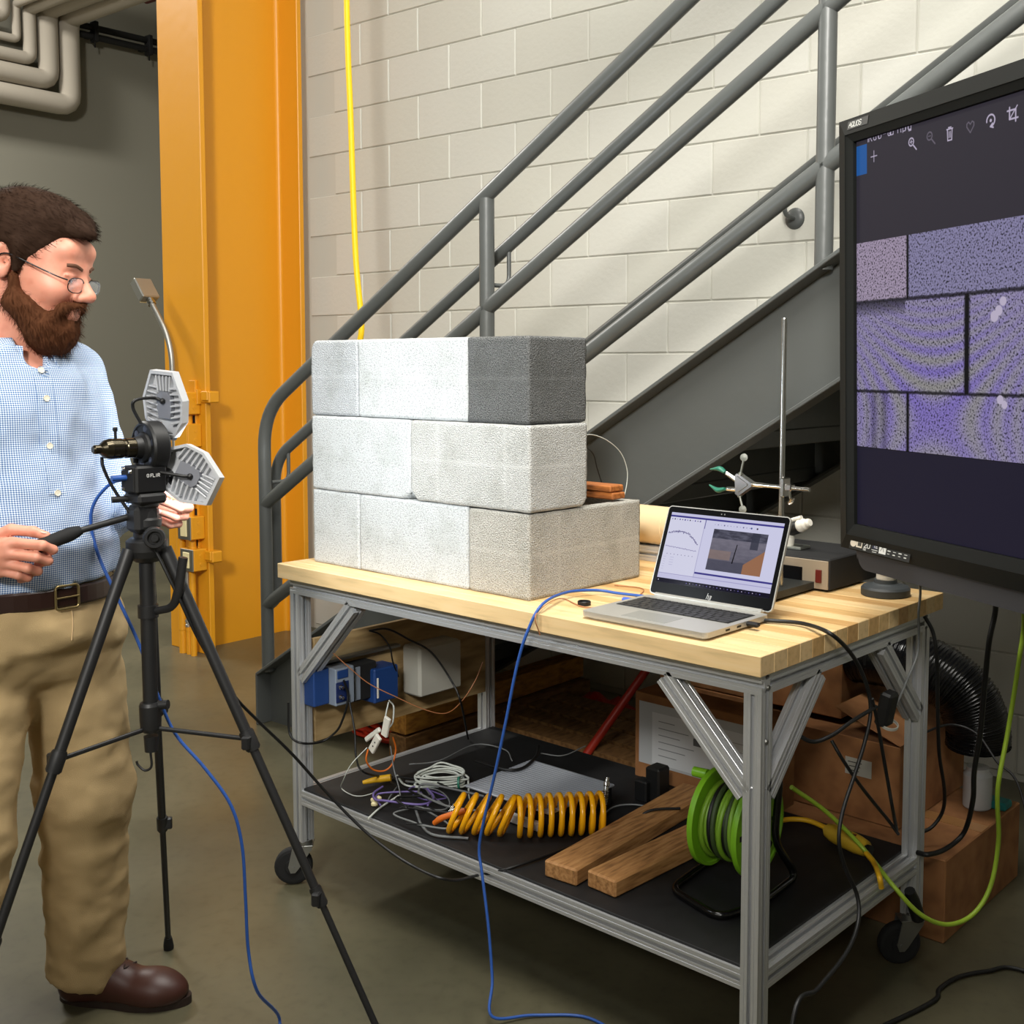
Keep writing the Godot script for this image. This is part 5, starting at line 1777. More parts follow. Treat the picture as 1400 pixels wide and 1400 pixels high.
func back_things() -> void:
	# cardboard boxes behind the bench end
	var mb := MB.new()
	var t := thing("cardboard_box", "long low cardboard box on the floor behind the rear bench leg", "box", Vector3(0.37, 0, -1.015))
	mb.box(Vector3(0.356, 0.1035, -1.015), Vector3(0.57, 0.207, 0.49), 0.003)
	put("carton", mb, M.cardboard, t)
	mb = MB.new()
	mb.box(Vector3(0.356, 0.2075, -1.015), Vector3(0.568, 0.0012, 0.05))
	put("tape", mb, M.tape, t)
	t = thing("cardboard_box", "open cardboard box with white label standing on the low cardboard box", "box", Vector3(0.27, 0.208, -1.07))
	var x0 := 0.02
	var x1 := 0.475
	var z0 := -1.276
	var z1 := -0.864
	var y0 := 0.2095
	var y1 := 0.42
	for s in [[(x0 + x1) / 2, z1 - 0.002, x1 - x0, 0.004], [(x0 + x1) / 2, z0 + 0.002, x1 - x0, 0.004], [x0 + 0.002, (z0 + z1) / 2, 0.004, z1 - z0 - 0.008], [x1 - 0.002, (z0 + z1) / 2, 0.004, z1 - z0 - 0.008]]:
		mb = MB.new()
		mb.box(Vector3(s[0], (y0 + y1) / 2, s[1]), Vector3(s[2], y1 - y0, s[3]), 0.001)
		put("side", mb, M.cardboard, t)
	mb = MB.new()
	mb.box(Vector3((x0 + x1) / 2, y0 + 0.002, (z0 + z1) / 2), Vector3(x1 - x0 - 0.01, 0.004, z1 - z0 - 0.01))
	put("bottom", mb, M.cardboard, t)
	for s in [[Vector3((x0 + x1) / 2, y1, z1), Vector3(x1 - x0, 0.003, 0.2), Basis(Vector3.RIGHT, -0.12), Vector3(0, 0, -0.1)], [Vector3((x0 + x1) / 2, y1 + 0.002, z0), Vector3(x1 - x0, 0.003, 0.2), Basis(Vector3.RIGHT, 0.3), Vector3(0, 0, 0.1)], [Vector3(x1, y1 + 0.004, (z0 + z1) / 2), Vector3(0.2, 0.003, z1 - z0), Basis(Vector3.BACK, -0.35), Vector3(-0.1, 0, 0)]]:
		mb = MB.new()
		mb.box(s[0] + s[2] * s[3], s[1], 0.001, s[2])
		put("flap", mb, M.cardboard, t)
	mb = MB.new()
	mb.box(Vector3(0.36, 0.345, z1 + 0.0006), Vector3(0.075, 0.045, 0.001))
	var lab := put("label", mb, M.grey_white, t)
	for k in 3:
		mb = MB.new()
		mb.box(Vector3(0.35, 0.356 - k * 0.011, z1 + 0.0013), Vector3(0.04 - k * 0.008, 0.002, 0.0006))
		put("printed_line", mb, M.black_matte, lab)
	# third carton with an orange sticker
	t = thing("cardboard_box", "brown cardboard box with an orange sticker, highest behind the bench brace", "box", Vector3(0.0, 0.43, -1.24))
	mb = MB.new()
	mb.box(Vector3(-0.06, 0.56, -1.12), Vector3(0.62, 0.27, 0.3), 0.003)
	put("carton", mb, M.cardboard, t)
	var im := Image.create(96, 160, false, Image.FORMAT_RGB8)
	im.fill(c8(196, 62, 22))
	im.fill_rect(Rect2i(10, 10, 30, 18), c8(200, 190, 175))
	stroke(im, [Vector2(46, 20), Vector2(80, 14)], 8, c8(160, 40, 14))
	im.fill_rect(Rect2i(18, 50, 34, 62), c8(225, 220, 205))
	im.fill_rect(Rect2i(26, 56, 16, 50), c8(20, 20, 22))
	im.fill_rect(Rect2i(60, 60, 16, 40), c8(60, 22, 14))
	im.fill_rect(Rect2i(10, 126, 76, 28), c8(190, 182, 168))
	dot(im, 30, 142, 9, c8(40, 38, 36))
	dot(im, 62, 138, 8, c8(50, 48, 46))
	var om := mat(Color.WHITE, 0.6)
	om.albedo_texture = ImageTexture.create_from_image(im)
	mb = MB.new()
	plate(mb, -0.023, -0.04, 0.023, 0.04, 0.0005, Vector3(0.216, 0.632, -0.9695), Basis())
	put("orange_sticker", mb, om, t)
	# carton standing under it
	t = thing("cardboard_box", "plain cardboard box in the dark under the sticker box", "box", Vector3(-0.2, 0, -1.12))
	mb = MB.new()
	mb.box(Vector3(-0.17, 0.212, -1.12), Vector3(0.36, 0.424, 0.3), 0.003)
	put("carton", mb, M.cardboard, t)
	mb = MB.new()
	mb.box(Vector3(-0.17, 0.2, -0.9695), Vector3(0.05, 0.38, 0.001))
	put("tape", mb, M.tape, t)
	# flexible duct
	mb = MB.new()
	var c := smooth([Vector3(0.15, 0.585, -1.06), Vector3(0.33, 0.60, -1.05), Vector3(0.47, 0.585, -1.05), Vector3(0.555, 0.535, -1.06), Vector3(0.59, 0.46, -1.07), Vector3(0.592, 0.40, -1.075)], 14)
	var fine := PackedVector3Array()
	for i in c.size() - 1:
		for k in 3: fine.append(c[i].lerp(c[i + 1], k / 3.0))
	var rr := []
	var nz := FastNoiseLite.new()
	nz.frequency = 0.3
	for i in fine.size(): rr.append(0.076 + (0.006 if i % 3 == 0 else (0.0 if i % 3 == 1 else 0.0035)) + 0.003 * nz.get_noise_1d(i * 4.0))
	mb.tube(fine, rr, 28)
	single("flexible_duct", "shiny black flexible duct curving over the cardboard boxes", "duct", mb, M.duct, Vector3(0.4, 0.5, -1.06))
	# red coil, red tarpaulin, boards, red pole in the dark under the stairs
	t = thing("cord_coil", "coil of orange-red cord lying on the floor behind the bench", "cord coil", Vector3(-1.6, 0, -0.9))
	mb = MB.new()
	var pts := []
	var rg := RandomNumberGenerator.new()
	rg.seed = 9
	for i in 96:
		var a := TAU * i / 12.0
		pts.append(Vector3(-1.56, 0.012, -0.93) + Vector3(cos(a) * (0.20 + rg.randf_range(-0.05, 0.03)), 0.05 * i / 96.0 + rg.randf() * 0.01, sin(a) * (0.13 + rg.randf_range(-0.035, 0.02))))
	mb.tube(smooth(pts, 3), 0.0075, 8)
	put("cord", mb, M.red_cord, t)
	mb = MB.new()
	var grid := []
	for i in 13:
		var row := []
		for j in 21:
			var q := Vector3(-1.28 + 0.30 * i / 12.0 - 0.05 * j / 20.0, 0.0, -1.14 - 0.62 * j / 20.0)
			var e := 0.5 + 0.5 * sin(i * 1.3 + j * 0.5) * cos(j * 0.9 - i * 0.4)
			var rim := minf(minf(i, 12 - i) / 3.0, minf(j, 20 - j) / 3.0)
			row.append(Vector3(q.x, 0.008 + 0.05 * e * minf(1.0, rim) + 0.03 * minf(1.0, rim), q.z))
		grid.append(row)
	for i in 12:
		for j in 20: mb.quad(grid[i][j], grid[i + 1][j], grid[i + 1][j + 1], grid[i][j + 1], Vector3.UP)
	single("red_tarpaulin", "crumpled red tarpaulin lying in the dark under the stairs", "tarpaulin", mb, M.red_tarp, Vector3(-1.15, 0, -1.4))
	for k in 2:
		mb = MB.new()
		mb.box(Vector3(-1.36 - 0.02 * k, 0.045 + 0.095 * k, -1.25), Vector3(0.09, 0.088, 1.0), 0.003, Basis(Vector3.UP, 0.04 * k))
		single("timber", ["lower pale timber lying along the floor under the stairs", "upper yellowish timber lying on the lower one under the stairs"][k], "timber", mb, M.timber if k == 0 else M.timber_yellow, Vector3(-1.36, 0.09 * k, -1.25), "timbers under the stairs")
	mb = MB.new()
	mb.rod(Vector3(-0.63, 0.1, -0.87), Vector3(-0.56, 0.52, -1.35), 0.014, 14)
	single("red_pole", "red pole leaning in the dark beside the pallet", "pole", mb, M.red_pole, Vector3(-0.6, 0.1, -1.0))
	t = thing("pallet", "dark wooden pallet standing under the stairs behind the labelled box", "pallet", Vector3(-0.75, 0, -1.15))
	for k in 4:
		mb = MB.new()
		mb.box(Vector3(-0.78, 0.14, -0.99 - 0.115 * k), Vector3(0.72, 0.018, 0.09), 0.001)
		put("plank", mb, M.timber, t)
	for k in 3:
		mb = MB.new()
		mb.box(Vector3(-1.1 + 0.32 * k, 0.066, -1.16), Vector3(0.045, 0.13, 0.44), 0.001)
		put("runner", mb, M.timber, t)
	# small teal thing and clear bag behind the low box
	t = thing("glass_jar", "clear plastic jar standing behind the middle cardboard box", "jar", Vector3(0.56, 0.208, -1.14))
	mb = MB.new()
	mb.lathe([Vector2(0, 0), Vector2(0.035, 0), Vector2(0.038, 0.004), Vector2(0.038, 0.09), Vector2(0.03, 0.1), Vector2(0.03, 0.11), Vector2(0, 0.11)], Vector3(0.565, 0.2085, -1.15), Vector3.UP, 20)
	put("body", mb, M.pouch, t)
	mb = MB.new()
	mb.box(Vector3(0.595, 0.2205, -1.18), Vector3(0.09, 0.022, 0.05), 0.005)
	single("teal_lid", "small teal plastic lid on the low cardboard box by the wall", "lid", mb, M.teal, Vector3(0.595, 0.208, -1.18))

# ---------------------------------------------------------------- cables
func cables() -> void:
	cable("ethernet_cable", "blue network cable running from the tripod camera over the floor to the laptop", [Vector3(-0.381, 1.163, 0.706), Vector3(-0.400, 1.161, 0.716), Vector3(-0.425, 1.151, 0.730), Vector3(-0.450, 1.117, 0.748), Vector3(-0.459, 1.074, 0.753), Vector3(-0.449, 1.010, 0.744), Vector3(-0.423, 0.931, 0.723), Vector3(-0.391, 0.837, 0.697), Vector3(-0.363, 0.736, 0.676), Vector3(-0.337, 0.658, 0.655), Vector3(-0.295, 0.589, 0.618), Vector3(-0.257, 0.515, 0.586), Vector3(-0.240, 0.433, 0.573), Vector3(-0.234, 0.322, 0.571), Vector3(-0.229, 0.218, 0.570), Vector3(-0.216, 0.135, 0.560), Vector3(-0.276, 0.004, 0.469), Vector3(-0.150, 0.004, 0.620), Vector3(0.030, 0.004, 0.600), Vector3(0.220, 0.004, 0.450), Vector3(0.330, 0.004, 0.220), Vector3(0.300, 0.004, 0.060), Vector3(0.200, 0.004, 0.030), Vector3(0.110, 0.006, 0.100), Vector3(0.063, 0.020, 0.179), Vector3(0.034, 0.077, 0.150), Vector3(0.008, 0.175, 0.135), Vector3(-0.022, 0.285, 0.125), Vector3(-0.036, 0.336, 0.120), Vector3(-0.022, 0.405, 0.118), Vector3(0.007, 0.508, 0.115), Vector3(0.037, 0.626, 0.112), Vector3(0.068, 0.757, 0.108), Vector3(0.092, 0.834, 0.100), Vector3(0.101, 0.885, 0.065), Vector3(0.045, 0.882, -0.074), Vector3(0.064, 0.878, -0.152), Vector3(0.110, 0.874, -0.174), Vector3(0.177, 0.875, -0.182)], 0.0033, M.blue, "", "cable", 8)
	cable("power_cable", "black power cable from the laptop side, drooping over the bench end to the floor", [Vector3(0.497, 0.874, -0.145), Vector3(0.525, 0.873, -0.167), Vector3(0.587, 0.875, -0.175), Vector3(0.676, 0.876, -0.123), Vector3(0.660, 0.804, -0.246), Vector3(0.665, 0.735, -0.295), Vector3(0.668, 0.681, -0.305), Vector3(0.670, 0.627, -0.278), Vector3(0.672, 0.572, -0.233), Vector3(0.675, 0.513, -0.181), Vector3(0.680, 0.463, -0.159), Vector3(0.685, 0.407, -0.176), Vector3(0.700, 0.344, -0.201), Vector3(0.715, 0.303, -0.177), Vector3(0.730, 0.277, -0.102), Vector3(0.740, 0.264, 0.024), Vector3(0.750, 0.261, 0.125), Vector3(0.780, 0.005, 0.220), Vector3(0.850, 0.005, 0.500)], 0.0042, M.black, "", "cable", 8)
	cable("cable", "black cable hanging straight from the adapter below the bench end toward the rear leg", [Vector3(0.670, 0.711, -0.306), Vector3(0.670, 0.660, -0.331), Vector3(0.670, 0.583, -0.361), Vector3(0.670, 0.504, -0.392), Vector3(0.670, 0.442, -0.416), Vector3(0.600, 0.329, -0.586)], 0.0038, M.black, "black cables hanging below the bench end", "cable", 8)
	cable("cable", "black cable sloping down across the white label of the cardboard box", [Vector3(0.600, 0.618, -0.270), Vector3(0.620, 0.586, -0.275), Vector3(0.630, 0.523, -0.328), Vector3(0.630, 0.453, -0.408), Vector3(0.620, 0.383, -0.501), Vector3(0.600, 0.318, -0.594)], 0.0038, M.black, "black cables hanging below the bench end", "cable", 8)
	cable("cable", "black cable sagging in a loop between the frame brace and the adapter", [Vector3(0.600, 0.702, -0.091), Vector3(0.620, 0.679, -0.096), Vector3(0.640, 0.661, -0.123), Vector3(0.660, 0.669, -0.161), Vector3(0.670, 0.684, -0.222), Vector3(0.670, 0.690, -0.326)], 0.0042, M.black, "black cables hanging below the bench end", "cable", 8)
	cable("cable", "black cable dropping beside the rear bench leg and curling on the cardboard boxes", [Vector3(0.640, 0.826, -0.616), Vector3(0.660, 0.789, -0.620), Vector3(0.670, 0.725, -0.621), Vector3(0.660, 0.607, -0.655), Vector3(0.640, 0.484, -0.717), Vector3(0.620, 0.371, -0.799), Vector3(0.600, 0.299, -0.842), Vector3(0.580, 0.257, -0.830), Vector3(0.560, 0.243, -0.803)], 0.0045, M.black, "black cables hanging below the bench end", "cable", 8)
	cable("cable", "thick black cable from the display bottom, hanging to the low cardboard box", [Vector3(0.920, 1.030, -0.200), Vector3(0.840, 0.904, -0.509), Vector3(0.820, 0.807, -0.532), Vector3(0.800, 0.687, -0.565), Vector3(0.780, 0.586, -0.602), Vector3(0.760, 0.493, -0.626), Vector3(0.740, 0.408, -0.674), Vector3(0.700, 0.307, -0.729), Vector3(0.680, 0.279, -0.678), Vector3(0.670, 0.286, -0.605), Vector3(0.640, 0.280, -0.610)], 0.0058, M.black, "black cables hanging below the bench end", "cable", 8)
	cable("cable", "thin black cable arching over the middle cardboard box toward the floor at far wall", [Vector3(0.560, 0.484, -0.716), Vector3(0.570, 0.500, -0.783), Vector3(0.600, 0.506, -0.876), Vector3(0.660, 0.493, -0.888), Vector3(0.720, 0.446, -0.862), Vector3(0.800, 0.372, -0.830), Vector3(0.950, 0.010, -0.620)], 0.0030, M.black, "black cables hanging below the bench end", "cable", 8)
	cable("cable", "thin grey cable hanging from the display in front of the bench corner", [Vector3(0.740, 1.020, -0.240), Vector3(0.680, 0.927, -0.492), Vector3(0.670, 0.850, -0.518), Vector3(0.664, 0.766, -0.533), Vector3(0.660, 0.709, -0.490), Vector3(0.655, 0.661, -0.450)], 0.0028, M.greycable, "black cables hanging below the bench end", "cable", 8)
	cable("cable", "black cable curving over the open floor beside the display stand foot", [Vector3(0.660, 0.006, -0.240), Vector3(0.728, 0.006, -0.494), Vector3(0.720, 0.006, -0.564), Vector3(0.732, 0.006, -0.639), Vector3(0.772, 0.006, -0.707), Vector3(0.835, 0.006, -0.765), Vector3(1.100, 0.006, -0.720)], 0.0048, M.black, "", "cable", 8)
	cable("lamp_cord", "long black lamp cord from the tripod, drooping past the bench leg onto the shelf", [Vector3(-0.360, 1.210, 0.776), Vector3(-0.357, 1.190, 0.775), Vector3(-0.350, 1.150, 0.760), Vector3(-0.334, 1.103, 0.737), Vector3(-0.304, 1.043, 0.711), Vector3(-0.270, 0.956, 0.685), Vector3(-0.247, 0.851, 0.648), Vector3(-0.222, 0.748, 0.598), Vector3(-0.223, 0.677, 0.539), Vector3(-0.228, 0.590, 0.460), Vector3(-0.207, 0.488, 0.386), Vector3(-0.147, 0.402, 0.330), Vector3(-0.065, 0.350, 0.291), Vector3(0.026, 0.336, 0.268), Vector3(-0.106, 0.234, 0.060), Vector3(-0.016, 0.272, 0.039), Vector3(0.014, 0.272, -0.175), Vector3(0.052, 0.290, -0.298), Vector3(0.078, 0.312, -0.344), Vector3(0.124, 0.312, -0.402)], 0.0032, M.black, "", "cable", 8)
	cable("extension_cable", "green and black extension cable looping from the reel up toward the display", [Vector3(0.470, 0.469, -0.335), Vector3(0.500, 0.390, -0.439), Vector3(0.560, 0.303, -0.501), Vector3(0.655, 0.258, -0.460), Vector3(0.700, 0.196, -0.498), Vector3(0.730, 0.154, -0.573), Vector3(0.760, 0.161, -0.642), Vector3(0.780, 0.215, -0.689), Vector3(0.790, 0.319, -0.703), Vector3(0.800, 0.452, -0.662), Vector3(0.810, 0.580, -0.685), Vector3(0.830, 0.741, -0.683), Vector3(0.850, 0.855, -0.648), Vector3(0.980, 1.050, -0.200)], 0.0052, M.lime, "", "cable", 8)
	cable("power_cord", "yellow power cord lying behind the cable reel, running to the inline plug box", [Vector3(0.315, 0.290, -0.528), Vector3(0.333, 0.290, -0.566), Vector3(0.371, 0.290, -0.588), Vector3(0.429, 0.292, -0.573)], 0.0062, M.cordyellow, "yellow cord ends", "cable", 8)
	cable("power_cord", "short yellow cord bending down from the inline plug box over the shelf edge", [Vector3(0.568, 0.295, -0.500), Vector3(0.601, 0.290, -0.473), Vector3(0.655, 0.306, -0.388), Vector3(0.660, 0.281, -0.390)], 0.0062, M.cordyellow, "yellow cord ends", "cable", 8)
	cable("wire", "thin copper-coloured wire lying on the bench top between blocks and laptop", [Vector3(0.111, 0.824, 0.084), Vector3(0.109, 0.869, 0.093), Vector3(0.034, 0.869, -0.062), Vector3(0.138, 0.869, -0.029), Vector3(0.177, 0.869, -0.105), Vector3(0.111, 0.869, -0.267), Vector3(0.027, 0.869, -0.264)], 0.0012, M.copper, "", "wire", 6)
	cable("wire", "thin white wire arching behind the middle block and down to the corner block", [Vector3(-0.120, 1.210, -0.300), Vector3(-0.130, 1.215, -0.360), Vector3(-0.130, 1.198, -0.422), Vector3(-0.130, 1.165, -0.476), Vector3(-0.130, 1.122, -0.503), Vector3(-0.130, 1.084, -0.504), Vector3(-0.130, 1.039, -0.489)], 0.0012, M.whitewire, "", "wire", 6)
	cable("wire", "thin dark wire hanging behind the middle block above the wooden strips", [Vector3(-0.130, 1.200, -0.300), Vector3(-0.130, 1.171, -0.363), Vector3(-0.130, 1.130, -0.383), Vector3(-0.130, 1.088, -0.403)], 0.0015, M.black, "", "wire", 6)
	cable("cable", "black cable with white sleeves hanging from the grey module to the front leg", [Vector3(-0.700, 0.557, -0.026), Vector3(-0.700, 0.519, -0.038), Vector3(-0.700, 0.486, -0.035), Vector3(-0.720, 0.443, -0.035), Vector3(-0.740, 0.410, -0.030), Vector3(-0.764, 0.384, 0.000), Vector3(-0.756, 0.400, 0.070), Vector3(-0.800, 0.417, 0.075), Vector3(-0.804, 0.500, 0.075)], 0.0030, M.black, "cables of the measuring modules", "cable", 8)
	cable("cable", "black cable falling from the grey module into the tangle on the shelf", [Vector3(-0.700, 0.494, -0.044), Vector3(-0.660, 0.427, -0.029), Vector3(-0.620, 0.374, -0.002), Vector3(-0.560, 0.356, 0.022), Vector3(-0.652, 0.275, -0.131), Vector3(-0.574, 0.275, -0.141)], 0.0028, M.black, "cables of the measuring modules", "cable", 8)
	cable("cable", "black cable arching from under the bench top past the white box", [Vector3(-0.700, 0.675, -0.112), Vector3(-0.680, 0.674, -0.159), Vector3(-0.660, 0.637, -0.218), Vector3(-0.620, 0.600, -0.262), Vector3(-0.580, 0.518, -0.300), Vector3(-0.520, 0.477, -0.277), Vector3(-0.729, 0.275, -0.500)], 0.0028, M.black, "cables of the measuring modules", "cable", 8)
	cable("cable", "second black cable arching above the measuring modules toward the white box", [Vector3(-0.720, 0.669, -0.128), Vector3(-0.710, 0.654, -0.158), Vector3(-0.700, 0.616, -0.182), Vector3(-0.700, 0.574, -0.192), Vector3(-0.720, 0.522, -0.228)], 0.0022, M.black, "cables of the measuring modules", "cable", 8)
	cable("wire", "thin copper wire sagging between the measuring modules and the rear bench leg", [Vector3(-0.680, 0.654, 0.034), Vector3(-0.660, 0.595, -0.020), Vector3(-0.640, 0.551, -0.063), Vector3(-0.600, 0.513, -0.116), Vector3(-0.560, 0.471, -0.182), Vector3(-0.540, 0.451, -0.242), Vector3(-0.540, 0.472, -0.301), Vector3(-0.550, 0.515, -0.361), Vector3(-0.560, 0.557, -0.399)], 0.0013, M.copper, "", "wire", 6)
	cable("wire", "thin pale wire reaching down from the connectors in a wide bend on the shelf", [Vector3(-0.600, 0.399, -0.022), Vector3(-0.620, 0.359, 0.014), Vector3(-0.640, 0.318, 0.023), Vector3(-0.684, 0.275, -0.003), Vector3(-0.623, 0.272, 0.002), Vector3(-0.602, 0.272, -0.029), Vector3(-0.616, 0.272, -0.086)], 0.0014, M.whitewire, "", "wire", 6)
	cable("cable", "white cable end sticking out of the purple tangle at the shelf front", [Vector3(-0.477, 0.272, 0.073), Vector3(-0.508, 0.273, 0.010), Vector3(-0.529, 0.276, -0.066)], 0.0028, M.whitewire, "", "cable", 6)
	cable("wire", "pale grey wire falling from the connectors into the tangle", [Vector3(-0.600, 0.383, -0.099), Vector3(-0.560, 0.340, -0.076), Vector3(-0.520, 0.305, -0.059), Vector3(-0.501, 0.280, -0.050)], 0.0018, M.greycable, "", "wire", 6)
	cable("cable", "orange cable hanging in a loop below the white connectors", [Vector3(-0.600, 0.394, -0.025), Vector3(-0.600, 0.365, -0.019), Vector3(-0.600, 0.336, -0.040), Vector3(-0.590, 0.327, -0.068), Vector3(-0.580, 0.342, -0.087), Vector3(-0.580, 0.378, -0.100), Vector3(-0.580, 0.413, -0.091)], 0.0024, M.orange, "", "cable", 6)
	cable("cable", "white cables hanging in a narrow loop above the flat connector", [Vector3(-0.620, 0.499, -0.112), Vector3(-0.620, 0.481, -0.127), Vector3(-0.600, 0.460, -0.110), Vector3(-0.600, 0.441, -0.105), Vector3(-0.600, 0.435, -0.090), Vector3(-0.610, 0.458, -0.091), Vector3(-0.620, 0.495, -0.110)], 0.0022, M.whitewire, "", "cable", 6)
	cable("cable", "grey cable curving across the shelf front beside the yellow air hose", [Vector3(-0.598, 0.275, -0.149), Vector3(-0.543, 0.278, -0.157), Vector3(-0.465, 0.276, -0.122), Vector3(-0.375, 0.276, -0.096)], 0.0030, M.greycable, "", "cable", 6)
	cable("cable", "thick grey cable bending from the tangle along the shelf front edge", [Vector3(-0.449, 0.278, -0.050), Vector3(-0.398, 0.273, -0.017), Vector3(-0.337, 0.273, 0.020), Vector3(-0.275, 0.273, 0.035), Vector3(-0.203, 0.273, -0.005)], 0.0035, M.greycable, "", "cable", 6)
	cable("cable", "white cable running from the white coil down to the yellow air hose", [Vector3(-0.454, 0.290, -0.241), Vector3(-0.422, 0.280, -0.213), Vector3(-0.385, 0.275, -0.181), Vector3(-0.344, 0.273, -0.158)], 0.0030, M.whitewire, "", "cable", 6)
	cable("cable", "white cable leading from the tangle into the white coil", [Vector3(-0.628, 0.285, -0.144), Vector3(-0.575, 0.280, -0.122), Vector3(-0.533, 0.280, -0.131), Vector3(-0.479, 0.285, -0.160)], 0.0028, M.whitewire, "", "cable", 6)
	cable("cable", "thin grey cable arching across the dark back of the shelf", [Vector3(-0.691, 0.275, -0.240), Vector3(-0.598, 0.300, -0.266), Vector3(-0.642, 0.290, -0.447), Vector3(-0.567, 0.280, -0.492), Vector3(-0.496, 0.275, -0.450)], 0.0020, M.greycable, "", "cable", 6)
	cable("cable", "black cable curling over the flat silver box", [Vector3(-0.460, 0.330, -0.273), Vector3(-0.357, 0.328, -0.281), Vector3(-0.333, 0.326, -0.325), Vector3(-0.371, 0.325, -0.416), Vector3(-0.434, 0.320, -0.493)], 0.0042, M.black, "", "cable", 8)
	cable("cable", "thin grey cable curving from behind the silver box to the lumber", [Vector3(-0.482, 0.272, -0.555), Vector3(-0.422, 0.272, -0.583), Vector3(-0.428, 0.272, -0.687)], 0.0020, M.greycable, "", "cable", 6)
	cable("cable", "grey cable arching behind the air hose to the lumber, green tie on it", [Vector3(-0.047, 0.274, -0.301), Vector3(-0.061, 0.276, -0.375), Vector3(-0.031, 0.276, -0.420), Vector3(0.031, 0.276, -0.436)], 0.0022, M.greycable, "", "cable", 6)
	cable("yellow_rope", "bright yellow cable hanging before the pale block wall, its end behind the block stack", [Vector3(-2.219, 4.200, -1.227), Vector3(-2.214, 2.903, -1.227), Vector3(-2.197, 2.400, -1.228), Vector3(-2.177, 1.860, -1.229), Vector3(-2.144, 1.580, -1.230), Vector3(-2.159, 1.480, -1.230), Vector3(-2.179, 1.380, -1.229), Vector3(-2.189, 1.250, -1.228)], 0.0125, M.ropeyellow, "", "cable", 12)
	cable("loose_cable", "purple loose cable in the shelf tangle, lowest of its colour there", [Vector3(-0.527, 0.283, -0.095), Vector3(-0.539, 0.281, -0.124), Vector3(-0.516, 0.278, -0.140), Vector3(-0.464, 0.274, -0.147), Vector3(-0.427, 0.275, -0.139), Vector3(-0.441, 0.282, -0.085), Vector3(-0.492, 0.282, -0.083)], 0.0020, M.purple, "loose cables tangled on the bench shelf", "cable", 6)
	cable("loose_cable", "grey loose cable in the shelf tangle, lowest of its colour there", [Vector3(-0.552, 0.276, -0.129), Vector3(-0.468, 0.283, -0.147), Vector3(-0.396, 0.277, -0.122), Vector3(-0.377, 0.276, -0.072), Vector3(-0.480, 0.285, -0.019), Vector3(-0.520, 0.279, -0.025), Vector3(-0.577, 0.282, -0.105)], 0.0020, M.greycable, "loose cables tangled on the bench shelf", "cable", 6)
	cable("loose_cable", "black loose cable in the shelf tangle, lowest of its colour there", [Vector3(-0.454, 0.280, -0.006), Vector3(-0.425, 0.288, -0.043), Vector3(-0.377, 0.279, -0.057), Vector3(-0.292, 0.281, -0.025), Vector3(-0.289, 0.284, 0.016), Vector3(-0.318, 0.290, 0.040), Vector3(-0.360, 0.283, 0.051)], 0.0020, M.black, "loose cables tangled on the bench shelf", "cable", 6)
	cable("loose_cable", "purple loose cable in the shelf tangle, middle one of its colour there", [Vector3(-0.491, 0.288, 0.024), Vector3(-0.551, 0.282, -0.010), Vector3(-0.559, 0.284, -0.037), Vector3(-0.493, 0.288, -0.094), Vector3(-0.469, 0.285, -0.095), Vector3(-0.420, 0.287, -0.077), Vector3(-0.399, 0.289, -0.051)], 0.0025, M.purple, "loose cables tangled on the bench shelf", "cable", 6)
	cable("loose_cable", "grey loose cable in the shelf tangle, middle one of its colour there", [Vector3(-0.378, 0.296, -0.017), Vector3(-0.279, 0.289, -0.007), Vector3(-0.254, 0.291, 0.022), Vector3(-0.321, 0.288, 0.041), Vector3(-0.342, 0.289, 0.043), Vector3(-0.419, 0.289, 0.041), Vector3(-0.418, 0.288, -0.014)], 0.0025, M.greycable, "loose cables tangled on the bench shelf", "cable", 6)
	cable("loose_cable", "black loose cable in the shelf tangle, middle one of its colour there", [Vector3(-0.457, 0.288, -0.084), Vector3(-0.559, 0.292, -0.084), Vector3(-0.600, 0.288, -0.100), Vector3(-0.615, 0.289, -0.127), Vector3(-0.512, 0.289, -0.168), Vector3(-0.518, 0.293, -0.168), Vector3(-0.418, 0.299, -0.147)], 0.0025, M.black, "loose cables tangled on the bench shelf", "cable", 6)
	cable("loose_cable", "purple loose cable in the shelf tangle, uppermost of its colour there", [Vector3(-0.478, 0.293, -0.119), Vector3(-0.421, 0.290, -0.090), Vector3(-0.408, 0.293, -0.035), Vector3(-0.482, 0.300, 0.019), Vector3(-0.524, 0.290, 0.013), Vector3(-0.556, 0.293, -0.007), Vector3(-0.575, 0.293, -0.051)], 0.0030, M.purple, "loose cables tangled on the bench shelf", "cable", 6)
	cable("loose_cable", "grey loose cable in the shelf tangle, uppermost of its colour there", [Vector3(-0.261, 0.298, -0.092), Vector3(-0.339, 0.301, -0.058), Vector3(-0.439, 0.302, -0.066), Vector3(-0.482, 0.294, -0.094), Vector3(-0.483, 0.303, -0.121), Vector3(-0.320, 0.304, -0.156), Vector3(-0.324, 0.301, -0.157)], 0.0030, M.greycable, "loose cables tangled on the bench shelf", "cable", 6)
	cable("loose_cable", "black loose cable in the shelf tangle, uppermost of its colour there", [Vector3(-0.346, 0.299, -0.085), Vector3(-0.292, 0.307, -0.044), Vector3(-0.294, 0.308, -0.018), Vector3(-0.403, 0.304, 0.021), Vector3(-0.393, 0.307, 0.022), Vector3(-0.457, 0.308, -0.001), Vector3(-0.424, 0.297, -0.084)], 0.0030, M.black, "loose cables tangled on the bench shelf", "cable", 6)

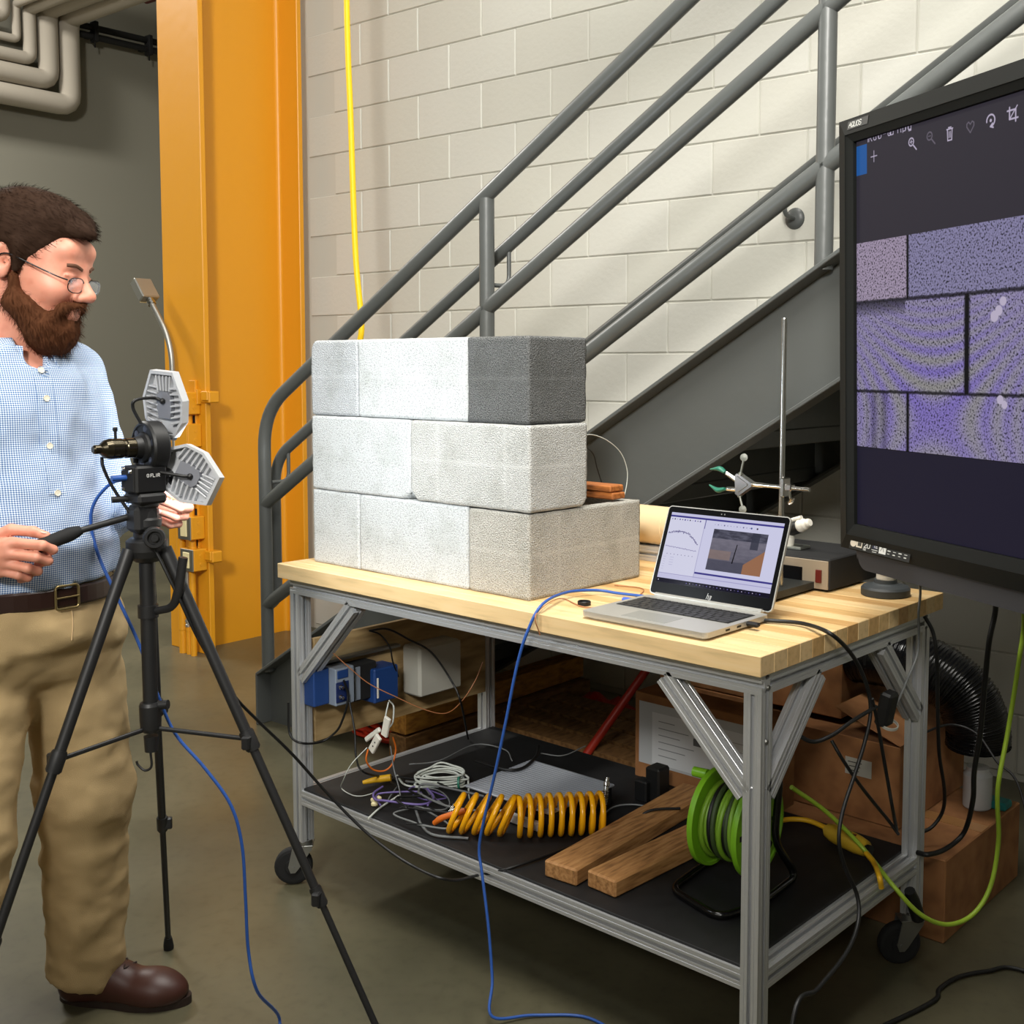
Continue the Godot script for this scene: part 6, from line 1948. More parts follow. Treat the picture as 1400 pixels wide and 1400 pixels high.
# ---------------------------------------------------------------- tripod, thermal camera and work lamp
func tripod() -> void:
	var apex := Vector3(-0.335, 1.03, 0.705)
	var feet := [Vector3(-0.746, 0, 0.458), Vector3(0.077, 0, 0.434), Vector3(-0.314, 0, 1.167)]
	var t := thing("tripod", "black camera tripod with three spread legs standing before the man", "tripod", Vector3(-0.335, 0, 0.705))
	var mb := MB.new()
	mb.lathe([Vector2(0, -0.022), Vector2(0.022, -0.022), Vector2(0.034, -0.012), Vector2(0.038, 0.0), Vector2(0.038, 0.018), Vector2(0.03, 0.024), Vector2(0.024, 0.026), Vector2(0.024, 0.05), Vector2(0.028, 0.054), Vector2(0.028, 0.064), Vector2(0, 0.066)], apex, Vector3.UP, 28)
	put("shoulder", mb, M.tripod, t)
	# centre column
	mb = MB.new()
	mb.lathe([Vector2(0, 0), Vector2(0.0135, 0), Vector2(0.0145, 0.2), Vector2(0.0145, 0.33), Vector2(0, 0.33)], apex + Vector3(0.006, -0.35, 0.004), Vector3(-0.01, 1, -0.005), 22)
	put("column", mb, M.tripod, t)
	mb = MB.new()
	mb.lathe([Vector2(0.0145, -0.012), Vector2(0.019, -0.012), Vector2(0.019, 0.012), Vector2(0.0145, 0.012)], apex + Vector3(0.002, -0.118, 0.002), Vector3.UP, 20)
	put("column_ring", mb, M.tripod, t)
	mb = MB.new()
	mb.lathe([Vector2(0, -0.022), Vector2(0.014, -0.022), Vector2(0.019, -0.014), Vector2(0.02, 0.0), Vector2(0.0205, 0.03), Vector2(0.018, 0.036), Vector2(0, 0.036)], apex + Vector3(0.008, -0.33, 0.006), Vector3.UP, 22)
	mb.rod(apex + Vector3(0.02, -0.30, -0.005), apex + Vector3(0.035, -0.298, -0.016), 0.009, 12)
	put("spreader_collar", mb, M.tripod, t)
	# crank
	mb = MB.new()
	mb.tube(bent([apex + Vector3(0.006, -0.12, 0.0), apex + Vector3(0.055, -0.108, -0.02), apex + Vector3(0.068, -0.075, -0.025), apex + Vector3(0.078, -0.01, -0.03)], 0.02, 5), [0.007, 0.0075, 0.0075, 0.008, 0.008, 0.0085, 0.009, 0.009, 0.0095, 0.0095, 0.0095, 0.0095, 0.0095, 0.0095, 0.0095, 0.0095].slice(0, 14), 12, true, 0.75)
	put("crank", mb, M.tripod, t)
	for k in 3:
		var f: Vector3 = feet[k]
		var d := Vector3(f.x - apex.x, 0, f.z - apex.z).normalized()
		var top := apex + d * 0.036 + Vector3(0, 0.004, 0)
		var at := func(s: float) -> Vector3: return top + (f - top) * s
		mb = MB.new()
		mb.tube(PackedVector3Array([at.call(0.0), at.call(0.03), at.call(0.06), at.call(0.37)]), [0.013, 0.0125, 0.0115, 0.0105], 14)
		var leg := put("leg", mb, M.tripod, t)
		mb = MB.new()
		mb.tube(PackedVector3Array([at.call(0.37), at.call(0.655)]), 0.0085, 12)
		put("middle_section", mb, M.tripod, leg)
		mb = MB.new()
		mb.tube(PackedVector3Array([at.call(0.655), at.call(0.975)]), 0.0065, 12)
		put("lower_section", mb, M.tripod, leg)
		for s in [0.355, 0.645]:
			mb = MB.new()
			var r: float = 0.0145 if s < 0.5 else 0.012
			mb.tube(PackedVector3Array([at.call(s - 0.018), at.call(s - 0.014), at.call(s + 0.014), at.call(s + 0.018)]), [r * 0.85, r, r, r * 0.8], 14)
			mb.box((at.call(s) as Vector3) + d.cross(Vector3.UP) * r * 0.9, Vector3(0.02, 0.026, 0.016), 0.003, aim(d))
			put("leg_lock", mb, M.tripod, leg)
		mb = MB.new()
		mb.tube(PackedVector3Array([at.call(0.965), at.call(0.978), at.call(0.992), f + Vector3(0, 0.001, 0)]), [0.008, 0.0105, 0.012, 0.0115], 14)
		put("rubber_foot", mb, M.black_matte, leg)
		mb = MB.new()
		var hub := apex + Vector3(0.008, -0.345, 0.006)
		var e: Vector3 = at.call(0.352) - d * 0.012
		mb.tube(PackedVector3Array([hub + d * 0.018, e]), 0.0048, 10, true, 0.7)
		put("brace", mb, M.tripod, t)
		mb = MB.new()
		mb.ball(e - (e - hub).normalized() * 0.006, Vector3.ONE * 0.0032, 10)
		put("rivet", mb, M.steel, t)
	mb = MB.new()
	mb.lathe([Vector2(0, -0.05), Vector2(0.012, -0.05), Vector2(0.0135, -0.02), Vector2(0.0, -0.02)], apex + Vector3(0.008, -0.34, 0.006), Vector3.UP, 16)
	put("column_end", mb, M.tripod, t)
	mb = MB.new()
	var hk := apex + Vector3(0.012, -0.39, 0.01)
	mb.tube(smooth([hk, hk + Vector3(0.002, -0.028, 0.0), hk + Vector3(-0.008, -0.036, 0.008), hk + Vector3(-0.018, -0.026, 0.016), hk + Vector3(-0.02, -0.018, 0.018)], 5), 0.0024, 8)
	put("hook", mb, M.tripod, t)
	# pan head, handle and grip
	mb = MB.new()
	var hd := apex + Vector3(0.006, 0.064, 0.004)
	mb.lathe([Vector2(0, -0.01), Vector2(0.026, -0.01), Vector2(0.028, -0.004), Vector2(0.028, 0.008), Vector2(0.024, 0.012), Vector2(0.022, 0.03), Vector2(0.025, 0.034), Vector2(0.025, 0.04), Vector2(0, 0.04)], hd - Vector3(0, 0.012, 0), Vector3.UP, 24)
	mb.box(hd + Vector3(0, -0.002, 0.006), Vector3(0.044, 0.052, 0.05), 0.008)
	put("pan_head", mb, M.tripod, t)
	mb = MB.new()
	mb.lathe([Vector2(0.0, 0.0), Vector2(0.012, 0.0), Vector2(0.019, 0.004), Vector2(0.02, 0.01), Vector2(0.02, 0.026), Vector2(0.018, 0.03), Vector2(0.013, 0.03), Vector2(0.0125, 0.024), Vector2(0.007, 0.024), Vector2(0.0065, 0.03), Vector2(0, 0.03)], apex + Vector3(0.035, 0.03, 0.005), Vector3(0.86, 0, 0.4), 24)
	put("pan_knob", mb, M.tripod, t)
	mb = MB.new()
	mb.box(hd + Vector3(0, 0.037, 0), Vector3(0.062, 0.02, 0.058), 0.005)
	mb.rod(hd + Vector3(-0.012, 0.036, 0.028), hd + Vector3(-0.02, 0.036, 0.056), 0.006, 12)
	put("camera_plate", mb, M.tripod, t)
	mb = MB.new()
	var h0 := hd + Vector3(-0.01, 0.005, 0.012)
	var h1 := Vector3(-0.369, 1.074, 0.823)
	var h2 := Vector3(-0.394, 1.046, 0.899)
	mb.tube(PackedVector3Array([h0, h1]), [0.0065, 0.006], 14)
	mb.ball(h0, Vector3.ONE * 0.011, 14)
	put("handle", mb, M.tripod, t)
	mb = MB.new()
	mb.tube(PackedVector3Array([h1 - (h2 - h1) * 0.1, h1, h1 + (h2 - h1) * 0.15, h2, h2 + (h2 - h1) * 0.06]), [0.008, 0.011, 0.0135, 0.0125, 0.009], 18)
	put("grip", mb, M.black_matte, t)
	thermal_camera(hd + Vector3(0, 0.047, 0))

func thermal_camera(at: Vector3) -> void:
	var t := thing("thermal_camera", "small black box camera with white lettering mounted on the tripod head", "camera", at)
	var mb := MB.new()
	mb.box(at + Vector3(0.002, 0.026, 0.001), Vector3(0.052, 0.052, 0.062), 0.004)
	put("body", mb, M.black, t)
	mb = MB.new()
	mb.box(at + Vector3(0.0, 0.027, 0.033), Vector3(0.046, 0.046, 0.004), 0.001)
	put("rear_plate", mb, M.black_matte, t)
	mb = MB.new()
	mb.lathe([Vector2(0, 0), Vector2(0.018, 0), Vector2(0.019, 0.004), Vector2(0.019, 0.02), Vector2(0.016, 0.022), Vector2(0.014, 0.02), Vector2(0, 0.018)], at + Vector3(0.002, 0.026, -0.0295), Vector3.FORWARD, 24)
	put("lens", mb, M.black_gloss, t)
	for q in [[-0.014, 0.008], [0.014, 0.042], [-0.012, 0.046]]:
		mb = MB.new()
		mb.lathe([Vector2(0, 0.004), Vector2(0.003, 0.0035), Vector2(0.0042, 0.0)], at + Vector3(q[0], q[1], 0.035), Vector3.BACK, 12)
		put("screw", mb, M.chrome, t)
	mb = MB.new()
	mb.rod(at + Vector3(-0.004, 0.03, 0.035), at + Vector3(-0.006, 0.03, 0.062), 0.0055, 12)
	put("network_plug", mb, M.blue, t)
	# lettering on the side towards the display
	var im := Image.create(192, 64, false, Image.FORMAT_RGB8)
	im.fill(c8(12, 12, 13))
	var wh := c8(225, 225, 222)
	stroke(im, [Vector2(24, 14), Vector2(36, 20), Vector2(36, 42), Vector2(24, 50), Vector2(12, 42), Vector2(12, 20), Vector2(24, 14)], 4, wh)
	stroke(im, [Vector2(24, 22), Vector2(24, 42)], 4, wh)
	write(im, "FLIR", Vector2(54, 16), 32, 5, wh, 1.25)
	var lm := mat(Color.WHITE, 0.5)
	lm.albedo_texture = ImageTexture.create_from_image(im)
	mb = MB.new()
	plate(mb, -0.017, -0.0058, 0.017, 0.0058, 0.0005, at + Vector3(0.028, 0.034, -0.004), Basis(Vector3.FORWARD, Vector3.UP, Vector3.RIGHT))
	put("lettering", mb, lm, t)

func lamp_panel(t: Node3D, at: Vector3, turn: float, tilt: Basis, energy: float) -> void:
	# local: x across, y outwards from the hub, z towards the back (the side with fins)
	var b := tilt * Basis(Vector3.BACK, turn)
	var out := PackedVector2Array([Vector2(-0.024, -0.062), Vector2(0.024, -0.062), Vector2(0.05, -0.03), Vector2(0.054, 0.012), Vector2(0.03, 0.066), Vector2(-0.03, 0.066), Vector2(-0.054, 0.012), Vector2(-0.05, -0.03)])
	var mb := MB.new()
	mb.prism(out, 0.004, at - b.z * 0.004, b)
	var panel := put("panel", mb, M.lamp_silver, t)
	for k in 8:
		pass
	mb = MB.new()
	var m := out.size()
	for k in m:
		var a := out[k]
		var c := out[(k + 1) % m]
		var ai := a * 0.9
		var ci := c * 0.9
		var z1 := 0.012
		mb.quad(at + b * Vector3(a.x, a.y, 0), at + b * Vector3(c.x, c.y, 0), at + b * Vector3(c.x, c.y, z1), at + b * Vector3(a.x, a.y, z1), b * Vector3((a.x + c.x), (a.y + c.y), 0))
		mb.quad(at + b * Vector3(ai.x, ai.y, 0), at + b * Vector3(ci.x, ci.y, 0), at + b * Vector3(ci.x, ci.y, z1), at + b * Vector3(ai.x, ai.y, z1), b * Vector3(-(a.x + c.x), -(a.y + c.y), 0))
		mb.quad(at + b * Vector3(a.x, a.y, z1), at + b * Vector3(c.x, c.y, z1), at + b * Vector3(ci.x, ci.y, z1), at + b * Vector3(ai.x, ai.y, z1), b.z)
	put("rim", mb, M.lamp_silver, panel)
	mb = MB.new()
	mb.prism(PackedVector2Array([Vector2(-0.015, -0.026), Vector2(0.015, -0.026), Vector2(0.02, -0.005), Vector2(0.018, 0.018), Vector2(0.008, 0.026), Vector2(-0.008, 0.026), Vector2(-0.018, 0.018), Vector2(-0.02, -0.005)]), 0.009, at, b)
	put("centre_plate", mb, M.lamp_grey, panel)
	for s in [-1.0, 1.0]:
		for k in 7:
			var y := -0.036 + k * 0.0115
			mb = MB.new()
			var a := Vector3(s * 0.017, y, 0.005)
			var c := Vector3(s * 0.047, y + 0.008 - 0.001 * k, 0.005)
			if k == 6: c.x = s * 0.042
			var d := (c - a)
			mb.box(at + b * ((a + c) * 0.5), Vector3(d.length(), 0.0035, 0.009), 0.0006, b * Basis(d.normalized(), Vector3.BACK.cross(d.normalized()), Vector3.BACK))
			put("fin", mb, M.lamp_silver, panel)
	for k in 5:
		mb = MB.new()
		mb.box(at + b * Vector3((k - 2) * 0.0085, 0.042, 0.005), Vector3(0.0032, 0.03, 0.009), 0.0006, b * Basis(Vector3.BACK, -(k - 2) * 0.06))
		put("fin", mb, M.lamp_silver, panel)
	mb = MB.new()
	mb.prism(PackedVector2Array([Vector2(-0.02, -0.052), Vector2(0.02, -0.052), Vector2(0.043, -0.026), Vector2(0.046, 0.01), Vector2(0.026, 0.056), Vector2(-0.026, 0.056), Vector2(-0.046, 0.01), Vector2(-0.043, -0.026)]), 0.003, at - b.z * 0.0075, b)
	put("lit_diffuser", mb, M.led, panel)
	var l := AreaLight3D.new()
	l.name = "lamp_panel_light"
	l.area_size = Vector2(0.085, 0.1)
	l.light_energy = energy
	l.light_color = Color(0.93, 0.97, 1.0)
	l.area_range = 12.0
	l.area_attenuation = 2.0
	l.shadow_enabled = true
	add_child(l, true)
	l.transform = Transform3D(b, at - b.z * 0.011)

func work_lamp() -> void:
	var c := Vector3(-0.338, 1.226, 0.695)
	var t := thing("work_lamp", "black lamp hub with folding silver finned light panels held above the camera", "lamp", c)
	var ax := Vector3(-0.03, 0.0, 1.0).normalized()
	var mb := MB.new()
	mb.lathe([Vector2(0, -0.022), Vector2(0.046, -0.022), Vector2(0.05, -0.018), Vector2(0.05, 0.008), Vector2(0.047, 0.012), Vector2(0.043, 0.013), Vector2(0.041, 0.010), Vector2(0.03, 0.010), Vector2(0.028, 0.014), Vector2(0.022, 0.018), Vector2(0.02, 0.03), Vector2(0, 0.03)], c, ax, 40)
	put("hub", mb, M.black, t)
	for k in 6:
		var a := TAU * k / 6.0 + 0.3
		mb = MB.new()
		mb.ball(c + ax * 0.010 + Vector3(cos(a) * 0.0355, sin(a) * 0.0355, 0), Vector3(0.0075, 0.0075, 0.002), 12)
		put("dimple", mb, M.bluegrey, t)
	mb = MB.new()
	mb.lathe([Vector2(0, 0.028), Vector2(0.019, 0.028), Vector2(0.019, 0.046), Vector2(0.0175, 0.048), Vector2(0.0175, 0.052), Vector2(0.019, 0.054), Vector2(0.0195, 0.075), Vector2(0.017, 0.085), Vector2(0.012, 0.091), Vector2(0.0085, 0.094), Vector2(0.0085, 0.104), Vector2(0.006, 0.107), Vector2(0, 0.107)], c, ax, 26)
	put("socket", mb, M.socket_metal, t)
	mb = MB.new()
	mb.rod(c + ax * 0.064 + Vector3(0, 0.016, 0), c + ax * 0.064 + Vector3(0, 0.034, 0), 0.0028, 8)
	mb.box(c + ax * 0.064 + Vector3(0, 0.036, 0), Vector3(0.005, 0.009, 0.009), 0.002)
	put("turn_key", mb, M.black, t)
	for k in 2:
		var at: Vector3 = [c + Vector3(-0.008, 0.080, -0.045), c + Vector3(0.062, -0.052, -0.05)][k]
		var turn: float = [-0.08, -2.05][k]
		var tl: Basis = [Basis(Vector3.UP, 0.22) * Basis(Vector3.RIGHT, 0.1), Basis(Vector3.UP, 0.42) * Basis(Vector3.RIGHT, -0.08)][k]
		lamp_panel(t, at, turn, tl, 0.24)
		var bb := tl * Basis(Vector3.BACK, turn)
		mb = MB.new()
		var inner: Vector3 = at + bb * Vector3(0, -0.062, 0.002)
		mb.tube(PackedVector3Array([c + (inner - c) * 0.55 + Vector3(0, 0, -0.005), inner]), 0.008, 12)
		mb.rod(inner - bb.x * 0.018, inner + bb.x * 0.018, 0.007, 12)
		put("hinge", mb, M.black, t)
		mb = MB.new()
		var e := at + bb * Vector3(0, 0.008, 0.012)
		if k == 0:
			mb.tube(smooth([e, e + Vector3(-0.01, 0.006, 0.012), c + Vector3(-0.005, 0.09, 0.02), c + Vector3(-0.008, 0.075, 0.025), c + Vector3(-0.004, 0.045, 0.012)], 6), 0.0032, 8)
		else:
			mb.tube(smooth([e, e + Vector3(-0.006, 0.002, 0.014), c + Vector3(0.03, -0.045, 0.0), c + Vector3(0.012, -0.035, 0.008)], 6), 0.0032, 8)
		put("panel_wire", mb, M.black, t)
		mb = MB.new()
		mb.ball(e, Vector3.ONE * 0.006, 10)
		put("wire_grommet", mb, M.black, t)
	mb = MB.new()
	mb.box(c + Vector3(0.004, -0.048, -0.006), Vector3(0.04, 0.03, 0.024), 0.004)
	mb.rod(c + Vector3(-0.016, -0.03, 0.018), c + Vector3(-0.016, -0.018, 0.018), 0.005, 10)
	put("bracket", mb, M.black, t)

# ---------------------------------------------------------------- the man: distance fields turned into one smooth surface
class Field:
	var o: Vector3
	var s: float
	var nx: int
	var ny: int
	var nz: int
	var d := PackedFloat32Array()

	func _init(lo: Vector3, hi: Vector3, cell: float) -> void:
		o = lo
		s = cell
		nx = int((hi.x - lo.x) / cell) + 2
		ny = int((hi.y - lo.y) / cell) + 2
		nz = int((hi.z - lo.z) / cell) + 2
		d.resize(nx * ny * nz)
		d.fill(0.12)

	func span(lo: Vector3, hi: Vector3) -> Array:
		return [clampi(int((lo.x - o.x) / s), 0, nx - 1), clampi(int((hi.x - o.x) / s) + 1, 0, nx - 1), clampi(int((lo.y - o.y) / s), 0, ny - 1), clampi(int((hi.y - o.y) / s) + 1, 0, ny - 1), clampi(int((lo.z - o.z) / s), 0, nz - 1), clampi(int((hi.z - o.z) / s) + 1, 0, nz - 1)]

	func join(i: int, v: float, k: float) -> void:
		var a := d[i]
		if k > 0.0:
			var h := maxf(k - absf(a - v), 0.0) / k
			d[i] = minf(a, v) - h * h * k * 0.25
		else: d[i] = minf(a, v)

	func capsule(a: Vector3, b: Vector3, ra: float, rb: float, k := 0.02) -> void:
		var m := maxf(ra, rb) + k + s * 2.0
		var q := span(Vector3(minf(a.x, b.x), minf(a.y, b.y), minf(a.z, b.z)) - Vector3.ONE * m, Vector3(maxf(a.x, b.x), maxf(a.y, b.y), maxf(a.z, b.z)) + Vector3.ONE * m)
		var ab := b - a
		var l2 := maxf(ab.length_squared(), 1e-9)
		for z in range(q[4], q[5] + 1):
			for y in range(q[2], q[3] + 1):
				var i := (z * ny + y) * nx + int(q[0])
				for x in range(q[0], q[1] + 1):
					var p := o + Vector3(x, y, z) * s - a
					var h := clampf(p.dot(ab) / l2, 0.0, 1.0)
					join(i, (p - ab * h).length() - lerpf(ra, rb, h), k)
					i += 1

	# sign -1 carves the shape out
	func ellipsoid(c: Vector3, r: Vector3, b := Basis(), k := 0.02, carve := false) -> void:
		var m := maxf(r.x, maxf(r.y, r.z)) + k + s * 2.0
		var q := span(c - Vector3.ONE * m, c + Vector3.ONE * m)
		var inv := b.transposed()
		for z in range(q[4], q[5] + 1):
			for y in range(q[2], q[3] + 1):
				var i := (z * ny + y) * nx + int(q[0])
				for x in range(q[0], q[1] + 1):
					var p := inv * (o + Vector3(x, y, z) * s - c)
					var e := p / r
					var k0 := e.length()
					var k1 := (e / r).length()
					var v := k0 * (k0 - 1.0) / maxf(k1, 1e-6) if k0 > 1e-6 else -minf(r.x, minf(r.y, r.z))
					if carve:
						var a := d[i]
						var h := maxf(k - absf(a + v), 0.0) / maxf(k, 1e-6)
						d[i] = maxf(a, -v) + h * h * k * 0.25
					else: join(i, v, k)
					i += 1

	# upright elliptic drum
	func drum(c: Vector3, rx: float, rz: float, half: float, b := Basis(), k := 0.02) -> void:
		var m := maxf(maxf(rx, rz), half) + k + s * 2.0
		var q := span(c - Vector3.ONE * m, c + Vector3.ONE * m)
		var inv := b.transposed()
		for z in range(q[4], q[5] + 1):
			for y in range(q[2], q[3] + 1):
				var i := (z * ny + y) * nx + int(q[0])
				for x in range(q[0], q[1] + 1):
					var p := inv * (o + Vector3(x, y, z) * s - c)
					var e := Vector2(p.x / rx, p.z / rz)
					var k0 := e.length()
					var k1 := Vector2(e.x / rx, e.y / rz).length()
					var v := k0 * (k0 - 1.0) / maxf(k1, 1e-6) if k0 > 1e-4 else -minf(rx, rz)
					join(i, maxf(v, absf(p.y) - half), k)
					i += 1

	func cut(n: Vector3, at: Vector3) -> void:   # keeps the side that n points away from
		for z in nz:
			for y in ny:
				var i := (z * ny + y) * nx
				for x in nx:
					d[i] = maxf(d[i], (o + Vector3(x, y, z) * s - at).dot(n))
					i += 1

	func ruffle(f: FastNoiseLite, amp: float, stretch := Vector3.ONE) -> void:
		for z in nz:
			for y in ny:
				var i := (z * ny + y) * nx
				for x in nx:
					if absf(d[i]) < amp * 3.0 + s * 2.0:
						d[i] += amp * f.get_noise_3dv((o + Vector3(x, y, z) * s) * stretch)
					i += 1

	func value(p: Vector3) -> float:
		var g := (p - o) / s
		var x := clampi(int(g.x), 0, nx - 2)
		var y := clampi(int(g.y), 0, ny - 2)
		var z := clampi(int(g.z), 0, nz - 2)
		var f := g - Vector3(x, y, z)
		var i := (z * ny + y) * nx + x
		var a := lerpf(lerpf(d[i], d[i + 1], f.x), lerpf(d[i + nx], d[i + nx + 1], f.x), f.y)
		i += nx * ny
		return lerpf(a, lerpf(lerpf(d[i], d[i + 1], f.x), lerpf(d[i + nx], d[i + nx + 1], f.x), f.y), f.z)

	func slope(p: Vector3) -> Vector3:
		var e := s * 0.75
		return Vector3(value(p + Vector3(e, 0, 0)) - value(p - Vector3(e, 0, 0)), value(p + Vector3(0, e, 0)) - value(p - Vector3(0, e, 0)), value(p + Vector3(0, 0, e)) - value(p - Vector3(0, 0, e))).normalized()

	# where a ray first meets the surface
	func meet(from: Vector3, dir: Vector3, far := 1.0) -> Vector3:
		var t := 0.0
		while t < far:
			var v := value(from + dir * t)
			if v < 0.0005: return from + dir * t
			t += maxf(v * 0.7, 0.001)
		return from + dir * far

	func mesh(mb: MB, frame := Transform3D()) -> void:
		var at := PackedInt32Array()
		at.resize(nx * ny * nz)
		at.fill(-1)
		var sy := nx
		var sz := nx * ny
		var off := [0, 1, sy, sy + 1, sz, sz + 1, sz + sy, sz + sy + 1]
		var cor := [Vector3(0, 0, 0), Vector3(1, 0, 0), Vector3(0, 1, 0), Vector3(1, 1, 0), Vector3(0, 0, 1), Vector3(1, 0, 1), Vector3(0, 1, 1), Vector3(1, 1, 1)]
		var edges := [[0, 1], [2, 3], [4, 5], [6, 7], [0, 2], [1, 3], [4, 6], [5, 7], [0, 4], [1, 5], [2, 6], [3, 7]]
		for z in nz - 1:
			for y in ny - 1:
				var i := (z * ny + y) * nx
				for x in nx - 1:
					var c := d[i]
					if absf(c) < s * 3.0:
						var neg := 0
						for k in 8: if d[i + off[k]] < 0.0: neg += 1
						if neg > 0 and neg < 8:
							var sum := Vector3.ZERO
							var cnt := 0
							for e in edges:
								var a := d[i + off[e[0]]]
								var b := d[i + off[e[1]]]
								if (a < 0.0) != (b < 0.0):
									sum += (cor[e[0]] as Vector3).lerp(cor[e[1]], a / (a - b))
									cnt += 1
							var p := o + (Vector3(x, y, z) + sum / cnt) * s
							at[i] = mb.vert(frame * p, frame.basis * slope(p), Vector2(p.x + p.z, p.y))
					i += 1
		for z in range(1, nz - 1):
			for y in range(1, ny - 1):
				for x in range(1, nx - 1):
					var i := (z * ny + y) * nx + x
					if absf(d[i]) > s * 3.0: continue
					var neg := d[i] < 0.0
					if neg != (d[i + 1] < 0.0): face(mb, at, i, i - sy, i - sy - sz, i - sz)
					if neg != (d[i + sy] < 0.0): face(mb, at, i, i - 1, i - 1 - sz, i - sz)
					if neg != (d[i + sz] < 0.0): face(mb, at, i, i - 1, i - 1 - sy, i - sy)

	func face(mb: MB, at: PackedInt32Array, a: int, b: int, c: int, e: int) -> void:
		if at[a] < 0 or at[b] < 0 or at[c] < 0 or at[e] < 0: return
		mb.tri_i(at[a], at[b], at[c])
		mb.tri_i(at[a], at[c], at[e])

func hand(mb: MB, palm: Array, fingers: Array, thumb: Array, wrist: Vector3, fore: Vector3, rw: float) -> void:
	var lo := wrist
	var hi := wrist
	for f in fingers + [thumb, palm, [fore]]:
		for p in f:
			lo = Vector3(minf(lo.x, p.x), minf(lo.y, p.y), minf(lo.z, p.z))
			hi = Vector3(maxf(hi.x, p.x), maxf(hi.y, p.y), maxf(hi.z, p.z))
	var f := Field.new(lo - Vector3.ONE * 0.03, hi + Vector3.ONE * 0.03, 0.003)
	f.capsule(fore, wrist, rw * 1.12, rw, 0.0)
	for p in palm.slice(1): f.capsule(wrist, p, rw * 0.95, 0.0135, 0.012)
	f.capsule(palm[1], palm[2], 0.0135, 0.012, 0.012)
	for k in fingers.size():
		var q: Array = fingers[k]
		var r: float = [0.0092, 0.0094, 0.0088, 0.0078][k]
		f.capsule(wrist.lerp(q[0], 0.55), q[0], 0.012, r * 1.12, 0.008)
		f.capsule(q[0], q[1], r * 1.08, r, 0.004)
		f.capsule(q[1], q[2], r, r * 0.93, 0.003)
		f.capsule(q[2], q[3], r * 0.93, r * 0.8, 0.003)
	for k in thumb.size() - 1: f.capsule(thumb[k], thumb[k + 1], [0.0135, 0.0105, 0.0095][k], [0.0105, 0.0095, 0.0085][mini(k, 2)], 0.005)
	f.mesh(mb)

func strands(mb: MB, f: Field, frame: Transform3D, count: int, length: float, width: float, comb: Vector3, lift: float, rg: RandomNumberGenerator, keep: Callable) -> void:
	var src := MB.new()
	f.mesh(src)
	var m := src.v.size()
	var done := 0
	var tries := 0
	while done < count and tries < count * 6:
		tries += 1
		var i := rg.randi() % m
		var p := src.v[i] + Vector3(rg.randf_range(-1, 1), rg.randf_range(-1, 1), rg.randf_range(-1, 1)) * f.s * 0.6
		var n := src.n[i]
		if not keep.call(p): continue
		var dir := (comb - n * comb.dot(n)).normalized() if comb.length() > 0.0 else n
		dir = (dir * (1.0 - lift) + n * lift + Vector3(rg.randf_range(-1, 1), rg.randf_range(-1, 1), rg.randf_range(-1, 1)) * 0.35).normalized()
		var l := length * rg.randf_range(0.5, 1.0)
		var side := dir.cross(n).normalized() * width
		var bow := n * l * 0.12
		var a := p - n * 0.0015
		var mid := a + dir * l * 0.55 + bow
		var tip := a + dir * l
		var nn := (frame.basis * (n + dir.cross(side.normalized()) * 0.2)).normalized()
		var i0 := mb.vert(frame * (a - side), nn)
		mb.vert(frame * (a + side), nn)
		mb.vert(frame * (mid - side * 0.7), nn)
		mb.vert(frame * (mid + side * 0.7), nn)
		mb.vert(frame * tip, nn)
		mb.tri_i(i0, i0 + 1, i0 + 3)
		mb.tri_i(i0, i0 + 3, i0 + 2)
		mb.tri_i(i0 + 2, i0 + 3, i0 + 4)
		done += 1

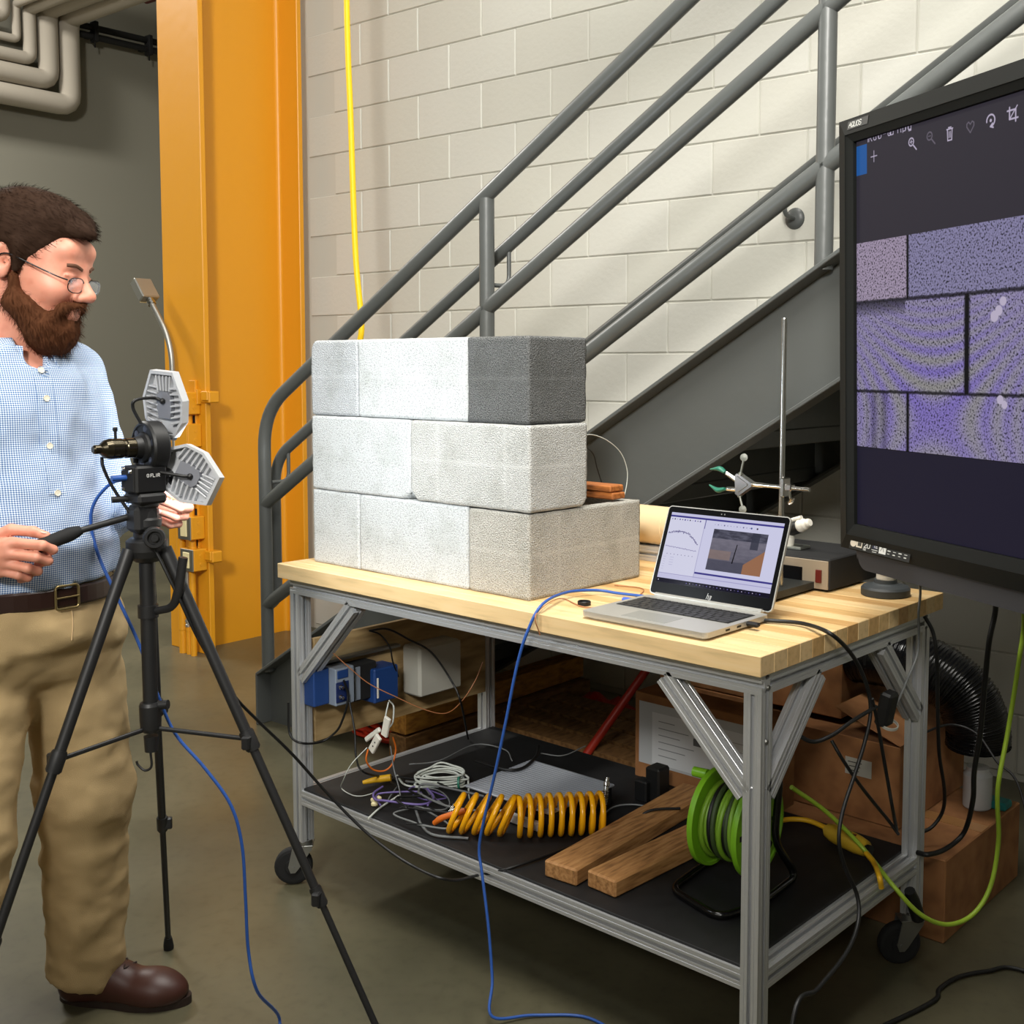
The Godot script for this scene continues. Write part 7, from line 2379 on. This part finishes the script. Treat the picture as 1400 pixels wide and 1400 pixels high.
func person() -> void:
	var base := Vector3(-0.6, 0, 0.83)
	var t := thing("person", "bearded man in blue checked shirt and khaki trousers gripping the tripod handle", "person", base)
	var rg := RandomNumberGenerator.new()
	rg.seed = 12
	var F := Vector3(0.995, 0, -0.097)
	var body := Basis(F, Vector3.UP, F.cross(Vector3.UP))
	var wr_l := Vector3(-0.505, 1.095, 0.628)
	var el_l := Vector3(-0.602, 1.095, 0.634)
	var sh_l := Vector3(-0.645, 1.355, 0.695)
	var sh_r := Vector3(-0.63, 1.38, 0.985)
	var el_r := Vector3(-0.60, 1.14, 1.06)
	var wr_r := Vector3(-0.503, 1.022, 0.982)
	var neck0 := Vector3(-0.632, 1.36, 0.826)
	# head frame: x forward, y up, z to his right
	var fwd := Vector3(0.80, 0, -0.60).normalized()
	var head := Transform3D(Basis(fwd, Vector3.UP, fwd.cross(Vector3.UP)) * Basis(Vector3.BACK, -0.25), Vector3(-0.583, 1.574, 0.800))
	# ---- skin: head, neck, forearms and hands in one surface
	var skin := MB.new()
	var h := Field.new(Vector3(-0.14, -0.24, -0.11), Vector3(0.16, 0.17, 0.11), 0.0042)
	h.ellipsoid(Vector3(-0.014, 0.052, 0), Vector3(0.1, 0.09, 0.077), Basis(), 0.0)
	h.ellipsoid(Vector3(0.036, 0.0, 0), Vector3(0.077, 0.095, 0.064), Basis(), 0.02)
	h.ellipsoid(Vector3(0.045, -0.075, 0), Vector3(0.058, 0.048, 0.05), Basis(), 0.025)
	h.capsule(Vector3(0.085, 0.05, -0.03), Vector3(0.085, 0.05, 0.03), 0.022, 0.022, 0.02)
	h.capsule(Vector3(0.095, 0.02, -0.032), Vector3(0.099, 0.018, 0.0), 0.0095, 0.01, 0.012)
	h.capsule(Vector3(0.095, 0.02, 0.032), Vector3(0.099, 0.018, 0.0), 0.0095, 0.01, 0.012)
	for sd in [-1.0, 1.0]:
		h.ellipsoid(Vector3(0.075, -0.03, sd * 0.036), Vector3(0.028, 0.026, 0.024), Basis(), 0.018)
		h.ellipsoid(Vector3(0.108, -0.001, sd * 0.031), Vector3(0.014, 0.011, 0.017), Basis(), 0.01, true)
		h.ellipsoid(Vector3(0.094, -0.002, sd * 0.031), Vector3(0.0125, 0.0125, 0.0125), Basis(), 0.004)
		h.capsule(Vector3(0.1045, 0.0045, sd * 0.018), Vector3(0.1005, 0.004, sd * 0.045), 0.0035, 0.003, 0.003)
		h.ellipsoid(Vector3(0.115, -0.036, sd * 0.012), Vector3(0.012, 0.0085, 0.0085), Basis(), 0.006)
	h.capsule(Vector3(0.101, 0.012, 0), Vector3(0.128, -0.027, 0), 0.007, 0.0115, 0.01)
	h.ellipsoid(Vector3(0.129, -0.03, 0), Vector3(0.0125, 0.0105, 0.0115), Basis(), 0.008)
	h.capsule(Vector3(0.104, -0.06, -0.016), Vector3(0.108, -0.059, 0.016), 0.007, 0.007, 0.006)
	h.capsule(Vector3(0.104, -0.071, -0.014), Vector3(0.107, -0.071, 0.014), 0.0075, 0.0075, 0.005)
	h.ellipsoid(Vector3(0.088, -0.1, 0), Vector3(0.026, 0.024, 0.026), Basis(), 0.02)
	for sd in [-1.0, 1.0]:
		var e := Vector3(-0.012, 0.006, sd * 0.077)
		var eb := Basis(Vector3.UP, sd * 0.35)
		h.ellipsoid(e, Vector3(0.019, 0.032, 0.0055), eb * Basis(Vector3.BACK, 0.18), 0.004)
		h.ellipsoid(e + Vector3(0.004, -0.026, sd * -0.001), Vector3(0.011, 0.012, 0.0055), eb, 0.005)
		h.ellipsoid(e + Vector3(0.004, 0.004, sd * 0.005), Vector3(0.0105, 0.019, 0.0055), eb, 0.003, true)
		h.ellipsoid(e + Vector3(0.008, -0.004, sd * 0.003), Vector3(0.006, 0.008, 0.008), eb, 0.002, true)
	var nk: Vector3 = head.affine_inverse() * neck0
	h.capsule(Vector3(-0.02, -0.04, 0), nk, 0.062, 0.066, 0.02)
	h.mesh(skin, head)
	var fr := [
		[Vector3(-0.407, 1.061, 0.923), Vector3(-0.360, 1.057, 0.890), Vector3(-0.366, 1.046, 0.869), Vector3(-0.405, 1.035, 0.871)],
		[Vector3(-0.411, 1.041, 0.928), Vector3(-0.367, 1.036, 0.898), Vector3(-0.371, 1.026, 0.876), Vector3(-0.410, 1.016, 0.877)],
		[Vector3(-0.421, 1.023, 0.932), Vector3(-0.383, 1.015, 0.907), Vector3(-0.389, 1.006, 0.887), Vector3(-0.424, 0.998, 0.888)],
		[Vector3(-0.431, 1.008, 0.936), Vector3(-0.402, 1.001, 0.916), Vector3(-0.403, 0.994, 0.899), Vector3(-0.433, 0.986, 0.900)]]
	hand(skin, [wr_r, Vector3(-0.416, 1.052, 0.926), Vector3(-0.436, 1.011, 0.936), Vector3(-0.424, 1.033, 0.934)], fr, [Vector3(-0.462, 1.060, 0.950), Vector3(-0.426, 1.082, 0.916), Vector3(-0.402, 1.078, 0.888), Vector3(-0.390, 1.069, 0.870)], wr_r, wr_r.lerp(el_r, 0.35), 0.027)
	var fl := [
		[Vector3(-0.430, 1.117, 0.594), Vector3(-0.377, 1.114, 0.595), Vector3(-0.351, 1.121, 0.625), Vector3(-0.361, 1.137, 0.657)],
		[Vector3(-0.434, 1.100, 0.592), Vector3(-0.379, 1.097, 0.591), Vector3(-0.351, 1.102, 0.626), Vector3(-0.360, 1.117, 0.659)],
		[Vector3(-0.436, 1.083, 0.596), Vector3(-0.384, 1.080, 0.598), Vector3(-0.361, 1.083, 0.630), Vector3(-0.368, 1.097, 0.661)],
		[Vector3(-0.441, 1.067, 0.601), Vector3(-0.397, 1.064, 0.604), Vector3(-0.377, 1.066, 0.633), Vector3(-0.380, 1.079, 0.654)]]
	hand(skin, [wr_l, Vector3(-0.441, 1.112, 0.597), Vector3(-0.448, 1.070, 0.604), Vector3(-0.44, 1.09, 0.598)], fl, [Vector3(-0.467, 1.122, 0.625), Vector3(-0.440, 1.150, 0.639), Vector3(-0.428, 1.166, 0.653)], wr_l, wr_l.lerp(el_l, 0.5), 0.026)
	# trunk and limbs under the clothes
	var bd := Field.new(Vector3(-0.85, 0.05, 0.5), Vector3(-0.35, 1.5, 1.2), 0.014)
	bd.ellipsoid(Vector3(-0.615, 1.25, 0.826), Vector3(0.105, 0.19, 0.155), body, 0.0)
	bd.ellipsoid(Vector3(-0.61, 1.02, 0.826), Vector3(0.115, 0.19, 0.145), body, 0.05)
	bd.capsule(sh_l, sh_r, 0.05, 0.05, 0.05)
	bd.capsule(neck0 - Vector3(0, 0.03, 0), neck0 + Vector3(0, 0.03, 0), 0.058, 0.055, 0.04)
	for a in [[sh_l, el_l, wr_l], [sh_r, el_r, wr_r]]:
		bd.capsule(a[0], a[1], 0.045, 0.038, 0.02)
		bd.capsule(a[1], a[2], 0.036, 0.026, 0.02)
	for a in [[Vector3(-0.605, 0.86, 0.735), Vector3(-0.60, 0.49, 0.716), Vector3(-0.672, 0.08, 0.69)], [Vector3(-0.60, 0.86, 0.915), Vector3(-0.565, 0.50, 0.975), Vector3(-0.60, 0.08, 1.01)]]:
		bd.capsule(a[0], a[1], 0.072, 0.052, 0.03)
		bd.capsule(a[1], a[2], 0.05, 0.036, 0.02)
	bd.mesh(skin)
	put("body", skin, M.skin, t)
	# eyes, nails and ring
	for sd in [-1.0, 1.0]:
		var mb := MB.new()
		mb.ball(head * Vector3(0.0935, -0.003, sd * 0.031), Vector3.ONE * 0.0122, 18)
		var eye := put("eye", mb, M.eye_white, t)
		mb = MB.new()
		var look := (head.basis * Vector3(1, -0.12, 0.05)).normalized()
		mb.lathe([Vector2(0, 0.0004), Vector2(0.002, 0.0004), Vector2(0.0052, 0.0), Vector2(0.0056, -0.0012)], head * Vector3(0.0935, -0.003, sd * 0.031) + look * 0.0118, look, 16)
		put("iris", mb, M.iris, eye)
		mb = MB.new()
		var br := []
		for k in 6:
			var s := 0.014 + k * 0.0062
			br.append(h.meet(Vector3(0.16, 0.0185 + 0.006 * sin(k / 5.0 * 2.4), sd * s), Vector3.LEFT) + Vector3(0.0006, 0, 0))
		var bp := smooth(br, 3)
		for k in bp.size(): bp[k] = head * bp[k]
		mb.tube(bp, 0.0034, 8, true, 0.6)
		put("eyebrow", mb, M.brow, t)
	for k in 3:
		var q: Array = fl[k]
		var d: Vector3 = (q[3] - q[2]).normalized()
		var up: Vector3 = (q[3] - q[0]).normalized()
		up = (Vector3(0.6, 0.15, 0.6) - d * Vector3(0.6, 0.15, 0.6).dot(d)).normalized()
		var mb := MB.new()
		mb.ball(q[3] + up * 0.0058 + d * 0.002, Vector3(0.0048, 0.0018, 0.006), 12, Basis(up.cross(d), up, d))
		put("finger_nail", mb, M.nail, t)
	for k in 1:
		var d := ((fr[0][1] as Vector3) - (fr[0][2] as Vector3)).normalized()
		var mb := MB.new()
		mb.ball(Vector3(-0.388, 1.0755, 0.8745), Vector3(0.0055, 0.002, 0.007), 12, aim(Vector3(0.2, -0.3, -0.9)))
		put("thumb_nail", mb, M.nail, t)
	var ring := MB.new()
	var rd: Vector3 = (fl[2][1] - fl[2][0]).normalized()
	ring.lathe([Vector2(0.0098, -0.003), Vector2(0.0108, -0.003), Vector2(0.0108, 0.003), Vector2(0.0098, 0.003)], (fl[2][0] as Vector3).lerp(fl[2][1], 0.75), rd, 20)
	put("finger_ring", ring, M.dull_steel, t)
	# ---- hair
	var hf := Field.new(Vector3(-0.15, -0.06, -0.11), Vector3(0.16, 0.18, 0.11), 0.0045)
	hf.ellipsoid(Vector3(-0.018, 0.052, 0), Vector3(0.109, 0.098, 0.083), Basis(), 0.0)
	hf.ellipsoid(Vector3(0.045, 0.1, 0), Vector3(0.055, 0.036, 0.058), Basis(Vector3.BACK, -0.3), 0.03)
	hf.capsule(Vector3(0.072, 0.098, -0.03), Vector3(0.098, 0.086, 0.02), 0.022, 0.02, 0.02)
	hf.capsule(Vector3(0.095, 0.092, 0.0), Vector3(0.119, 0.088, 0.012), 0.013, 0.006, 0.016)
	for sd in [-1.0, 1.0]: hf.capsule(Vector3(0.012, 0.04, sd * 0.076), Vector3(0.016, -0.008, sd * 0.073), 0.010, 0.007, 0.012)
	# the hairline: face, ears and nape stay bare
	hf.ellipsoid(Vector3(0.112, 0.002, 0), Vector3(0.078, 0.078, 0.12), Basis(Vector3.BACK, 0.25), 0.004, true)
	for sd in [-1.0, 1.0]: hf.ellipsoid(Vector3(-0.012, 0.004, sd * 0.09), Vector3(0.021, 0.036, 0.02), Basis(), 0.004, true)
	hf.cut(Vector3(0.25, -1, 0).normalized(), Vector3(-0.0, -0.022, 0))
	var hn := FastNoiseLite.new()
	hn.frequency = 70.0
	hn.seed = 3
	hf.ruffle(hn, 0.0022, Vector3(0.5, 1, 1))
	var mb2 := MB.new()
	hf.mesh(mb2, head)
	var hair := put("hair", mb2, M.hair, t)
	var st := MB.new()
	strands(st, hf, head, 5200, 0.022, 0.0005, Vector3(0.9, -0.25, 0.1), 0.14, rg, func(p: Vector3) -> bool: return p.y > 0.0)
	var ho := put("hair_strands", st, M.hair, hair)
	ho.set_meta("kind", "stuff")
	# ---- beard
	var bf := Field.new(Vector3(-0.05, -0.2, -0.11), Vector3(0.16, 0.02, 0.11), 0.0045)
	bf.ellipsoid(Vector3(0.07, -0.102, 0), Vector3(0.05, 0.04, 0.05), Basis(), 0.0)
	bf.ellipsoid(Vector3(0.066, -0.128, 0), Vector3(0.042, 0.034, 0.04), Basis(), 0.03)
	for sd in [-1.0, 1.0]:
		bf.capsule(Vector3(0.012, -0.02, sd * 0.066), Vector3(0.018, -0.07, sd * 0.06), 0.008, 0.017, 0.015)
		bf.capsule(Vector3(0.018, -0.07, sd * 0.058), Vector3(0.06, -0.11, sd * 0.036), 0.018, 0.024, 0.02)
		bf.capsule(Vector3(0.045, -0.065, sd * 0.052), Vector3(0.07, -0.095, sd * 0.04), 0.011, 0.018, 0.02)
		bf.capsule(Vector3(0.117, -0.047, sd * 0.002), Vector3(0.1, -0.06, sd * 0.032), 0.0085, 0.0085, 0.004)
		bf.capsule(Vector3(0.1, -0.06, sd * 0.032), Vector3(0.086, -0.085, sd * 0.038), 0.0085, 0.012, 0.01)
	bf.ellipsoid(Vector3(0.118, -0.066, 0), Vector3(0.02, 0.0065, 0.02), Basis(), 0.003, true)
	var bn := FastNoiseLite.new()
	bn.frequency = 55.0
	bn.seed = 8
	bf.ruffle(bn, 0.0045)
	mb2 = MB.new()
	bf.mesh(mb2, head)
	var beard := put("beard", mb2, M.beard, t)
	st = MB.new()
	strands(st, bf, head, 5200, 0.02, 0.00045, Vector3(0.35, -1.0, 0.0), 0.38, rg, func(p: Vector3) -> bool: return true)
	var bo := put("beard_strands", st, M.beard, beard)
	bo.set_meta("kind", "stuff")
	# ---- glasses
	var gl := MB.new()
	var gb := head
	var wire := func(pts: Array, r: float, closed := false) -> void:
		var q := smooth(pts, 5, closed)
		for k in q.size(): q[k] = gb * q[k]
		gl.tube(q, r, 8, not closed)
	for sd in [-1.0, 1.0]:
		var c := Vector3(0.118, -0.012, sd * 0.033)
		var pts := []
		for k in 14:
			var a := TAU * k / 14.0
			var px := cos(a)
			var py := sin(a)
			pts.append(c + Vector3(-0.12 * absf(px * 0.0255 * 0.3) - 0.004 * maxf(0.0, px * 0.7), 0.0145 * signf(py) * pow(absf(py), 0.75), sd * 0.0255 * signf(px) * pow(absf(px), 0.75)))
		wire.call(pts, 0.0011, true)
		wire.call([c + Vector3(-0.006, 0.008, sd * 0.026), Vector3(0.095, -0.001, sd * 0.071), Vector3(0.05, 0.008, sd * 0.0785), Vector3(0.0, 0.017, sd * 0.081), Vector3(-0.022, 0.006, sd * 0.082)], 0.0015)
	wire.call([Vector3(0.1165, -0.008, -0.0085), Vector3(0.1215, -0.003, 0.0), Vector3(0.1165, -0.008, 0.0085)], 0.0012)
	var gf := put("glasses", gl, M.black_gloss, t)
	for sd in [-1.0, 1.0]:
		var c := Vector3(0.118, -0.012, sd * 0.033)
		mb2 = MB.new()
		var poly := PackedVector2Array()
		for k in 24:
			var a := TAU * k / 24.0
			poly.append(Vector2(0.025 * signf(cos(a)) * pow(absf(cos(a)), 0.75), 0.014 * signf(sin(a)) * pow(absf(sin(a)), 0.75)))
		mb2.prism(poly, 0.0012, head * c, head.basis * Basis(Vector3(0, 0, 1), Vector3.UP, Vector3(-1, 0, 0)))
		put("spectacle_lens", mb2, M.lens_glass, gf)
	# ---- shirt
	var s := Field.new(Vector3(-0.88, 0.9, 0.5), Vector3(-0.34, 1.5, 1.2), 0.0095)
	s.ellipsoid(Vector3(-0.618, 1.25, 0.826), Vector3(0.132, 0.205, 0.182), body, 0.0)
	s.ellipsoid(Vector3(-0.6, 1.06, 0.826), Vector3(0.15, 0.17, 0.172), body, 0.06)
	s.drum(Vector3(-0.6, 0.985, 0.826), 0.152, 0.178, 0.045, body, 0.05)
	s.capsule(sh_l + Vector3(0, -0.005, 0.02), sh_r + Vector3(0, -0.005, -0.02), 0.062, 0.062, 0.06)
	s.capsule(sh_l.lerp(sh_r, 0.3) + Vector3(0, 0.005, 0), neck0 + Vector3(0, 0.015, 0), 0.05, 0.068, 0.04)
	s.capsule(sh_r.lerp(sh_l, 0.3) + Vector3(0, 0.005, 0), neck0 + Vector3(0, 0.015, 0), 0.05, 0.068, 0.04)
	s.capsule(sh_l, el_l, 0.066, 0.057, 0.035)
	s.capsule(el_l, wr_l, 0.056, 0.044, 0.03)
	s.capsule(sh_r, el_r, 0.066, 0.056, 0.035)
	s.capsule(el_r, wr_r.lerp(el_r, 0.25), 0.055, 0.043, 0.03)
	var fold := FastNoiseLite.new()
	fold.frequency = 9.0
	fold.fractal_octaves = 3
	fold.seed = 4
	s.ruffle(fold, 0.011, Vector3(1.3, 0.8, 1.3))
	s.cut(Vector3(-0.02, -1, -0.06).normalized(), Vector3(-0.6, 0.958, 0.826))
	# the open collar: a wedge at the throat stays bare
	s.capsule(neck0 + Vector3(0.0, 0.028, 0), neck0 + Vector3(0.0, 0.034, 0), 0.076, 0.073, 0.012)
	s.cut(Vector3(0.0, 1, 0.0).normalized(), neck0 + Vector3(0, 0.085, 0))
	s.ellipsoid(neck0 + Vector3(0.01, 0.09, 0), Vector3(0.068, 0.07, 0.066), Basis(), 0.004, true)
	s.ellipsoid(neck0 + F * 0.085 + Vector3(0, 0.055, 0), Vector3(0.05, 0.05, 0.026), body, 0.004, true)
	mb2 = MB.new()
	s.mesh(mb2)
	var shirt := put("shirt", mb2, M.gingham, t)
	# collar leaves
	for sd in [-1.0, 1.0]:
		var ring_ := []
		for k in 9:
			var a: float = 0.32 + 2.5 * k / 8.0
			ring_.append(neck0 + Vector3(0.015, 0, -0.006) + body * Vector3(cos(a) * 0.082, 0.082 - 0.026 * cos(a), sd * sin(a) * 0.08))
		mb2 = MB.new()
		for k in 8:
			var drop := func(i: int) -> Vector3:
				var a: float = 0.32 + 2.5 * i / 8.0
				var len := 0.052 + 0.026 * pow(maxf(0.0, cos(a)), 2.0)
				var outw: Vector3 = (ring_[i] - neck0) * Vector3(1, 0, 1)
				return ring_[i] + outw.normalized() * 0.03 + Vector3(0, -len, 0) + body * Vector3(0.004, 0, sd * 0.012 if i == 0 else 0.0)
			var p0: Vector3 = ring_[k]
			var p1: Vector3 = ring_[k + 1]
			var q0: Vector3 = drop.call(k)
			var q1: Vector3 = drop.call(k + 1)
			var ow := (p0 - neck0) * Vector3(1, 0, 1)
			var th := ow.normalized() * 0.003
			mb2.quad(p0, p1, q1, q0, ow)
			mb2.quad(p0 - th, p1 - th, q1 - th, q0 - th, -ow)
			mb2.quad(q0, q1, q1 - th, q0 - th, Vector3.DOWN)
			mb2.quad(p0, p1, p1 - th, p0 - th, Vector3.UP)
			if k == 0: mb2.quad(p0, q0, q0 - th, p0 - th, body * Vector3(1, 0, -sd))
		put("collar", mb2, M.gingham, shirt)
	# placket and buttons down the front
	mb2 = MB.new()
	var pl := []
	for k in 24:
		var y := 1.395 - k * (1.395 - 0.972) / 23.0
		var row := []
		for w in [-0.016, 0.0, 0.016]:
			var p := s.meet(Vector3(-0.6, y, 0.826) + body * Vector3(0.3, 0, w), -F, 0.4)
			row.append(p + F * 0.0022)
		pl.append(row)
	for k in 23:
		for j in 2: mb2.quad(pl[k][j], pl[k][j + 1], pl[k + 1][j + 1], pl[k + 1][j], F)
		mb2.quad(pl[k][0], pl[k + 1][0], (pl[k + 1][0] as Vector3) - F * 0.004, (pl[k][0] as Vector3) - F * 0.004, body * Vector3(0, 0, -1))
		mb2.quad(pl[k][2], pl[k + 1][2], (pl[k + 1][2] as Vector3) - F * 0.004, (pl[k][2] as Vector3) - F * 0.004, body * Vector3(0, 0, 1))
	put("placket", mb2, M.gingham, shirt)
	for y in [1.37, 1.318, 1.227, 1.138, 1.052]:
		var p := s.meet(Vector3(-0.6, y, 0.826) + F * 0.3, -F, 0.4)
		var n := (s.slope(p) + F).normalized()
		mb2 = MB.new()
		mb2.lathe([Vector2(0, 0.0026), Vector2(0.004, 0.0024), Vector2(0.0058, 0.0032), Vector2(0.0062, 0.002), Vector2(0.0055, 0.0)], p + n * 0.002, n, 18)
		put("button", mb2, M.button, shirt)
	# ---- trousers
	var tr := Field.new(Vector3(-0.82, 0.02, 0.54), Vector3(-0.38, 1.0, 1.16), 0.0105)
	tr.drum(Vector3(-0.603, 0.905, 0.826), 0.145, 0.168, 0.055, body, 0.0)
	tr.ellipsoid(Vector3(-0.607, 0.86, 0.826), Vector3(0.145, 0.12, 0.172), body, 0.06)
	tr.capsule(Vector3(-0.603, 0.83, 0.742), Vector3(-0.598, 0.5, 0.716), 0.104, 0.09, 0.05)
	tr.capsule(Vector3(-0.598, 0.5, 0.716), Vector3(-0.668, 0.09, 0.69), 0.089, 0.078, 0.03)
	tr.capsule(Vector3(-0.598, 0.83, 0.915), Vector3(-0.555, 0.5, 0.968), 0.1, 0.086, 0.05)
	tr.capsule(Vector3(-0.555, 0.5, 0.968), Vector3(-0.59, 0.09, 1.0), 0.085, 0.078, 0.03)
	var crease := FastNoiseLite.new()
	crease.frequency = 7.0
	crease.fractal_octaves = 3
	crease.seed = 14
	tr.ruffle(crease, 0.013, Vector3(1, 1.5, 1))
	tr.cut(Vector3.UP, Vector3(0, 0.955, 0))
	tr.cut(Vector3(-0.28, -1, 0.22).normalized(), Vector3(-0.66, 0.052, 0.69))
	tr.cut(Vector3(0, -1, 0), Vector3(0, 0.035, 0))
	mb2 = MB.new()
	tr.mesh(mb2)
	var trousers := put("trousers", mb2, M.khaki, t)
	# fly seam, pocket edge and belt loops
	var seam := []
	for k in 5:
		var y := 0.912 - k * 0.014
		seam.append(tr.meet(Vector3(-0.6, y, 0.826) + body * Vector3(0.3, 0, -0.012 + 0.002 * k), -F, 0.4) + F * 0.0005)
	mb2 = MB.new()
	mb2.tube(smooth(seam, 3), 0.0014, 6)
	put("fly_seam", mb2, M.khaki_light, trousers)
	# ---- belt
	var br2 := []
	for row in [[0.914, 0.0], [0.918, 0.003], [0.948, 0.003], [0.952, 0.0], [0.952, -0.004], [0.914, -0.004]]: br2.append(row)
	mb2 = MB.new()
	for k in 48:
		for j in 6:
			var P := func(kk: int, jj: int) -> Vector3:
				var a := TAU * kk / 48.0
				var rr: Array = br2[jj % 6]
				return Vector3(-0.603, rr[0], 0.826) + body * Vector3(cos(a) * (0.1545 + rr[1]), 0.006 * cos(a), sin(a) * (0.1785 + rr[1]))
			var a2 := TAU * (k + 0.5) / 48.0
			mb2.quad(P.call(k, j), P.call(k + 1, j), P.call(k + 1, j + 1), P.call(k, j + 1), body * Vector3(cos(a2), 0, sin(a2)) if j < 4 else (body * Vector3(-cos(a2), 0, -sin(a2))))
	var belt := put("belt", mb2, M.belt, t)
	mb2 = MB.new()
	var bc := Vector3(-0.603, 0.94, 0.826) + F * 0.1605
	var rr2 := []
	for q in round_rect(0.046, 0.044, 0.006, 3): rr2.append(bc + body * Vector3(0.0, q.y, q.x))
	mb2.tube(bent(rr2 + [rr2[0]], 0.002, 2), 0.0026, 8)
	mb2.rod(bc + body * Vector3(0.002, 0, -0.023), bc + body * Vector3(0.003, 0, 0.023), 0.0018, 8)
	put("buckle", mb2, M.brass, belt)
	for a in [0.75, -0.95, 2.2, -2.2]:
		mb2 = MB.new()
		var p := Vector3(-0.603, 0.934, 0.826) + body * Vector3(cos(a) * 0.161, 0.004, sin(a) * 0.185)
		mb2.box(p, Vector3(0.005, 0.056, 0.012), 0.001, body * Basis(Vector3.UP, -a))
		put("belt_loop", mb2, M.khaki, trousers)
	# ---- shoes
	shoe(t, Vector3(-0.722, 0, 0.722), Vector3(0.79, 0, -0.613))
	shoe(t, Vector3(-0.65, 0, 1.03), Vector3(0.97, 0, -0.24))

func shoe(t: Node3D, heel: Vector3, dir: Vector3) -> void:
	var fr := Transform3D(Basis(dir, Vector3.UP, dir.cross(Vector3.UP)), heel)
	var f := Field.new(Vector3(-0.04, -0.01, -0.07), Vector3(0.33, 0.16, 0.07), 0.005)
	f.ellipsoid(Vector3(0.04, 0.045, 0), Vector3(0.045, 0.06, 0.035), Basis(), 0.0)
	f.capsule(Vector3(0.05, 0.035, 0), Vector3(0.21, 0.03, 0.004), 0.036, 0.04, 0.03)
	f.ellipsoid(Vector3(0.215, 0.03, 0.004), Vector3(0.068, 0.038, 0.046), Basis(), 0.03)
	f.capsule(Vector3(0.05, 0.09, 0), Vector3(0.13, 0.055, 0), 0.034, 0.034, 0.03)
	f.cut(Vector3.DOWN, Vector3(0, 0.014, 0))
	f.cut(Vector3(-0.25, 1, 0).normalized(), Vector3(0.05, 0.11, 0))
	var mb := MB.new()
	f.mesh(mb, fr)
	var o := put("shoe", mb, M.shoe, t)
	mb = MB.new()
	var poly := PackedVector2Array()
	for k in 40:
		var a := TAU * k / 40.0
		var x := 0.142 + cos(a) * 0.146
		var w := 0.037 + 0.013 * smoothstep(0.08, 0.22, x) - 0.004 * exp(-pow((x - 0.12) / 0.03, 2.0))
		poly.append(Vector2(x, sin(a) * w * (1.0 if absf(cos(a)) < 0.8 else 1.0)))
	mb.prism(poly, 0.018, fr.origin, fr.basis * Basis(Vector3.RIGHT, Vector3.FORWARD, Vector3.UP))
	put("sole", mb, M.sole, o)
	mb = MB.new()
	var pts := []
	for k in 5: pts.append(fr * (f.meet(Vector3(0.12 + k * 0.01, 0.15, -0.018 + (k % 2) * 0.036), Vector3.DOWN, 0.2) + Vector3(0, 0.002, 0)))
	mb.tube(smooth(pts, 5), 0.0022, 7)
	put("lace", mb, M.sole, o)
